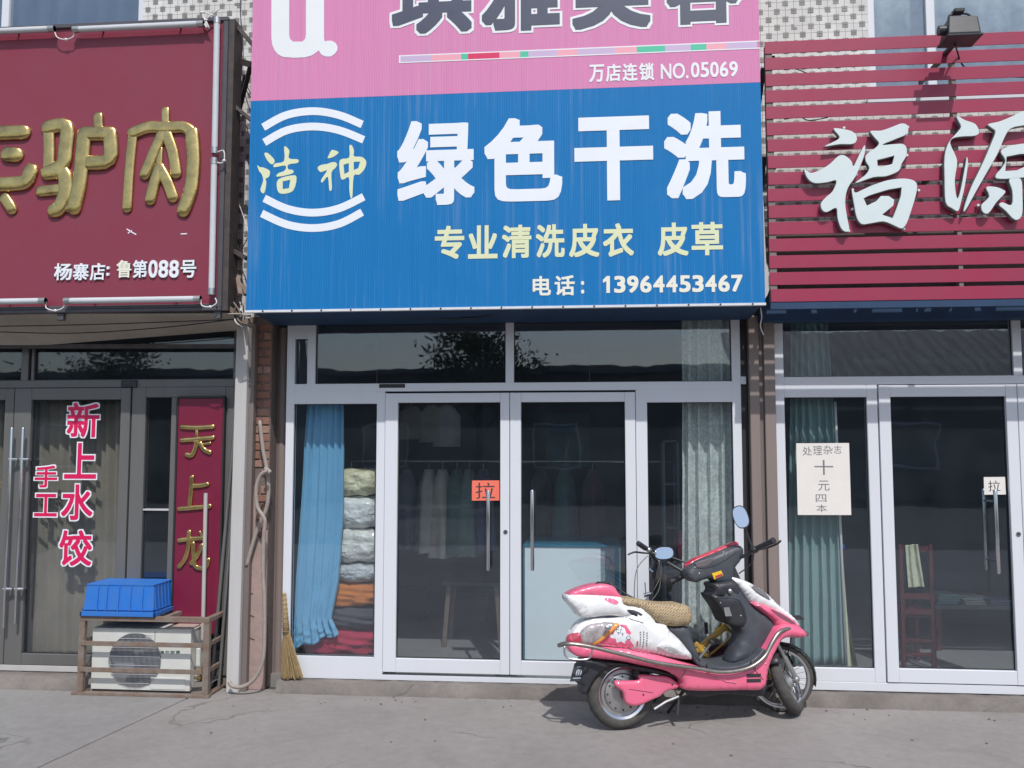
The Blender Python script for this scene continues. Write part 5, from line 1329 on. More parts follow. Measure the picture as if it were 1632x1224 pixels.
# short upper row of light garments and a small work table
for px, y0_, y1_, lab, c in ((655, 648, 700, 'short beige jacket', (0.34, 0.30, 0.25)), (690, 646, 705, 'short cream blouse', (0.42, 0.40, 0.34)), (712, 646, 712, 'white striped shirt', (0.5, 0.5, 0.48))):
    Yg = 1.75; x = P(px, 680, Yg).x; zt, zb2 = P(px, y0_, Yg).z, P(px, y1_, Yg).z
    gmt = thing('garment', lab + ' hanging high at the back of the dry cleaner', 'garment', (x, Yg, zb2), group='clothes hanging inside the dry cleaner')
    mb = MB(); nx_, nz_ = 24, 8
    for j in range(nz_+1):
        t = j/nz_; hw_ = 0.05+0.07*min(1, t*4)
        for i in range(nx_):
            a = 2*math.pi*i/nx_; mb.v.append((x+hw_*math.cos(a)*(1+0.12*math.sin(a*4)), Yg+0.05*math.sin(a), zt+(zb2-zt)*t))
    for j in range(nz_):
        for i in range(nx_):
            i2 = (i+1) % nx_; mb.f.append((j*nx_+i, j*nx_+i2, (j+1)*nx_+i2, (j+1)*nx_+i))
    mb.f.append(tuple(reversed(range(nx_))))
    mb.build('cloth', cloth('garment_'+lab.replace(' ', '_'), c, tuple(q*0.6 for q in c), 5), gmt, smooth=True)
    MB().tube([(x, Yg, zt), (x, Yg, zt+0.05), (x, Yg+0.012, zt+0.08)], 0.0025, 6).build('hanger_hook', M_chrome, gmt)
rl2 = thing('clothes_rail', 'second steel rail near the ceiling at the back of the dry cleaner', 'rail', (X(690), 1.75, 2.3))
zr2 = P(690, 646, 1.75).z + 0.085
MB().tube([(P(560, 640, 1.75).x, 1.75, zr2), (P(980, 640, 1.75).x, 1.75, zr2)], 0.010, 10).build('rail_bar', M_chrome, rl2)
for px in (600, 940): MB().tube([(P(px, 640, 1.75).x, 1.75, zr2), (P(px, 640, 1.75).x, 1.75, 2.779)], 0.005, 8).build('hanging_rod', M_chrome, rl2)
wt = thing('work_table', 'small dark work table with splayed wooden legs behind the left glass door', 'table', (P(760, 1000, 1.0).x, 1.0, zc0))
wa, wb_ = P(705, 935, 0.95).x, P(800, 935, 0.95).x; wz = P(750, 928, 0.95).z; M_wd = mat('brown_wood', (0.16, 0.12, 0.09), 0.6, var=0.4)
MB().box((wa, 0.95, wz-0.03), (wb_, 1.35, wz)).build('tabletop', mat('dark_tabletop', (0.045, 0.05, 0.06), 0.5), wt, bevel=0.004)
for x, dx in ((wa+0.05, -0.04), (wb_-0.05, 0.04)):
    for y in (0.99, 1.31): MB().beam((x+dx, y, zc0+0.001), (x, y, wz-0.031), 0.035, 0.03).build('leg', M_wd, wt)
ps = P(905, 740, 3.59); o = MB().box((ps.x-0.25, 3.585, 1.5), (ps.x+0.25, 3.599, 2.1)).build('price_board', mat('teal_board', (0.04, 0.14, 0.15), 0.6)); tag(o, 'dark teal notice board on the back wall of the dry cleaner', 'notice board')
# counter
cy = 0.42; k0, k1 = P(834, 950, cy).x, P(990, 950, cy).x; ztc = P(900, 868, cy).z
CT = thing('counter', 'pale blue white counter with teal edging inside the dry cleaner', 'counter', ((k0+k1)/2, cy+0.3, zc0))
M_ctr = mat('pale_counter_laminate', (0.80, 0.86, 0.87), 0.45, var=0.08); M_teal = mat('teal_edging', (0.02, 0.16, 0.24), 0.4)
MB().box((k0+0.012, cy, zc0+0.005), (k1-0.15, cy+0.6, ztc-0.02)).build('body', M_ctr, CT)
MB().box((k1-0.149, cy+0.012, zc0+0.005), (k1-0.045, cy+0.6, ztc-0.02)).build('side_panel', mat('grey_counter_side', (0.28, 0.34, 0.38), 0.5), CT)
MB().box((k0, cy-0.01, ztc-0.019), (k1, cy+0.61, ztc)).build('countertop', M_teal, CT, bevel=0.003)
MB().box((k0, cy-0.005, zc0+0.005), (k0+0.0115, cy+0.02, ztc-0.0195)).build('edging', M_teal, CT)
MB().box((k1-0.044, cy-0.004, zc0+0.005), (k1-0.015, cy+0.03, ztc-0.0195)).build('edging', M_teal, CT)
MB().box((k1-0.014, cy-0.002, zc0+0.005), (k1-0.0, cy+0.02, ztc-0.0195)).build('edging', mat('pale_teal_edging', (0.25, 0.5, 0.55), 0.4), CT)
# pink bag hanging and small shelf unit behind the right pane
pb = thing('hanging_bag', 'small pink plastic bag hanging beside the damask curtain', 'bag', tuple(P(1087, 870, 0.3)))
c = P(1088, 872, 0.3)
MB().ell(c, (0.035, 0.04, 0.12), 24, 16, lambda d: 1+0.35*noise.noise(d*3.1)).build('bag', plasticbag('pink_bag', (0.62, 0.08, 0.16), (0.4, 0.04, 0.08)), pb, smooth=True)
MB().tube([c+Vector((0, 0, 0.10)), c+Vector((0.004, 0, 0.22))], 0.004, 6).build('strap', M_red_v, pb)
sh = thing('shelf_unit', 'narrow grey shelf unit standing behind the damask curtain', 'shelf', (P(1073, 900, 0.7).x, 0.75, zc0))
x0_, x1_ = P(1058, 850, 0.6).x, P(1084, 850, 0.6).x; zt2 = P(1073, 705, 0.6).z
M_sh = mat('grey_shelf', (0.16, 0.21, 0.24), 0.6)
MB().box((x0_, 0.6, zc0+0.001), (x0_+0.015, 0.85, zt2)).box((x1_-0.015, 0.6, zc0+0.001), (x1_, 0.85, zt2)).build('side_panel', M_sh, sh)
for i in range(6): MB().box((x0_+0.016, 0.6, zc0+0.02+i*0.33), (x1_-0.016, 0.85, zc0+0.035+i*0.33)).build('shelf_board', M_sh, sh)
# dark cloth rack and boxes far back in the room
for i, (px, py0, py1, Y, cc, lab) in enumerate(((640, 940, 1010, 2.2, (0.10, 0.11, 0.13), 'dark storage box at the back of the dry cleaner, leftmost'), (735, 955, 1010, 2.0, (0.13, 0.12, 0.12), 'low dark bench box at the back of the dry cleaner'))):
    a, b = P(px-28, py0, Y), P(px+40, py1, Y)
    o = MB().box((a.x, Y, zc0+0.002), (b.x, Y+0.35, a.z)).build('storage_box', mat('box%d' % i, cc, 0.7), bevel=0.01); tag(o, lab, 'box')

# pull notes
def note(px, ch, cpx, m, lab, mink, bold, tilt=0.0):
    b = pxbox(*px, FY-0.012)
    o = thing('paper_note', lab, 'note', ((b[0]+b[1])/2, FY-0.012, b[2]))
    Yn = -0.0095
    b = pxbox(*px, Yn)
    o.location = ((b[0]+b[1])/2, Yn, b[2])
    MB().prism([(b[0], b[2]), (b[1], b[2]+0.002), (b[1]-0.001, b[3]), (b[0]+0.001, b[3]-0.002)], Yn-0.0012, Yn).build('paper', m, o)
    for c_, q_ in zip(ch, cpx): pg('character', c_, mink, o, q_, Yn-0.0013, 0.0004, bold=bold)
note((752, 765.5, 796, 798), '拉', [(758, 769, 789, 795)], M_paper_o, 'coral paper note with one handwritten character by the left door handle', M_ink, -0.006)
note((1568, 760, 1602.5, 788.5), '拉', [(1575, 766, 1594, 783)], M_paper, 'small white paper note with one character on the right shop door', M_ink, -0.002)
note((1270, 706, 1355, 821), '处理杂志十元四本', [(1279, 712, 1294, 726), (1296, 711, 1310, 725), (1312, 710, 1327, 724), (1329, 710, 1341, 723), (1298, 733, 1328, 757), (1304, 766, 1322, 782), (1300, 788, 1317, 800), (1301, 804, 1318, 816)], M_paper, 'large white notice sheet with handwritten characters on the right shop glass', M_ink_soft, -0.012)

# right shop interior: chair with cloth, rolls, boards, books
M_chair = mat('dark_red_wood', (0.10, 0.018, 0.02), 0.4, var=0.5)
cy = 0.55
CH = thing('chair', 'dark red wooden chair with a cloth over its back inside the right shop', 'chair', (P(1460, 1040, cy).x, cy, zc0))
cxa, cxb = P(1437, 950, cy).x, P(1485, 950, cy).x
zb3 = P(1460, 868, cy).z; zse = P(1460, 985, cy).z
for x in (cxa, cxb):
    MB().beam((x, cy, zc0+0.001), (x, cy, zb3), 0.03, 0.03).build('leg', M_chair, CH, bevel=0.003)
    MB().beam((x, cy+0.33, zc0+0.001), (x, cy+0.33, zse), 0.03, 0.03).build('leg', M_chair, CH, bevel=0.003)
MB().box((cxa-0.02, cy+0.016, zse), (cxb+0.02, cy+0.36, zse+0.02)).build('seat', M_chair, CH, bevel=0.004)
for z in (zb3-0.03, P(1460, 950, cy).z, P(1460, 975, cy).z): MB().box((cxa+0.016, cy-0.01, z-0.02), (cxb-0.016, cy+0.012, z+0.02)).build('back_rail', M_chair, CH)
for z in (zc0+0.12, zc0+0.22): MB().box((cxa+0.016, cy-0.01, z-0.01), (cxb-0.016, cy+0.012, z+0.01)).build('stretcher', M_chair, CH)
o = drape('towel', cloth('cream_cloth', (0.60, 0.60, 0.42), (0.45, 0.45, 0.33), 9), [(1443, 869), (1448, 937)], [(1463, 867), (1473, 935)], cy-0.03, 2, 0.012, 51); tag(o, 'cream cloth hung over the back of the dark red chair', 'cloth')
for (a, b, r, m, lab) in (((1337, 872, 0.22), (1352, 1060, 0.22), 0.022, M_cream, 'tall cream paper roll leaning beside the sage curtain'), ((1343, 960, 0.30), (1366, 1050, 0.25), 0.016, mat('pale_wood', (0.25, 0.19, 0.13), 0.7), 'short wooden stick leaning by the cream roll'), ((1334, 835, 0.25), (1342, 900, 0.25), 0.010, mat('pinkish_stick', (0.3, 0.2, 0.2), 0.7), 'thin pinkish stick above the cream roll')):
    pa, pb_ = P(*a), P(*b)
    if b[1] > 1040: pb_.z = zc0+0.02
    o = MB().tube([pa, pb_], r, 14).build('roll', m, smooth='auto'); tag(o, lab, 'roll')
c = P(1342, 871, 0.21); o = MB().box((c.x-0.022, 0.2, c.z-0.02), (c.x+0.018, 0.24, c.z+0.015)).build('blue_cap', mat('blue_plastic', (0.02, 0.08, 0.4), 0.4), bevel=0.004); tag(o, 'small blue box resting on the cream roll', 'box')
tb2 = thing('book_table', 'low table piled with magazines inside the right shop', 'table', (P(1560, 960, 1.3).x, 1.3, zc0))
ta, tbx = P(1490, 950, 1.2).x, P(1625, 950, 1.2).x; tz = P(1550, 965, 1.2).z
MB().box((ta, 1.2, tz-0.03), (tbx+0.5, 1.9, tz)).build('tabletop', mat('dull_table', (0.09, 0.10, 0.10), 0.5), tb2)
for x in (ta+0.03, tbx+0.45):
    for y in (1.24, 1.86): MB().box((x-0.02, y-0.02, zc0+0.001), (x+0.02, y+0.02, tz-0.031)).build('leg', M_chair, tb2)
rnd = random.Random(12); mcols = [(0.12, 0.22, 0.22), (0.3, 0.32, 0.3), (0.10, 0.13, 0.2), (0.26, 0.16, 0.12), (0.2, 0.26, 0.2)]
nm_ = ['teal', 'pale grey', 'navy', 'brown', 'sage']
wh = ['at the left end of the table', 'second from the left on the table', 'in the middle of the table', 'second from the right on the table', 'at the right end of the table']
for i in range(5):
    x = ta + 0.12 + i*0.2; n_ = rnd.randint(4, 8)
    st = thing('magazine_pile', 'pile of %s magazines %s in the right shop' % (nm_[i], wh[i]), 'magazines', (x, 1.35, tz), group='magazine piles on the table')
    for k in range(n_):
        c = mcols[i] if k % 2 else tuple(min(1, q*1.6) for q in mcols[i])
        dx, dy = rnd.uniform(-.012, .012), rnd.uniform(-.015, .015)
        MB().box((x-0.08+dx, 1.25+dy, tz+0.001+k*0.010), (x+0.08+dx, 1.47+dy, tz+0.0095+k*0.010)).build('magazine', mat('mag%d_%d' % (i, k % 2), c, 0.4), st)
# ------------------------------------------------------------------ scooter
from mathutils.bvhtree import BVHTree
cr_, cf_ = G(991, 1162), G(1255, 1139)
dv = cf_ - cr_; WB = math.hypot(dv.x, dv.y); HD = math.atan2(dv.y, dv.x)
LEAN = R(-2.5)
SC = thing('scooter', 'pink and white electric scooter parked with its front wheel turned before the dry cleaner', 'scooter', (cr_.x, cr_.y, 0), (LEAN, 0, HD))
MS = Matrix.Translation(SC.location) @ Matrix.Rotation(HD, 4, 'Z') @ Matrix.Rotation(LEAN, 4, 'X')
SC.rotation_mode = 'XYZ'
MI = MS.inverted()
def S(px, py, w=0.0):
    o = MI @ CAM; d = MI.to_3x3() @ ray(px, py); t = (w - o.y)/d.y
    return o + d*t
def q4(x, y): return (860 + x/2.985, 780 + y/2.985)
def S4(x, y, w=0.0): return S(*q4(x, y), w)
def poly4(pts, wf):
    out = []
    for x, y in pts:
        p = S4(x, y, -0.12)
        w = wf(p.x) if callable(wf) else wf
        p = S4(x, y, w); w = wf(p.x) if callable(wf) else wf
        p = S4(x, y, w); out.append((p.x, p.z))
    return out
def resample(pl, d):
    out = []
    for i in range(len(pl)):
        a, b = pl[i], pl[(i+1) % len(pl)]; L = math.hypot(b[0]-a[0], b[1]-a[1])
        if L < 1e-5: continue
        m = max(1, int(round(L/d)))
        for j in range(m): out.append((a[0]+(b[0]-a[0])*j/m, a[1]+(b[1]-a[1])*j/m))
    q = [out[0]]
    for p in out[1:]:
        if math.hypot(p[0]-q[-1][0], p[1]-q[-1][1]) > d*0.45: q.append(p)
    if math.hypot(q[0][0]-q[-1][0], q[0][1]-q[-1][1]) < d*0.45: q.pop()
    return q
def shellmesh(mb, poly, core, bulge, r, k=3, w0=0.0, cell=0.018, crease=None):
    """body whose outline runs along both sides at +-core(u), each side bulging by bulge r inside the outline"""
    cf = core if callable(core) else (lambda u: core)
    pl = resample(smoothloop(poly, k+2) if k > 1 else list(poly), 0.014); n = len(pl)
    pts = [Vector(p) for p in pl]
    def D(p): return min(segdist(p, pl[i], pl[(i+1) % n]) for i in range(n))
    area = 0.5*sum(pl[i][0]*pl[(i+1) % n][1] - pl[(i+1) % n][0]*pl[i][1] for i in range(n)); sg = 1 if area > 0 else -1
    for q in (0.10, 0.35, 0.7, 1.0):
        for i in range(n):
            a, b = pl[i-1], pl[(i+1) % n]; tx, ty = b[0]-a[0], b[1]-a[1]; L = math.hypot(tx, ty) or 1
            p = (pl[i][0]-sg*ty/L*r*q, pl[i][1]+sg*tx/L*r*q)
            if inside(p, pl) and D(p) > 0.93*r*q: pts.append(Vector(p))
    xs = [p[0] for p in pl]; zs = [p[1] for p in pl]; x = min(xs)+cell/2
    while x < max(xs):
        z = min(zs)+cell/2
        while z < max(zs):
            if inside((x, z), pl) and D((x, z)) > max(r*0.85, 0.3*cell): pts.append(Vector((x, z)))
            z += cell
        x += cell
    ov, oe, of, orig, *_ = delaunay_2d_cdt(pts, [(i, (i+1) % n) for i in range(n)], [], 0, 1e-6)
    m = len(ov); kf = len(mb.v)
    for s in (-1, 1):
        for i, p in enumerate(ov):
            on = any(q < n for q in orig[i]); d = 0 if on else D((p.x, p.y)); t = min(d/r, 1)
            h = cf(p.x) + bulge*math.sqrt(max(0, 1-(1-t)**2)) * (min(1, cf(p.x)/max(1e-6, cf(0.2))) if callable(core) else 1)
            if crease: h += crease(p.x, p.y)
            mb.v.append((p.x, w0 + s*h, p.y))
    nb = [set() for _ in range(m)]; edges = {}
    for f in of:
        cx = sum(ov[i].x for i in f)/3; cz = sum(ov[i].y for i in f)/3
        if inside((cx, cz), pl):
            for i in range(3): nb[f[i]].add(f[(i+1) % 3]); nb[f[(i+1) % 3]].add(f[i])
    onb = [any(q < n for q in orig[i]) for i in range(m)]
    for s in (0, 1):
        ys = [mb.v[kf+s*m+i][1] for i in range(m)]
        for _ in range(3):
            ys = [ys[i] if onb[i] or not nb[i] else 0.4*ys[i]+0.6*sum(ys[j] for j in nb[i])/len(nb[i]) for i in range(m)]
        for i in range(m): v = mb.v[kf+s*m+i]; mb.v[kf+s*m+i] = (v[0], ys[i], v[2])
    for f in of:
        cx = sum(ov[i].x for i in f)/3; cz = sum(ov[i].y for i in f)/3
        if not inside((cx, cz), pl): continue
        mb.f.append(tuple(kf+i for i in f)); mb.f.append(tuple(kf+m+i for i in reversed(f)))
        for i in range(3): edges[(f[i], f[(i+1) % 3])] = 1
    for (a, b) in edges:
        if (b, a) not in edges: mb.f.append((kf+b, kf+a, kf+m+a, kf+m+b))
    return mb
BV = {}
def sbody(name, m, pts, core, bulge, r, parent=None, k=3, w0=0.0, tw=None, **kw):
    wf = tw if tw is not None else (lambda u: w0 - (core(u) if callable(core) else core))
    mb = shellmesh(MB(), poly4(pts, wf), core, bulge, r, k, w0, **kw)
    o = mb.build(name, m, parent or SC, smooth='auto', local=True)
    BV[o.name] = BVHTree.FromPolygons([Vector(v) for v in mb.v], mb.f)
    o['_k'] = o.name; return o
def decal(name, m, pts, bodies, off=0.0015, th=0.004, parent=None, k=2, tw=-0.15, bulge=0.0, raw=None, cell=0.008):
    off = off + 0.0015
    poly = raw or poly4(pts, tw); pl = smoothloop(poly, k) if k > 1 else poly; n = len(pl)
    P_ = [Vector(p) for p in pl]; xs = [p[0] for p in pl]; zs = [p[1] for p in pl]; x = min(xs)+cell/2
    def D(p): return min(segdist(p, pl[i], pl[(i+1) % n]) for i in range(n))
    while x < max(xs):
        z = min(zs)+cell/2
        while z < max(zs):
            if inside((x, z), pl) and D((x, z)) > cell*0.35: P_.append(Vector((x, z)))
            z += cell
        x += cell
    ov, oe, of, orig, *_ = delaunay_2d_cdt(P_, [(i, (i+1) % n) for i in range(n)], [], 0, 1e-6)
    mb = MB(); m_ = len(ov); ys = []
    for p in ov:
        y = None
        for b in bodies:
            h = BV[b].ray_cast(Vector((p.x, -1.0, p.y)), Vector((0, 1, 0)))
            if h[0] is not None and (y is None or h[0].y < y): y = h[0].y
        ys.append(y)
    known = [y for y in ys if y is not None]; dflt = sum(known)/len(known) if known else tw
    for i, p in enumerate(ov):
        y = ys[i]
        if y is None:
            best = min(((ov[j]-p).length, ys[j]) for j in range(m_) if ys[j] is not None) if known else (0, dflt); y = best[1]
        ys[i] = y
        on = any(q < n for q in orig[i]); t = 0 if on else min(D((p.x, p.y))/0.02, 1)
        mb.v.append((p.x, y-off-bulge*math.sqrt(1-(1-t)**2), p.y))
    for i, p in enumerate(ov): mb.v.append((p.x, ys[i]+th, p.y))
    ed = {}
    for f in of:
        cx = sum(ov[i].x for i in f)/3; cz = sum(ov[i].y for i in f)/3
        if not inside((cx, cz), pl): continue
        mb.f.append(tuple(f)); mb.f.append(tuple(m_+i for i in reversed(f)))
        for i in range(3): ed[(f[i], f[(i+1) % 3])] = 1
    for (a, b) in ed:
        if (b, a) not in ed: mb.f.append((b, a, m_+a, m_+b))
    return mb.build(name, m, parent or SC, smooth='auto', local=True)

RW, FW = 0.218, 0.205
def wheel(name, c, axis, r, tw, spoke, parent):
    """c centre, axis unit vector; tyre with tread blocks, rim and hub"""
    ax = Vector(axis).normalized(); e1 = Vector((0, 0, 1)); e1 = (e1 - ax*e1.dot(ax)).normalized(); e2 = ax.cross(e1); c = Vector(c)
    n = 56; sec = []
    tr_ = tw/2
    for (rr, w_) in ((r-tw*0.92, -tr_*0.55), (r-tw*0.75, -tr_*0.9), (r-tw*0.45, -tr_*1.0), (r-tw*0.18, -tr_*0.82), (r-0.003, -tr_*0.38), (r, 0), (r-0.003, tr_*0.38), (r-tw*0.18, tr_*0.82), (r-tw*0.45, tr_), (r-tw*0.75, tr_*0.9), (r-tw*0.92, tr_*0.55)): sec.append((rr, w_))
    mb = MB(); m = len(sec)
    for i in range(n):
        a = 2*math.pi*i/n; d = e1*math.cos(a)+e2*math.sin(a)
        for j, (rr, w_) in enumerate(sec):
            g_ = -0.003 if (i % 2 and 3 <= j <= 7) else 0
            mb.v.append(tuple(c+d*(rr+g_)+ax*w_))
    for i in range(n):
        i2 = (i+1) % n
        for j in range(m):
            j2 = (j+1) % m; mb.f.append((i*m+j, i*m+j2, i2*m+j2, i2*m+j))
    wh = mb.build(name, M_rubber, parent, smooth='auto', local=True)
    def revolve(prof, mt, nm, n=48):
        mb = MB(); m = len(prof)
        for i in range(n):
            a = 2*math.pi*i/n; d = e1*math.cos(a)+e2*math.sin(a)
            for rr, w_ in prof: mb.v.append(tuple(c+d*rr+ax*w_))
        for i in range(n):
            i2 = (i+1) % n
            for j in range(m-1): mb.f.append((i*m+j, i*m+j+1, i2*m+j+1, i2*m+j))
        return mb.build(nm, mt, wh, smooth='auto', local=True)
    rr = r - tw*0.85
    revolve([(rr, -tr_*0.7), (rr+0.012, -tr_*0.86), (rr+0.004, -tr_*0.92), (rr-0.010, -tr_*0.75), (rr-0.014, -0.010), (rr-0.014, 0.010), (rr-0.010, tr_*0.75), (rr+0.004, tr_*0.92), (rr+0.012, tr_*0.86), (rr, tr_*0.7)], M_chrome, 'rim')
    if spoke == 'disc':
        revolve([(0.0, -tr_*1.05), (0.03, -tr_*1.05), (0.035, -tr_*0.9), (rr*0.62, -tr_*0.78), (rr*0.74, -tr_*0.66), (rr*0.78, -tr_*0.4), (rr-0.012, -tr_*0.35), (rr-0.012, tr_*0.35), (rr*0.78, tr_*0.4), (rr*0.7, tr_*0.7), (0.035, tr_*0.8), (0.0, tr_*0.9)], M_silver, 'hub_motor')
        mb = MB()
        for i in range(12):
            a = 2*math.pi*i/12; d = e1*math.cos(a)+e2*math.sin(a); mb.ell(c+d*rr*0.66-ax*tr_*0.80, (0.006, 0.006, 0.006), 8, 6)
        mb.build('bolt', M_black, wh, local=True)
    elif spoke == 'cast':
        revolve([(0.0, -0.045), (0.024, -0.045), (0.04, -0.03), (0.055, -0.022), (0.055, 0.022), (0.04, 0.03), (0.0, 0.035)], M_silver, 'hub')
        for i in range(3):
            a = 2*math.pi*i/3+0.4; d = e1*math.cos(a)+e2*math.sin(a)
            for s_ in (-0.018, 0.018):
                sd = ax.cross(d)*s_*2.0
                MB().beam(c+d*0.045+sd*0.5, c+d*(rr-0.012)+sd, 0.022, 0.020, up=ax).build('spoke', M_silver, wh, local=True, bevel=0.004)
    else:
        revolve([(0.0, -0.05), (0.018, -0.05), (0.018, -0.03), (0.008, -0.025), (0.008, 0.025), (0.018, 0.03), (0.018, 0.05), (0, 0.05)], M_silver, 'hub', 20)
        mb = MB()
        for i in range(24):
            a = 2*math.pi*i/24; d = e1*math.cos(a)+e2*math.sin(a); a2 = a+0.35*(1 if i % 2 else -1); d2 = e1*math.cos(a2)+e2*math.sin(a2)
            mb.tube([c+d2*0.017+ax*(0.028 if i % 2 else -0.028), c+d*(rr-0.012)], 0.0014, 5)
        mb.build('spokes', M_chrome, wh, local=True)
    return wh
wheel('rear_wheel', (0, 0, RW), (0, 1, 0), RW, 0.082, 'disc', SC)
RK = R(26); AX = Vector((-math.sin(RK), 0, math.cos(RK))); ST = R(52)
RotS = Matrix.Rotation(ST, 3, AX)
fc = Vector((WB, 0, FW))
wheel('front_wheel', fc, RotS @ Vector((0, 1, 0)), FW, 0.078, 'cast', SC)
fy = RotS @ Vector((0, -1, 0)); fx = RotS @ Vector((1, 0, 0))
for s_ in (-1, 1):
    a = fc + fy*0.062*s_ + fx*0.012; b = a + AX*0.27 - fx*0.05
    mb = MB().tube([a - AX*0.02, a+AX*0.16-fx*0.02], 0.019, 12).tube([a+AX*0.14-fx*0.02, b], 0.014, 12).ell(a, (0.026, 0.026, 0.026), 12, 8)
    mb.build('front_fork', M_silver, SC, smooth='auto', local=True)
MB().tube([fc+fy*0.075+fx*0.01, fc-fy*0.075+fx*0.01], 0.010, 10).build('front_axle', M_black, SC, local=True)
# front fender under the apron
mb = MB(); n = 14; ring = []
for i in range(n+1):
    a = R(20) + R(130)*i/n
    d = fx*math.cos(a)*1.0 + (RotS @ Vector((0, 0, 1)))*math.sin(a)
    for wv, dr in ((-0.05, -0.012), (-0.035, 0.006), (0, 0.012), (0.035, 0.006), (0.05, -0.012)): mb.v.append(tuple(fc + d*(FW+0.018+dr) + fy*wv))
for i in range(n):
    for j in range(4): k = i*5+j; mb.f.append((k, k+1, k+6, k+5))
o = mb.build('front_fender', M_black, SC, smooth=True, local=True); sd = o.modifiers.new('s', 'SOLIDIFY'); sd.thickness = 0.003

# rear underbody, swing arm
sbody('underbody', M_black, [(480,838),(560,855),(640,880),(700,930),(1040,930),(1070,900),(1090,840),(1075,960),(1040,985),(880,975),(760,990),(680,955),(640,905),(560,880),(470,865),(390,840),(330,835),(330,822)], 0.075, 0.03, 0.03, tw=-0.08)
sbody('rear_mudguard', M_black, [(215,815),(330,815),(360,825),(300,868),(255,920),(225,975),(205,972),(212,935),(195,930),(205,880)], 0.05, 0.02, 0.02, tw=-0.07)
# lower pink fairing running from the tail to the front
cw = lambda u: 0.135 if u > 0.15 else max(0.06, 0.135 + (u-0.15)*0.16)
low = sbody('lower_fairing', M_pink_s, [(140,742),(200,742),(270,748),(440,762),(560,788),(730,835),(850,858),(930,855),(1000,830),(1050,790),(1085,740),(1112,690),(1135,655),(1175,640),(1235,655),(1272,692),(1240,706),(1170,705),(1140,730),(1110,790),(1085,850),(1062,945),(960,955),(700,955),(672,908),(620,872),(560,852),(480,836),(380,816),(260,803),(170,790)], cw, 0.035, 0.035)
# rear cowl
cu = lambda u: 0.115 if u > 0.25 else max(0.045, 0.115 + (u-0.25)*0.13)
wh1 = sbody('rear_cowl', M_white_s, [(195,640),(240,618),(300,612),(380,606),(470,560),(515,595),(548,632),(600,645),(614,668),(655,704),(700,757),(727,806),(640,803),(560,786),(440,764),(300,745),(200,742),(148,742),(150,700),(172,665)], cu, 0.055, 0.07)
ct = lambda u: 0.10 if u > 0.2 else max(0.055, 0.10 + (u-0.2)*0.09)
wh2 = sbody('tail_cowl', M_white_s, [(133,514),(148,502),(220,500),(300,503),(385,512),(402,545),(470,560),(520,594),(552,636),(500,640),(440,618),(380,604),(320,600),(250,608),(203,610),(180,585),(160,560),(138,535)], ct, 0.05, 0.05)
sbody('tail_cap', M_pink_s, [(142,505),(165,487),(215,468),(280,453),(325,453),(352,463),(370,487),(388,518),(300,512),(220,508)], lambda u: max(0.05, ct(u)-0.005), 0.025, 0.03)
MB().tube([S4(270, 452, -0.03), S4(275, 444, 0), S4(330, 446, 0), S4(358, 466, 0), S4(370, 500, -0.03)], 0.008, 8).build('grab_rail', M_black, SC, smooth=True, local=True)
mb = MB(); mb.ell(S4(140, 520, -0.03), (0.012, 0.03, 0.02), 12, 8); mb.build('tail_reflector', M_black, SC, smooth=True, local=True)
# dark slot and sculpted oval
decal('air_slot', M_black, [(425,577),(460,578),(500,598),(520,620),(522,634),(480,615),(445,597)], ['tail_cowl'], 0.001, 0.004, tw=-0.15)
ov_ = decal('sculpted_grip', M_white_s, [(563,752),(580,730),(610,722),(650,733),(690,765),(712,795),(660,795),(600,775)], ['rear_cowl'], 0.001, 0.006, bulge=0.010, tw=-0.17)
decal('grip_shade_patch', mat('painted_shade_grey', (0.42, 0.42, 0.42), 0.4), [(590,752),(620,748),(655,765),(680,785),(640,778)], ['rear_cowl'], 0.0115, 0.003, parent=ov_, tw=-0.17)  # grey patch painting the shade of a hollow onto the grip
# lamp cluster
TL = decal('tail_light', M_lens_c, [(205,690),(225,665),(250,647),(320,634),(368,640),(330,685),(298,718),(270,744),(215,745)], ['rear_cowl'], 0.002, 0.01, bulge=0.014, tw=-0.12)
decal('red_lens', M_lens_r, [(150,702),(175,690),(205,690),(214,744),(180,746),(150,744),(143,725)], ['rear_cowl', 'lower_fairing'], 0.002, 0.01, parent=TL, bulge=0.012, tw=-0.10)
decal('indicator_lens', M_lens_o, [(296,716),(345,662),(368,640),(384,645),(340,692),(290,744),(264,744)], ['rear_cowl'], 0.016, 0.012, parent=TL, bulge=0.006, tw=-0.14)
c = S4(325, 658, -0.15); MB().ell((c.x, c.y, c.z), (0.022, 0.012, 0.018), 14, 10).build('lamp_reflector', M_chrome, TL, smooth=True, local=True)
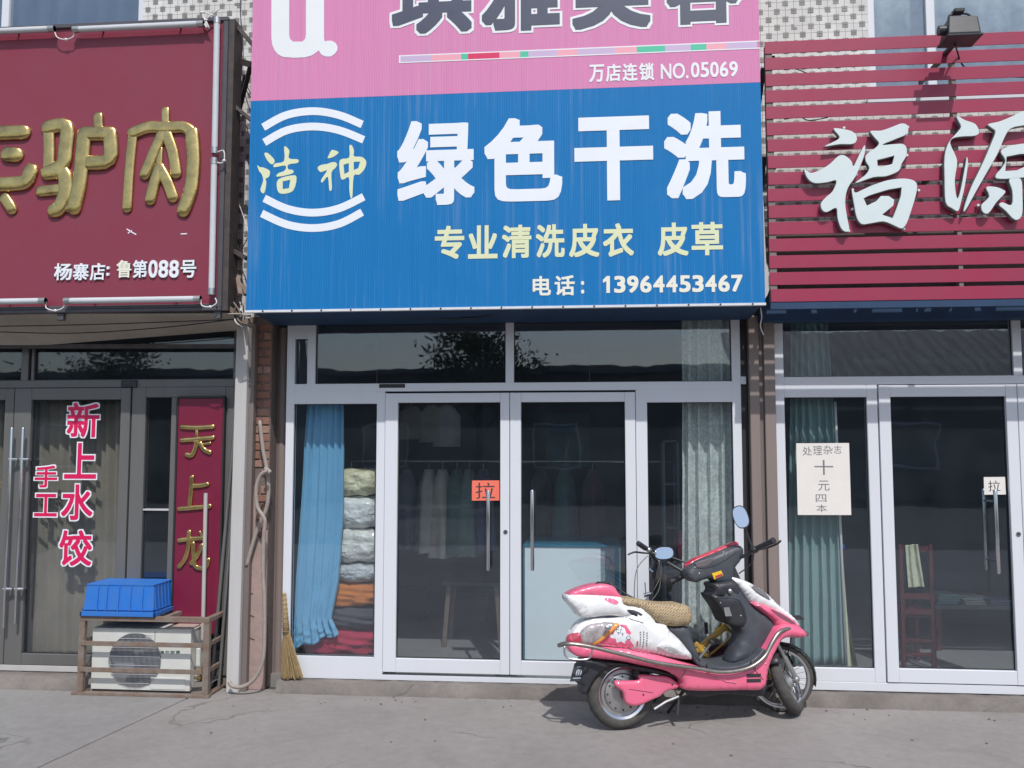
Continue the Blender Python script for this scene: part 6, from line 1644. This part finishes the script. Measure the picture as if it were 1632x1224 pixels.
# decals
D1 = decal('pink_decal', M_pink_s, [(290,743),(340,690),(385,648),(425,650),(445,685),(440,720),(462,752),(440,763),(360,752)], ['rear_cowl'], 0.0012, 0.003, tw=-0.165, k=1)
decal('decal_edge', M_print_w, [(280,744),(384,644),(392,647),(294,746)], ['rear_cowl'], 0.0016, 0.003, tw=-0.165, k=1, parent=D1)
decal('flower_print', M_print_w, [(348,692),(366,700),(376,668),(396,655),(418,668),(424,690),(446,700),(440,718),(424,724),(420,742),(402,730),(384,738),(378,718),(356,714)], ['rear_cowl'], 0.0022, 0.003, tw=-0.165, parent=D1)
decal('petal_print', M_pink_s, [(320,525),(345,520),(380,532),(378,548),(350,545)], ['tail_cowl'], 0.001, 0.003, tw=-0.14)
mb = MB()
rnd = random.Random(6)
def tick(mb, x, y, dx, dy, wd=0.0035, bodies=('rear_cowl',)):
    for (a, b) in (((x, y), (x+dx, y+dy)),):
        p, q = S4(*a, -0.165), S4(*b, -0.165); ys = []
        for u in (p, q):
            h = BV[bodies[0]].ray_cast(Vector((u.x, -1, u.z)), Vector((0, 1, 0))); ys.append((h[0].y if h[0] else u.y)-0.004)
        p.y, q.y = ys; mb.beam(p, q, 0.002, wd, up=(0, 1, 0))
for (x, y) in ((378, 668), (388, 655), (402, 652), (396, 672), (404, 690), (384, 684)):
    tick(mb, x, y, rnd.uniform(6, 14), rnd.uniform(-6, 10)); tick(mb, x+2, y+4, rnd.uniform(-3, 5), rnd.uniform(8, 14))
for i in range(10):
    a, b = i*0.628, (i+1)*0.628; tick(mb, 434+9*math.cos(a), 710+9*math.sin(a), 9*(math.cos(b)-math.cos(a)), 9*(math.sin(b)-math.sin(a)), 0.003)
mb.build('ink_print', M_ink, D1, local=True)
mb = MB(); mr_ = MB()
for cx2, y0_, y1_ in ((487, 682, 752), (501, 680, 755), (516, 685, 748)):
    y = y0_
    while y < y1_: tick(mb, cx2-3+rnd.uniform(-1, 1), y, 6, rnd.uniform(-1, 3), 0.0022); tick(mb, cx2+rnd.uniform(-2, 2), y-3, 0, 6, 0.0018); y += 12
for y in (728, 736, 744): tick(mr_, 470, y, 9, 1, 0.003); tick(mr_, 474, y-4, 0, 8, 0.003)
mb.build('small_print', M_ink, SC, local=True); mr_.build('small_print', M_red_s, SC, local=True)
mb = MB()
for x, y, dx, dy in ((828, 895, 12, -8), (836, 888, 8, 14), (845, 902, 14, -10), (850, 890, 8, 16), (866, 903, 30, 12), (880, 912, 50, 6), (920, 912, 14, 10)): tick(mb, x, y, dx, dy, 0.004, ('lower_fairing',))
mb.build('script_print', M_sun_sal, SC, local=True)
mb = MB()
for y in (886, 910):
    p, q = S4(985, y, -0.17), S4(1052, y-2, -0.17)
    mb.beam(p, q, 0.02, 0.006, up=(0, 1, 0))
mb.build('vent_slit', M_black, SC, local=True)
# seat
sbody('seat_base', M_dkgrey, [(560,640),(610,652),(700,652),(716,690),(742,755),(765,820),(730,812),(700,757),(655,704),(612,668)], 0.075, 0.025, 0.03)
sbody('seat', M_seat, [(388,542),(384,524),(420,519),(480,527),(560,543),(630,549),(690,549),(714,566),(722,600),(716,634),(690,648),(640,651),(600,647),(565,634),(525,606),(478,568),(425,556)], 0.085, 0.045, 0.045)
# floorboard
sbody('footboard', M_dkgrey, [(728,790),(765,822),(850,842),(930,840),(990,822),(1035,790),(1060,760),(1075,770),(1040,812),(985,845),(930,862),(850,862),(760,840)], 0.145, 0.006, 0.01, tw=-0.14)
# inner leg shield (dark) and outer apron
sbody('leg_shield', M_dkgrey, [(830,452),(880,440),(925,432),(962,488),(1005,545),(1065,580),(1122,626),(1132,658),(1105,705),(1060,765),(1010,808),(940,826),(905,826),(925,775),(945,722),(948,668),(900,628),(872,572),(840,500)], 0.045, 0.045, 0.05, tw=-0.05)
sbody('glove_box', M_black, [(818,505),(870,508),(945,512),(975,560),(990,625),(960,655),(915,648),(888,630),(862,575)], 0.075, 0.02, 0.03, tw=-0.075)
sbody('steering_column_cover', M_black, [(822,450),(870,440),(925,432),(950,470),(945,515),(870,512),(818,506),(832,480)], 0.06, 0.03, 0.03, tw=-0.06)
ca = lambda u: 0.13
ap = sbody('front_apron', M_white_s, [(918,424),(950,424),(1005,445),(1080,492),(1135,545),(1195,592),(1240,640),(1225,650),(1160,608),(1080,572),(1010,545),(962,485)], 0.055, 0.05, 0.05, tw=-0.07)
sbody('front_fairing', M_pink_s, [(1008,540),(1060,546),(1130,575),(1190,608),(1245,655),(1272,695),(1245,690),(1200,668),(1160,665),(1135,690),(1112,730),(1122,660),(1110,622),(1060,580)], 0.085, 0.045, 0.04, tw=-0.10)
decal('headlight_shroud', mat('smoked_lens', (0.16, 0.15, 0.15), 0.15, coat=0.8), [(1002,455),(1035,462),(1080,492),(1099,525),(1065,512),(1025,485)], ['front_apron'], 0.002, 0.01, bulge=0.008, tw=-0.10)
decal('side_vent', mat('plum_plastic', (0.17, 0.06, 0.09), 0.4), [(1108,572),(1150,588),(1200,618),(1228,645),(1180,628),(1140,603)], ['front_fairing'], 0.0015, 0.006, tw=-0.14)
MB().ell(S4(906, 484, -0.10), (0.016, 0.012, 0.016), 14, 10).build('ignition_lock', M_silver, SC, smooth=True, local=True)
a = S4(888, 580, -0.118); MB().add([tuple(S4(x, y, -0.118)) for x, y in ((876, 562), (902, 560), (915, 602), (884, 604))] + [tuple(S4(x, y, -0.112)) for x, y in ((876, 562), (902, 560), (915, 602), (884, 604))], [(0,1,2,3),(7,6,5,4),(0,4,5,1),(1,5,6,2),(2,6,7,3),(3,7,4,0)]).build('latch_plate', M_silver, SC, local=True)
# chrome side rail
rp = [(92,742,-0.05),(130,734,-0.13),(240,748,-0.165),(400,786,-0.185),(560,825,-0.195),(750,852,-0.20),(850,868,-0.20),(935,864,-0.20),(1010,842,-0.20),(1070,795,-0.195),(1105,730,-0.19),(1138,682,-0.18),(1180,664,-0.16),(1240,674,-0.13),(1274,690,-0.10)]
MB().tube(smoothloop([tuple(S4(*p)) for p in rp], 5, False), 0.0125, 12).build('side_rail', M_dirty_chrome, SC, smooth=True, local=True)
MB().tube(smoothloop([tuple(S4(*p)) for p in ((118,745,-0.12),(124,795,-0.12),(180,810,-0.14),(238,802,-0.15),(250,755,-0.16))], 4, False), 0.006, 10).build('rear_rail_loop', M_chrome, SC, smooth=True, local=True)
MB().tube(smoothloop([tuple(S4(*p)) for p in ((92,742,-0.05),(110,738,0.0),(135,730,0.08),(240,735,0.14))], 4, False), 0.0125, 12).build('side_rail', M_dirty_chrome, SC, smooth=True, local=True)
for x, y in ((800, 850), (1010, 838)):
    a = S4(x, y-20, -0.15); b = S4(x+12, y+12, -0.205); MB().beam(a, b, 0.02, 0.012, up=(0, 1, 0)).build('rail_clamp', M_dkgrey, SC, local=True, bevel=0.003)
# motor cover, swing arm, stands
MC = sbody('motor_cover', M_pink_s, [(358,916),(390,912),(468,908),(472,888),(500,883),(560,886),(612,892),(645,912),(663,932),(655,946),(600,960),(572,985),(530,1002),(480,1026),(430,1028),(406,1008),(396,965),(366,942)], 0.012, 0.014, 0.018, w0=-0.085, k=2)
mb = MB()
for x, y in ((632, 928), (494, 976)): mb.ell(S4(x, y, -0.113), (0.006, 0.004, 0.006), 8, 6)
p, q = S4(425, 950, -0.111), S4(540, 968, -0.111); mb.beam(p, q, 0.003, 0.002, up=(0, 1, 0))
mb.build('cover_screw', M_black, MC, local=True)
MB().beam((0.0, -0.058, RW), S4(690, 930, -0.06), 0.02, 0.045, up=(0, 1, 0)).build('swing_arm', M_black, SC, local=True)
MB().beam((0.0, 0.058, RW), S4(690, 930, 0.06), 0.02, 0.045, up=(0, 1, 0)).build('swing_arm', M_black, SC, local=True)
mb = MB(); a, b = S4(470, 905, -0.06), S4(455, 850, -0.06); 
N_ = 9
for i in range(N_): 
    c = a.lerp(b, i/(N_-1)); mb.tube([c, c+Vector((0, 0, 0.006))], 0.022, 12)
mb.tube([a, b], 0.012, 10).build('shock_absorber', M_black, SC, smooth='auto', local=True)
MB().tube([S4(545, 1045, -0.10), S4(600, 1010, -0.11), S4(660, 985, -0.10)], 0.009, 8).build('foot_peg', M_silver, SC, local=True)
e = S4(655, 1075, -0.08); e.z = max(0.0, e.z)
MB().tube([S4(665, 975, -0.06), S4(658, 1030, -0.07), e], 0.010, 8).build('kick_stand', M_black, SC, local=True)
mb = MB().tube([S4(690, 950, 0.02), (S4(690, 950, 0.02).x-0.05, 0.17, 0.03)], 0.011, 8); mb.build('side_stand', M_black, SC, local=True)
# panel gaps and screws
def seam(pts, body, wd=0.0035, tw=-0.165, parent=None):
    mb = MB(); q = []
    for x, y in smoothloop(pts, 4, False):
        p = S4(x, y, tw); h = BV[body].ray_cast(Vector((p.x, -1, p.z)), Vector((0, 1, 0)))
        if h[0] is not None: q.append(Vector((p.x, h[0].y-0.0012, p.z)))
    if len(q) > 1: MB().tube(q, wd/2, 6).build('panel_gap', M_black, parent or SC, local=True)
seam([(205,612),(260,613),(320,604),(380,607),(440,620),(500,638)], 'rear_cowl')
seam([(290,747),(360,752),(440,768),(560,790),(700,812)], 'lower_fairing')
seam([(700,812),(690,860),(672,905)], 'lower_fairing')
seam([(1010,845),(1040,880),(1062,905)], 'lower_fairing')
seam([(828,515),(868,518),(935,522),(962,565),(975,615)], 'glove_box', tw=-0.09)
seam([(1005,545),(1065,582),(1120,628)], 'leg_shield', tw=-0.08)
seam([(842,448),(880,470),(925,462)], 'steering_column_cover', tw=-0.08)
screws = [(245, 775, 'lower_fairing', -.16), (640, 880, 'lower_fairing', -.17), (1075, 830, 'lower_fairing', -.17), (575, 775, 'rear_cowl', -.17), (860, 540, 'glove_box', -.09), (955, 600, 'glove_box', -.09)]
# number plate
pl_ = [S4(165, 826, -0.05), S4(243, 822, -0.05), S4(212, 912, -0.05), S4(142, 915, -0.05)]
PL = MB().add([tuple(v) for v in pl_] + [tuple(v+Vector((0.012, 0.006, 0))) for v in pl_], [(0,1,2,3),(7,6,5,4),(0,4,5,1),(1,5,6,2),(2,6,7,3),(3,7,4,0)]).build('number_plate', mat('dark_plate', (0.045, 0.05, 0.06), 0.5), SC, local=True, bevel=0.002)
def onpl(u, v):
    return pl_[0].lerp(pl_[1], u).lerp(pl_[3].lerp(pl_[2], u), v)
mb = MB()
for u0, u1, v0, v1 in ((0.30, 0.50, 0.36, 0.42), (0.30, 0.36, 0.36, 0.70), (0.44, 0.50, 0.36, 0.70), (0.30, 0.50, 0.64, 0.70), (0.58, 0.80, 0.36, 0.42), (0.58, 0.64, 0.36, 0.70), (0.74, 0.80, 0.36, 0.70), (0.58, 0.80, 0.52, 0.57), (0.2, 0.8, 0.80, 0.84), (0.25, 0.75, 0.20, 0.24)):
    q = [onpl(u0, v0), onpl(u1, v0), onpl(u1, v1), onpl(u0, v1)]
    mb.add([tuple(v+Vector((-0.003, -0.002, 0))) for v in q] + [tuple(v) for v in q], [(0,1,2,3),(7,6,5,4),(0,4,5,1),(1,5,6,2),(2,6,7,3),(3,7,4,0)])
mb.build('plate_marks', mat('plate_grey_print', (0.5, 0.54, 0.58), 0.5), PL, local=True)
# steering: column, bar, console
HC = fc + AX*((0.985-FW)/math.cos(RK))
MB().tube([fc+AX*0.2, HC], 0.024, 12).build('steering_column', M_black, SC, local=True)
def H(lat, up=0.0, fwd=0.0): return HC + fy*lat + AX*up + fx*fwd      # lat + is the rider's right
MB().tube(smoothloop([tuple(H(-0.30, 0.0, -0.10)), tuple(H(-0.19, 0.0, -0.04)), tuple(H(-0.10, -0.01, 0)), tuple(H(0.10, -0.01, 0)), tuple(H(0.19, 0.0, -0.04)), tuple(H(0.30, 0.0, -0.10))], 4, False), 0.011, 12).build('handlebar', M_black, SC, smooth=True, local=True)
for s_ in (-1, 1):
    a, b = H(s_*0.21, 0, -0.05), H(s_*(0.335 if s_ > 0 else 0.36), 0 if s_ > 0 else -0.03, -0.12)
    g_ = MB().tube([a, b], 0.018, 14).tube([b, b+(b-a).normalized()*0.012], 0.021, 14).build('grip', M_black, SC, smooth='auto', local=True)
    c = H(s_*0.195, 0.0, -0.045)
    MB().ell(c, (0.028, 0.028, 0.024), 14, 10).build('switch_housing', M_black, SC, smooth=True, local=True)
    MB().tube(smoothloop([tuple(H(s_*0.20, 0, -0.02)), tuple(H(s_*0.25, -0.005, 0.02)), tuple(H(s_*0.33, -0.01, -0.02)), tuple(H(s_*0.37, -0.005, -0.06))], 4, False), 0.0065, 8).build('brake_lever', M_black, SC, smooth=True, local=True)
CO = sbody('console', M_dkgrey, [(703,384),(760,340),(830,312),(900,282),(945,266),(966,288),(962,320),(942,352),(920,385),(916,440),(870,446),(830,438),(815,424),(780,428),(742,442),(712,428)], 0.035, 0.025, 0.03, tw=-0.03)
sbody('headlight_shell', M_red_s, [(697,375),(703,357),(735,333),(790,308),(850,283),(920,251),(938,250),(946,266),(900,290),(820,325),(740,366)], 0.02, 0.012, 0.014, w0=0.05, tw=0.03)
seam([(725,375),(800,372),(870,345),(935,300)], 'console', tw=-0.06)
mb = MB()
for x, y, b_, w_ in screws + [(880, 300, 'console', -.06), (760, 400, 'console', -.06)]:
    p = S4(x, y, w_); h = BV[b_].ray_cast(Vector((p.x, -1, p.z)), Vector((0, 1, 0)))
    if h[0] is not None: mb.ell((p.x, h[0].y-0.001, p.z), (0.005, 0.003, 0.005), 8, 6)
mb.build('screw', M_silver, SC, local=True)
a = [S4(x, y, -0.064) for x, y in ((820, 400), (864, 386), (874, 408), (832, 428))]
st = MB().add([tuple(v) for v in a] + [tuple(v+Vector((0, 0.012, 0))) for v in a], [(0,1,2,3),(7,6,5,4),(0,4,5,1),(1,5,6,2),(2,6,7,3),(3,7,4,0)]).build('warning_sticker', M_yellow, SC, local=True)
a = [S4(x, y, -0.0645) for x, y in ((834, 412), (868, 400), (871, 408), (838, 424))]
MB().add([tuple(v) for v in a] + [tuple(v+Vector((0, 0.0004, 0))) for v in a], [(0,1,2,3),(7,6,5,4)]).build('sticker_print', M_lens_r, st, local=True)
a = [S4(x, y, -0.062) for x, y in ((742, 352), (820, 325), (838, 335), (790, 368), (748, 372))]
MB().add([tuple(v) for v in a] + [tuple(v+Vector((0, 0.02, 0))) for v in a], [(0,1,2,3,4),(9,8,7,6,5),(0,5,6,1),(1,6,7,2),(2,7,8,3),(3,8,9,4),(4,9,5,0)]).build('gauge_glass', mat('gauge_plastic', (0.14, 0.12, 0.13), 0.15, coat=0.8), SC, local=True, bevel=0.003)
def mirror(cpx, rw, rh, tilt, w, root):
    c = S(*cpx, w)
    nw = Vector((-0.28, -0.93, 0.26)).normalized(); n_ = (MI.to_3x3() @ nw).normalized()
    up = Vector((0, 0, 1)); up = (up - n_*up.dot(n_)).normalized(); rt = up.cross(n_).normalized()*-1
    ca_, sa_ = math.cos(tilt), math.sin(tilt); e1 = rt*ca_ + up*sa_; e2 = -rt*sa_ + up*ca_
    def disc(off0, off1, k, m, nm, parent, dome=0):
        mb = MB(); n = 28; vs = []
        for o_ in (off0, off1):
            for i in range(n):
                a = 2*math.pi*i/n; x_, y_ = math.cos(a), math.sin(a); sq = (abs(x_)**2.6+abs(y_)**2.6)**(-1/2.6)
                kk = k*(1 if o_ == off0 or not dome else 0.55)
                vs.append(tuple(c + e1*rw*kk*x_*sq + e2*rh*kk*y_*sq + n_*o_))
        mb.add(vs, [tuple(range(n)), tuple(reversed(range(n, 2*n)))] + [(i, (i+1) % n, n+(i+1) % n, n+i) for i in range(n)])
        return mb.build(nm, m, parent, smooth='auto', local=True)
    h_ = disc(0.0, -0.03, 1.1, M_black, 'mirror', SC, dome=1)
    disc(0.0022, 0.0005, 1.0, M_mirror, 'mirror_glass', h_)
    MB().tube(smoothloop([tuple(c - n_*0.02 - e2*rh*0.5), tuple(c.lerp(root, 0.35) - n_*0.02), tuple(root)], 5, False), 0.006, 8).build('mirror_stalk', M_black, h_, smooth=True, local=True)
mirror(q4(592, 303), 0.060, 0.038, R(-4), 0.16, H(-0.185, 0.0, -0.04))
mirror(q4(957, 131), 0.043, 0.068, R(-18), -0.13, H(0.185, 0.0, -0.04))
MB().tube([S4(606, 346, 0.10), S4(650, 372, 0.08), S4(704, 402, 0.03)], 0.011, 10).build('master_cylinder', M_black, SC, smooth='auto', local=True)
# cables
MB().tube(smoothloop([tuple(H(0.19, 0, -0.03)), tuple(H(0.12, -0.06, 0.06)), tuple(H(0.02, -0.10, 0.04))], 5, False), 0.004, 6).build('cable', M_black, SC, smooth=True, local=True)
MB().tube(smoothloop([tuple(H(-0.19, 0, -0.03)), tuple(H(-0.14, -0.05, 0.05)), tuple(H(-0.02, -0.10, 0.04))], 5, False), 0.004, 6).build('cable', M_black, SC, smooth=True, local=True)

# ------------------------------------------------------------------ bicycle behind the scooter
yb_ = -0.27
bw = P(1243, 1060, yb_); br_ = 0.215
BK = thing('bicycle', 'yellow framed small wheel bicycle standing behind the pink scooter', 'bicycle', (bw.x, yb_, 0))
L = lambda p: Vector((p.x - BK.location.x, p.y - BK.location.y, p.z))
Lp = lambda px, py, y=yb_: L(P(px, py, y))
rwc = Vector((0, 0, br_)); fwx = Lp(1012, 1060).x; fwc = Vector((fwx, 0, br_))
wheel('rear_wheel', rwc, (0, 1, 0), br_, 0.042, 'wire', BK)
wheel('front_wheel', fwc, (0, 1, 0), br_, 0.042, 'wire', BK)
M_byel = mat('faded_yellow_paint', (0.46, 0.27, 0.025), 0.4, var=0.5, vscale=14, rgb2=(0.24, 0.14, 0.04), coat=0.2)
hd_ = Lp(1040, 962); hb = Lp(1033, 1002); bbk = Lp(1112, 1045); stt = Lp(1158, 996); 
MB().tube([hd_, hb], 0.018, 12).build('head_tube', M_byel, BK, smooth='auto', local=True)
MB().tube([hb+Vector((0.01, 0, 0.02)), Lp(1075, 1030), Lp(1112, 1034)], 0.022, 12).build('main_tube', M_byel, BK, smooth='auto', local=True)
MB().beam(Lp(1108, 1038, -0.30), Lp(1158, 997, -0.30), 0.035, 0.052, up=(0, 1, 0)).build('seat_beam', M_byel, BK, local=True, bevel=0.010, seg=2)
MB().beam(Lp(1128, 1046, -0.31), Lp(1168, 1014, -0.31), 0.012, 0.022, up=(0, 1, 0)).build('chain_guard', M_byel, BK, local=True, bevel=0.005)
MB().beam(Lp(1108, 1024, -0.30), Lp(1128, 1046, -0.31), 0.03, 0.05, up=(0, 1, 0)).build('bracket_lug', M_byel, BK, local=True, bevel=0.008, seg=2)
MB().add([tuple(Lp(x, y, -0.322)) for x, y in ((1138, 1004), (1157, 992), (1160, 1006), (1140, 1008))] + [tuple(Lp(x, y, -0.31)) for x, y in ((1138, 1004), (1157, 992), (1160, 1006), (1140, 1008))], [(0,1,2,3),(7,6,5,4),(0,4,5,1),(1,5,6,2),(2,6,7,3),(3,7,4,0)]).build('bright_bracket', M_yellow, BK, local=True)
sdl = Lp(1165, 955)
MB().tube([Lp(1140, 1008), sdl], 0.014, 10).build('seat_post', M_chrome, BK, smooth='auto', local=True)
MB().ell(sdl+Vector((0, 0, 0.02)), (0.12, 0.065, 0.035), 20, 12, lambda d: 1-0.35*max(0, -d.x)*abs(d.y)).build('saddle', M_black, BK, smooth=True, local=True)
MB().tube([Lp(1125, 992), Lp(1126, 1010)], 0.012, 8).build('frame_lock', M_black, BK, local=True)
for s_ in (-0.045, 0.045):
    MB().tube([Lp(1158, 1000)+Vector((0, s_*0.4, 0)), rwc+Vector((0, s_, 0))], 0.008, 8).build('seat_stay', M_byel, BK, local=True)
    MB().tube([bbk+Vector((0, s_*0.4, 0)), rwc+Vector((0, s_, 0))], 0.008, 8).build('chain_stay', M_byel, BK, local=True)
    MB().tube([hb+Vector((0, s_*0.4, 0)), fwc+Vector((0, s_, 0))], 0.010, 8).build('front_fork', M_black, BK, local=True)
cr2 = bbk+Vector((0, -0.05, 0)); mb = MB()
mb.tube([(cr2.x+0.075*math.cos(a*math.pi/12), cr2.y, cr2.z+0.075*math.sin(a*math.pi/12)) for a in range(24)], 0.005, 6, closed=True)
for a in range(5): mb.beam(cr2, cr2+Vector((0.075*math.cos(a*1.257), 0, 0.075*math.sin(a*1.257))), 0.004, 0.012, up=(0, 1, 0))
mb.build('chainring', M_chrome, BK, local=True)
for s_, an in ((-1, 0.9), (1, 0.9+math.pi)):
    e = bbk+Vector((0.15*math.cos(an), s_*0.07, 0.15*math.sin(an)))
    k_ = MB().beam(bbk+Vector((0, s_*0.07, 0)), e, 0.012, 0.018, up=(0, 1, 0)).build('crank', M_silver, BK, local=True)
    MB().box(tuple(e+Vector((-0.03, 0 if s_ > 0 else -0.08, -0.01))), tuple(e+Vector((0.03, 0.08 if s_ > 0 else 0, 0.01)))).build('pedal', M_black, k_, local=True, bevel=0.003)
# stem and bar (front of the bicycle points left)
stm = [Lp(1037, 955), Lp(1042, 915), Lp(1046, 895)]
MB().tube(stm, 0.014, 12).build('stem', M_black, BK, smooth='auto', local=True)
MB().tube([Lp(1026, 949), Lp(1040, 945)], 0.014, 10).tube([Lp(1028, 928, -0.29), Lp(1029, 946, -0.29)], 0.004, 8).build('stem_clamp', M_chrome, BK, smooth='auto', local=True)
MB().tube([Lp(1034, 905, -0.28), Lp(1041, 911, -0.30)], 0.008, 8).build('quick_release', M_chrome, BK, smooth='auto', local=True)
hb1, hb2 = Lp(1017, 866, -0.50), Lp(1071, 885, -0.05); hm = Lp(1047, 893)
MB().tube(smoothloop([tuple(hb1), tuple(Lp(1032, 876, -0.43)), tuple(hm), tuple(hb2)], 4, False), 0.011, 10).build('handlebar', M_black, BK, smooth=True, local=True)
for a, b in ((hb1, Lp(1029, 874, -0.44)), (hb2, hb2.lerp(hm, 0.35))): MB().tube([a, b], 0.017, 12).build('grip', M_black, BK, smooth='auto', local=True)
MB().ell(Lp(1034, 876, -0.43), (0.02, 0.02, 0.018), 12, 8).build('bell', M_chrome, BK, smooth=True, local=True)
MB().tube(smoothloop([tuple(Lp(1036, 882, -0.44)), tuple(Lp(1023, 881, -0.45)), tuple(Lp(1011, 880, -0.47)), tuple(Lp(1001, 884, -0.49))], 4, False), 0.006, 8).build('brake_lever', M_black, BK, smooth=True, local=True)
for pts in (((1034, 884, -0.44), (1016, 905, -0.42), (1011, 935, -0.38), (1012, 975, -0.30)), ((1050, 893, -0.28), (1053, 915, -0.28), (1050, 940, -0.28), (1038, 958, -0.28)), ((1040, 880, -0.4), (1052, 892, -0.35), (1054, 915, -0.3), (1040, 944, -0.28))):
    MB().tube(smoothloop([tuple(Lp(*p)) for p in pts], 5, False), 0.0028, 6).build('brake_cable', M_silver, BK, smooth=True, local=True)
# wire basket over the front wheel
mb = MB(); b0_ = Lp(968, 935); 
mb.tube(smoothloop([tuple(Lp(x, y, -0.32)) for x, y in ((952, 934), (962, 928), (975, 930), (985, 938), (1000, 948), (1014, 955), (1028, 958))], 4, False), 0.006, 8)
mb.tube(smoothloop([tuple(Lp(x, y, -0.20)) for x, y in ((952, 934), (962, 928), (975, 930), (985, 938), (1000, 948), (1014, 955), (1028, 958))], 4, False), 0.005, 8)
for x, y in ((962, 929), (985, 938), (1005, 951)): mb.tube([Lp(x, y, -0.32), Lp(x, y, -0.20)], 0.003, 6); mb.tube([Lp(x, y, -0.32), Lp(x+2, y+50, -0.31)], 0.003, 6)
mb.build('wire_basket', M_black, BK, local=True)
# mudguard and small rack at the back wheel
mb = MB(); n = 12
for i in range(n+1):
    a = R(-12)+R(130)*i/n
    for wv, dr in ((-0.028, -0.008), (0, 0.004), (0.028, -0.008)): mb.v.append((rwc.x+math.cos(a)*(br_+0.012+dr), wv, rwc.z+math.sin(a)*(br_+0.012+dr)))
for i in range(n):
    for j in range(2): k = i*3+j; mb.f.append((k, k+1, k+4, k+3))
o = mb.build('mudguard', M_black, BK, smooth=True, local=True); sd = o.modifiers.new('s', 'SOLIDIFY'); sd.thickness = 0.002
mb = MB()
for s_ in (-0.05, 0, 0.05): mb.tube([Lp(1215, 985)+Vector((0, s_, 0)), Lp(1278, 984)+Vector((0, s_, 0))], 0.005, 6)
mb.tube([Lp(1278, 984)+Vector((0, -0.05, 0)), Lp(1278, 984)+Vector((0, 0.05, 0))], 0.005, 6); mb.tube([Lp(1265, 984)+Vector((0, -0.05, 0)), rwc+Vector((0, -0.05, 0))], 0.004, 6)
mb.build('rear_rack', M_black, BK, local=True)
MB().tube([bbk+Vector((0.05, 0.02, 0)), Vector((bbk.x+0.09, 0.16, 0.005))], 0.008, 8).build('kick_stand', M_black, BK, local=True)

# ------------------------------------------------------------------ small litter on the step and forecourt
rnd = random.Random(8)
mb = MB()
for i in range(90):
    if i < 55: p = Vector((rnd.uniform(-1.9, 4.0), rnd.uniform(-0.40, -0.17), 0))
    else: p = Vector((rnd.uniform(-3.2, 3.4), rnd.uniform(-2.5, -0.4), 0))
    r = rnd.uniform(0.003, 0.010); mb.ell((p.x, p.y, r*0.5), (r, r*rnd.uniform(.6, 1.2), r*.6), 6, 4)
o = mb.build('grit', M_step, smooth=True); tag(o, 'loose grit and crumbs along the step', kind='stuff')

# ------------------------------------------------------------------ other side of the street, seen mirrored in the glass
OB = thing('house', 'long low house with a tiled roof across the street, mirrored in the glass', 'house', (6, -24, 0))
M_ow = mat('dull_render', (0.22, 0.20, 0.18), 0.9, var=0.4, vscale=0.8); M_roof = mat('grey_roof_tile', (0.20, 0.19, 0.19), 0.7, var=0.5, vscale=2)
MB().box((-30, -30, 0), (5.2, -24, 4.3)).build('wall', M_ow, OB)
MB().box((5.3, -31, 0), (30, -24, 3.9)).build('wall', M_ow, OB)
mb = MB(); nx = 220
for j, (y, z) in enumerate(((-23.4, 3.92), (-27.5, 6.1))):
    for i in range(nx+1):
        x = 5.0 + 25*i/nx; mb.v.append((x, y, z+0.05*abs(math.sin(i*math.pi/4))))
for i in range(nx): mb.f.append((i, i+1, nx+2+i, nx+1+i))
o = mb.build('roof', M_roof, OB); sd = o.modifiers.new('s', 'SOLIDIFY'); sd.thickness = 0.06
MB().box((-30.3, -30.3, 4.301), (5.25, -23.6, 4.5)).build('roof', M_roof, OB)
for i in range(9):
    x = -26 + i*6
    f = MB().box((x, -23.999, 1.0), (x+1.6, -23.94, 2.6)).build('window', M_white, OB)
    MB().box((x+0.08, -23.939, 1.08), (x+1.52, -23.92, 2.52)).build('pane', M_glass_dark, f)
def tree(x, y, h, r, lab, seed):
    t = thing('tree', lab, 'tree', (x, y, 0)); rnd = random.Random(seed)
    mb = MB().tube([(x, y, 0), (x+0.1, y, h*0.35), (x, y+0.1, h*0.7)], [0.16, 0.12, 0.05], 10)
    for k in range(7):
        a = rnd.uniform(0, 6.28); z0_ = h*rnd.uniform(0.3, 0.6); mb.tube([(x+0.05, y, z0_), (x+r*0.6*math.cos(a), y+r*0.6*math.sin(a), z0_+h*0.22)], [0.05, 0.02], 6)
    mb.build('trunk', mat('bark', (0.09, 0.07, 0.05), 0.9), t, smooth='auto')
    mb = MB(); cl = [(rnd.gauss(0, r*0.42), rnd.gauss(0, r*0.42), h*0.72+rnd.gauss(0, h*0.12)) for _ in range(26)]
    for c in cl:
        for _ in range(130):
            p = Vector((x+c[0]+rnd.gauss(0, r*0.17), y+c[1]+rnd.gauss(0, r*0.17), c[2]+rnd.gauss(0, r*0.15)))
            d = Vector((rnd.gauss(0, 1), rnd.gauss(0, 1), rnd.gauss(0, 1))).normalized(); e = d.orthogonal().normalized(); s_ = 0.09
            mb.add([p-d*s_, p+e*s_*0.5, p+d*s_, p-e*s_*0.5], [(0, 1, 2, 3)])
    mb.build('crown', mat('foliage', (0.06, 0.10, 0.035), 0.7, var=0.5, vscale=2, rgb2=(0.03, 0.05, 0.02)), t)
tree(-3.4, -19.5, 5.9, 1.7, 'bushy tree across the street mirrored in the dry cleaner transom', 1)
tree(-15.5, -20.5, 5.6, 1.9, 'second tree across the street, opposite the dumpling shop', 2)
o = MB().tube([(-8.6, -19, 0), (-8.6, -19, 7.5)], 0.12, 12).build('utility_pole', M_conc_l); tag(o, 'tall concrete utility pole across the street', 'pole')

# small helpers left on objects are not needed any more
for o in bpy.data.objects:
    if '_k' in o: del o['_k']
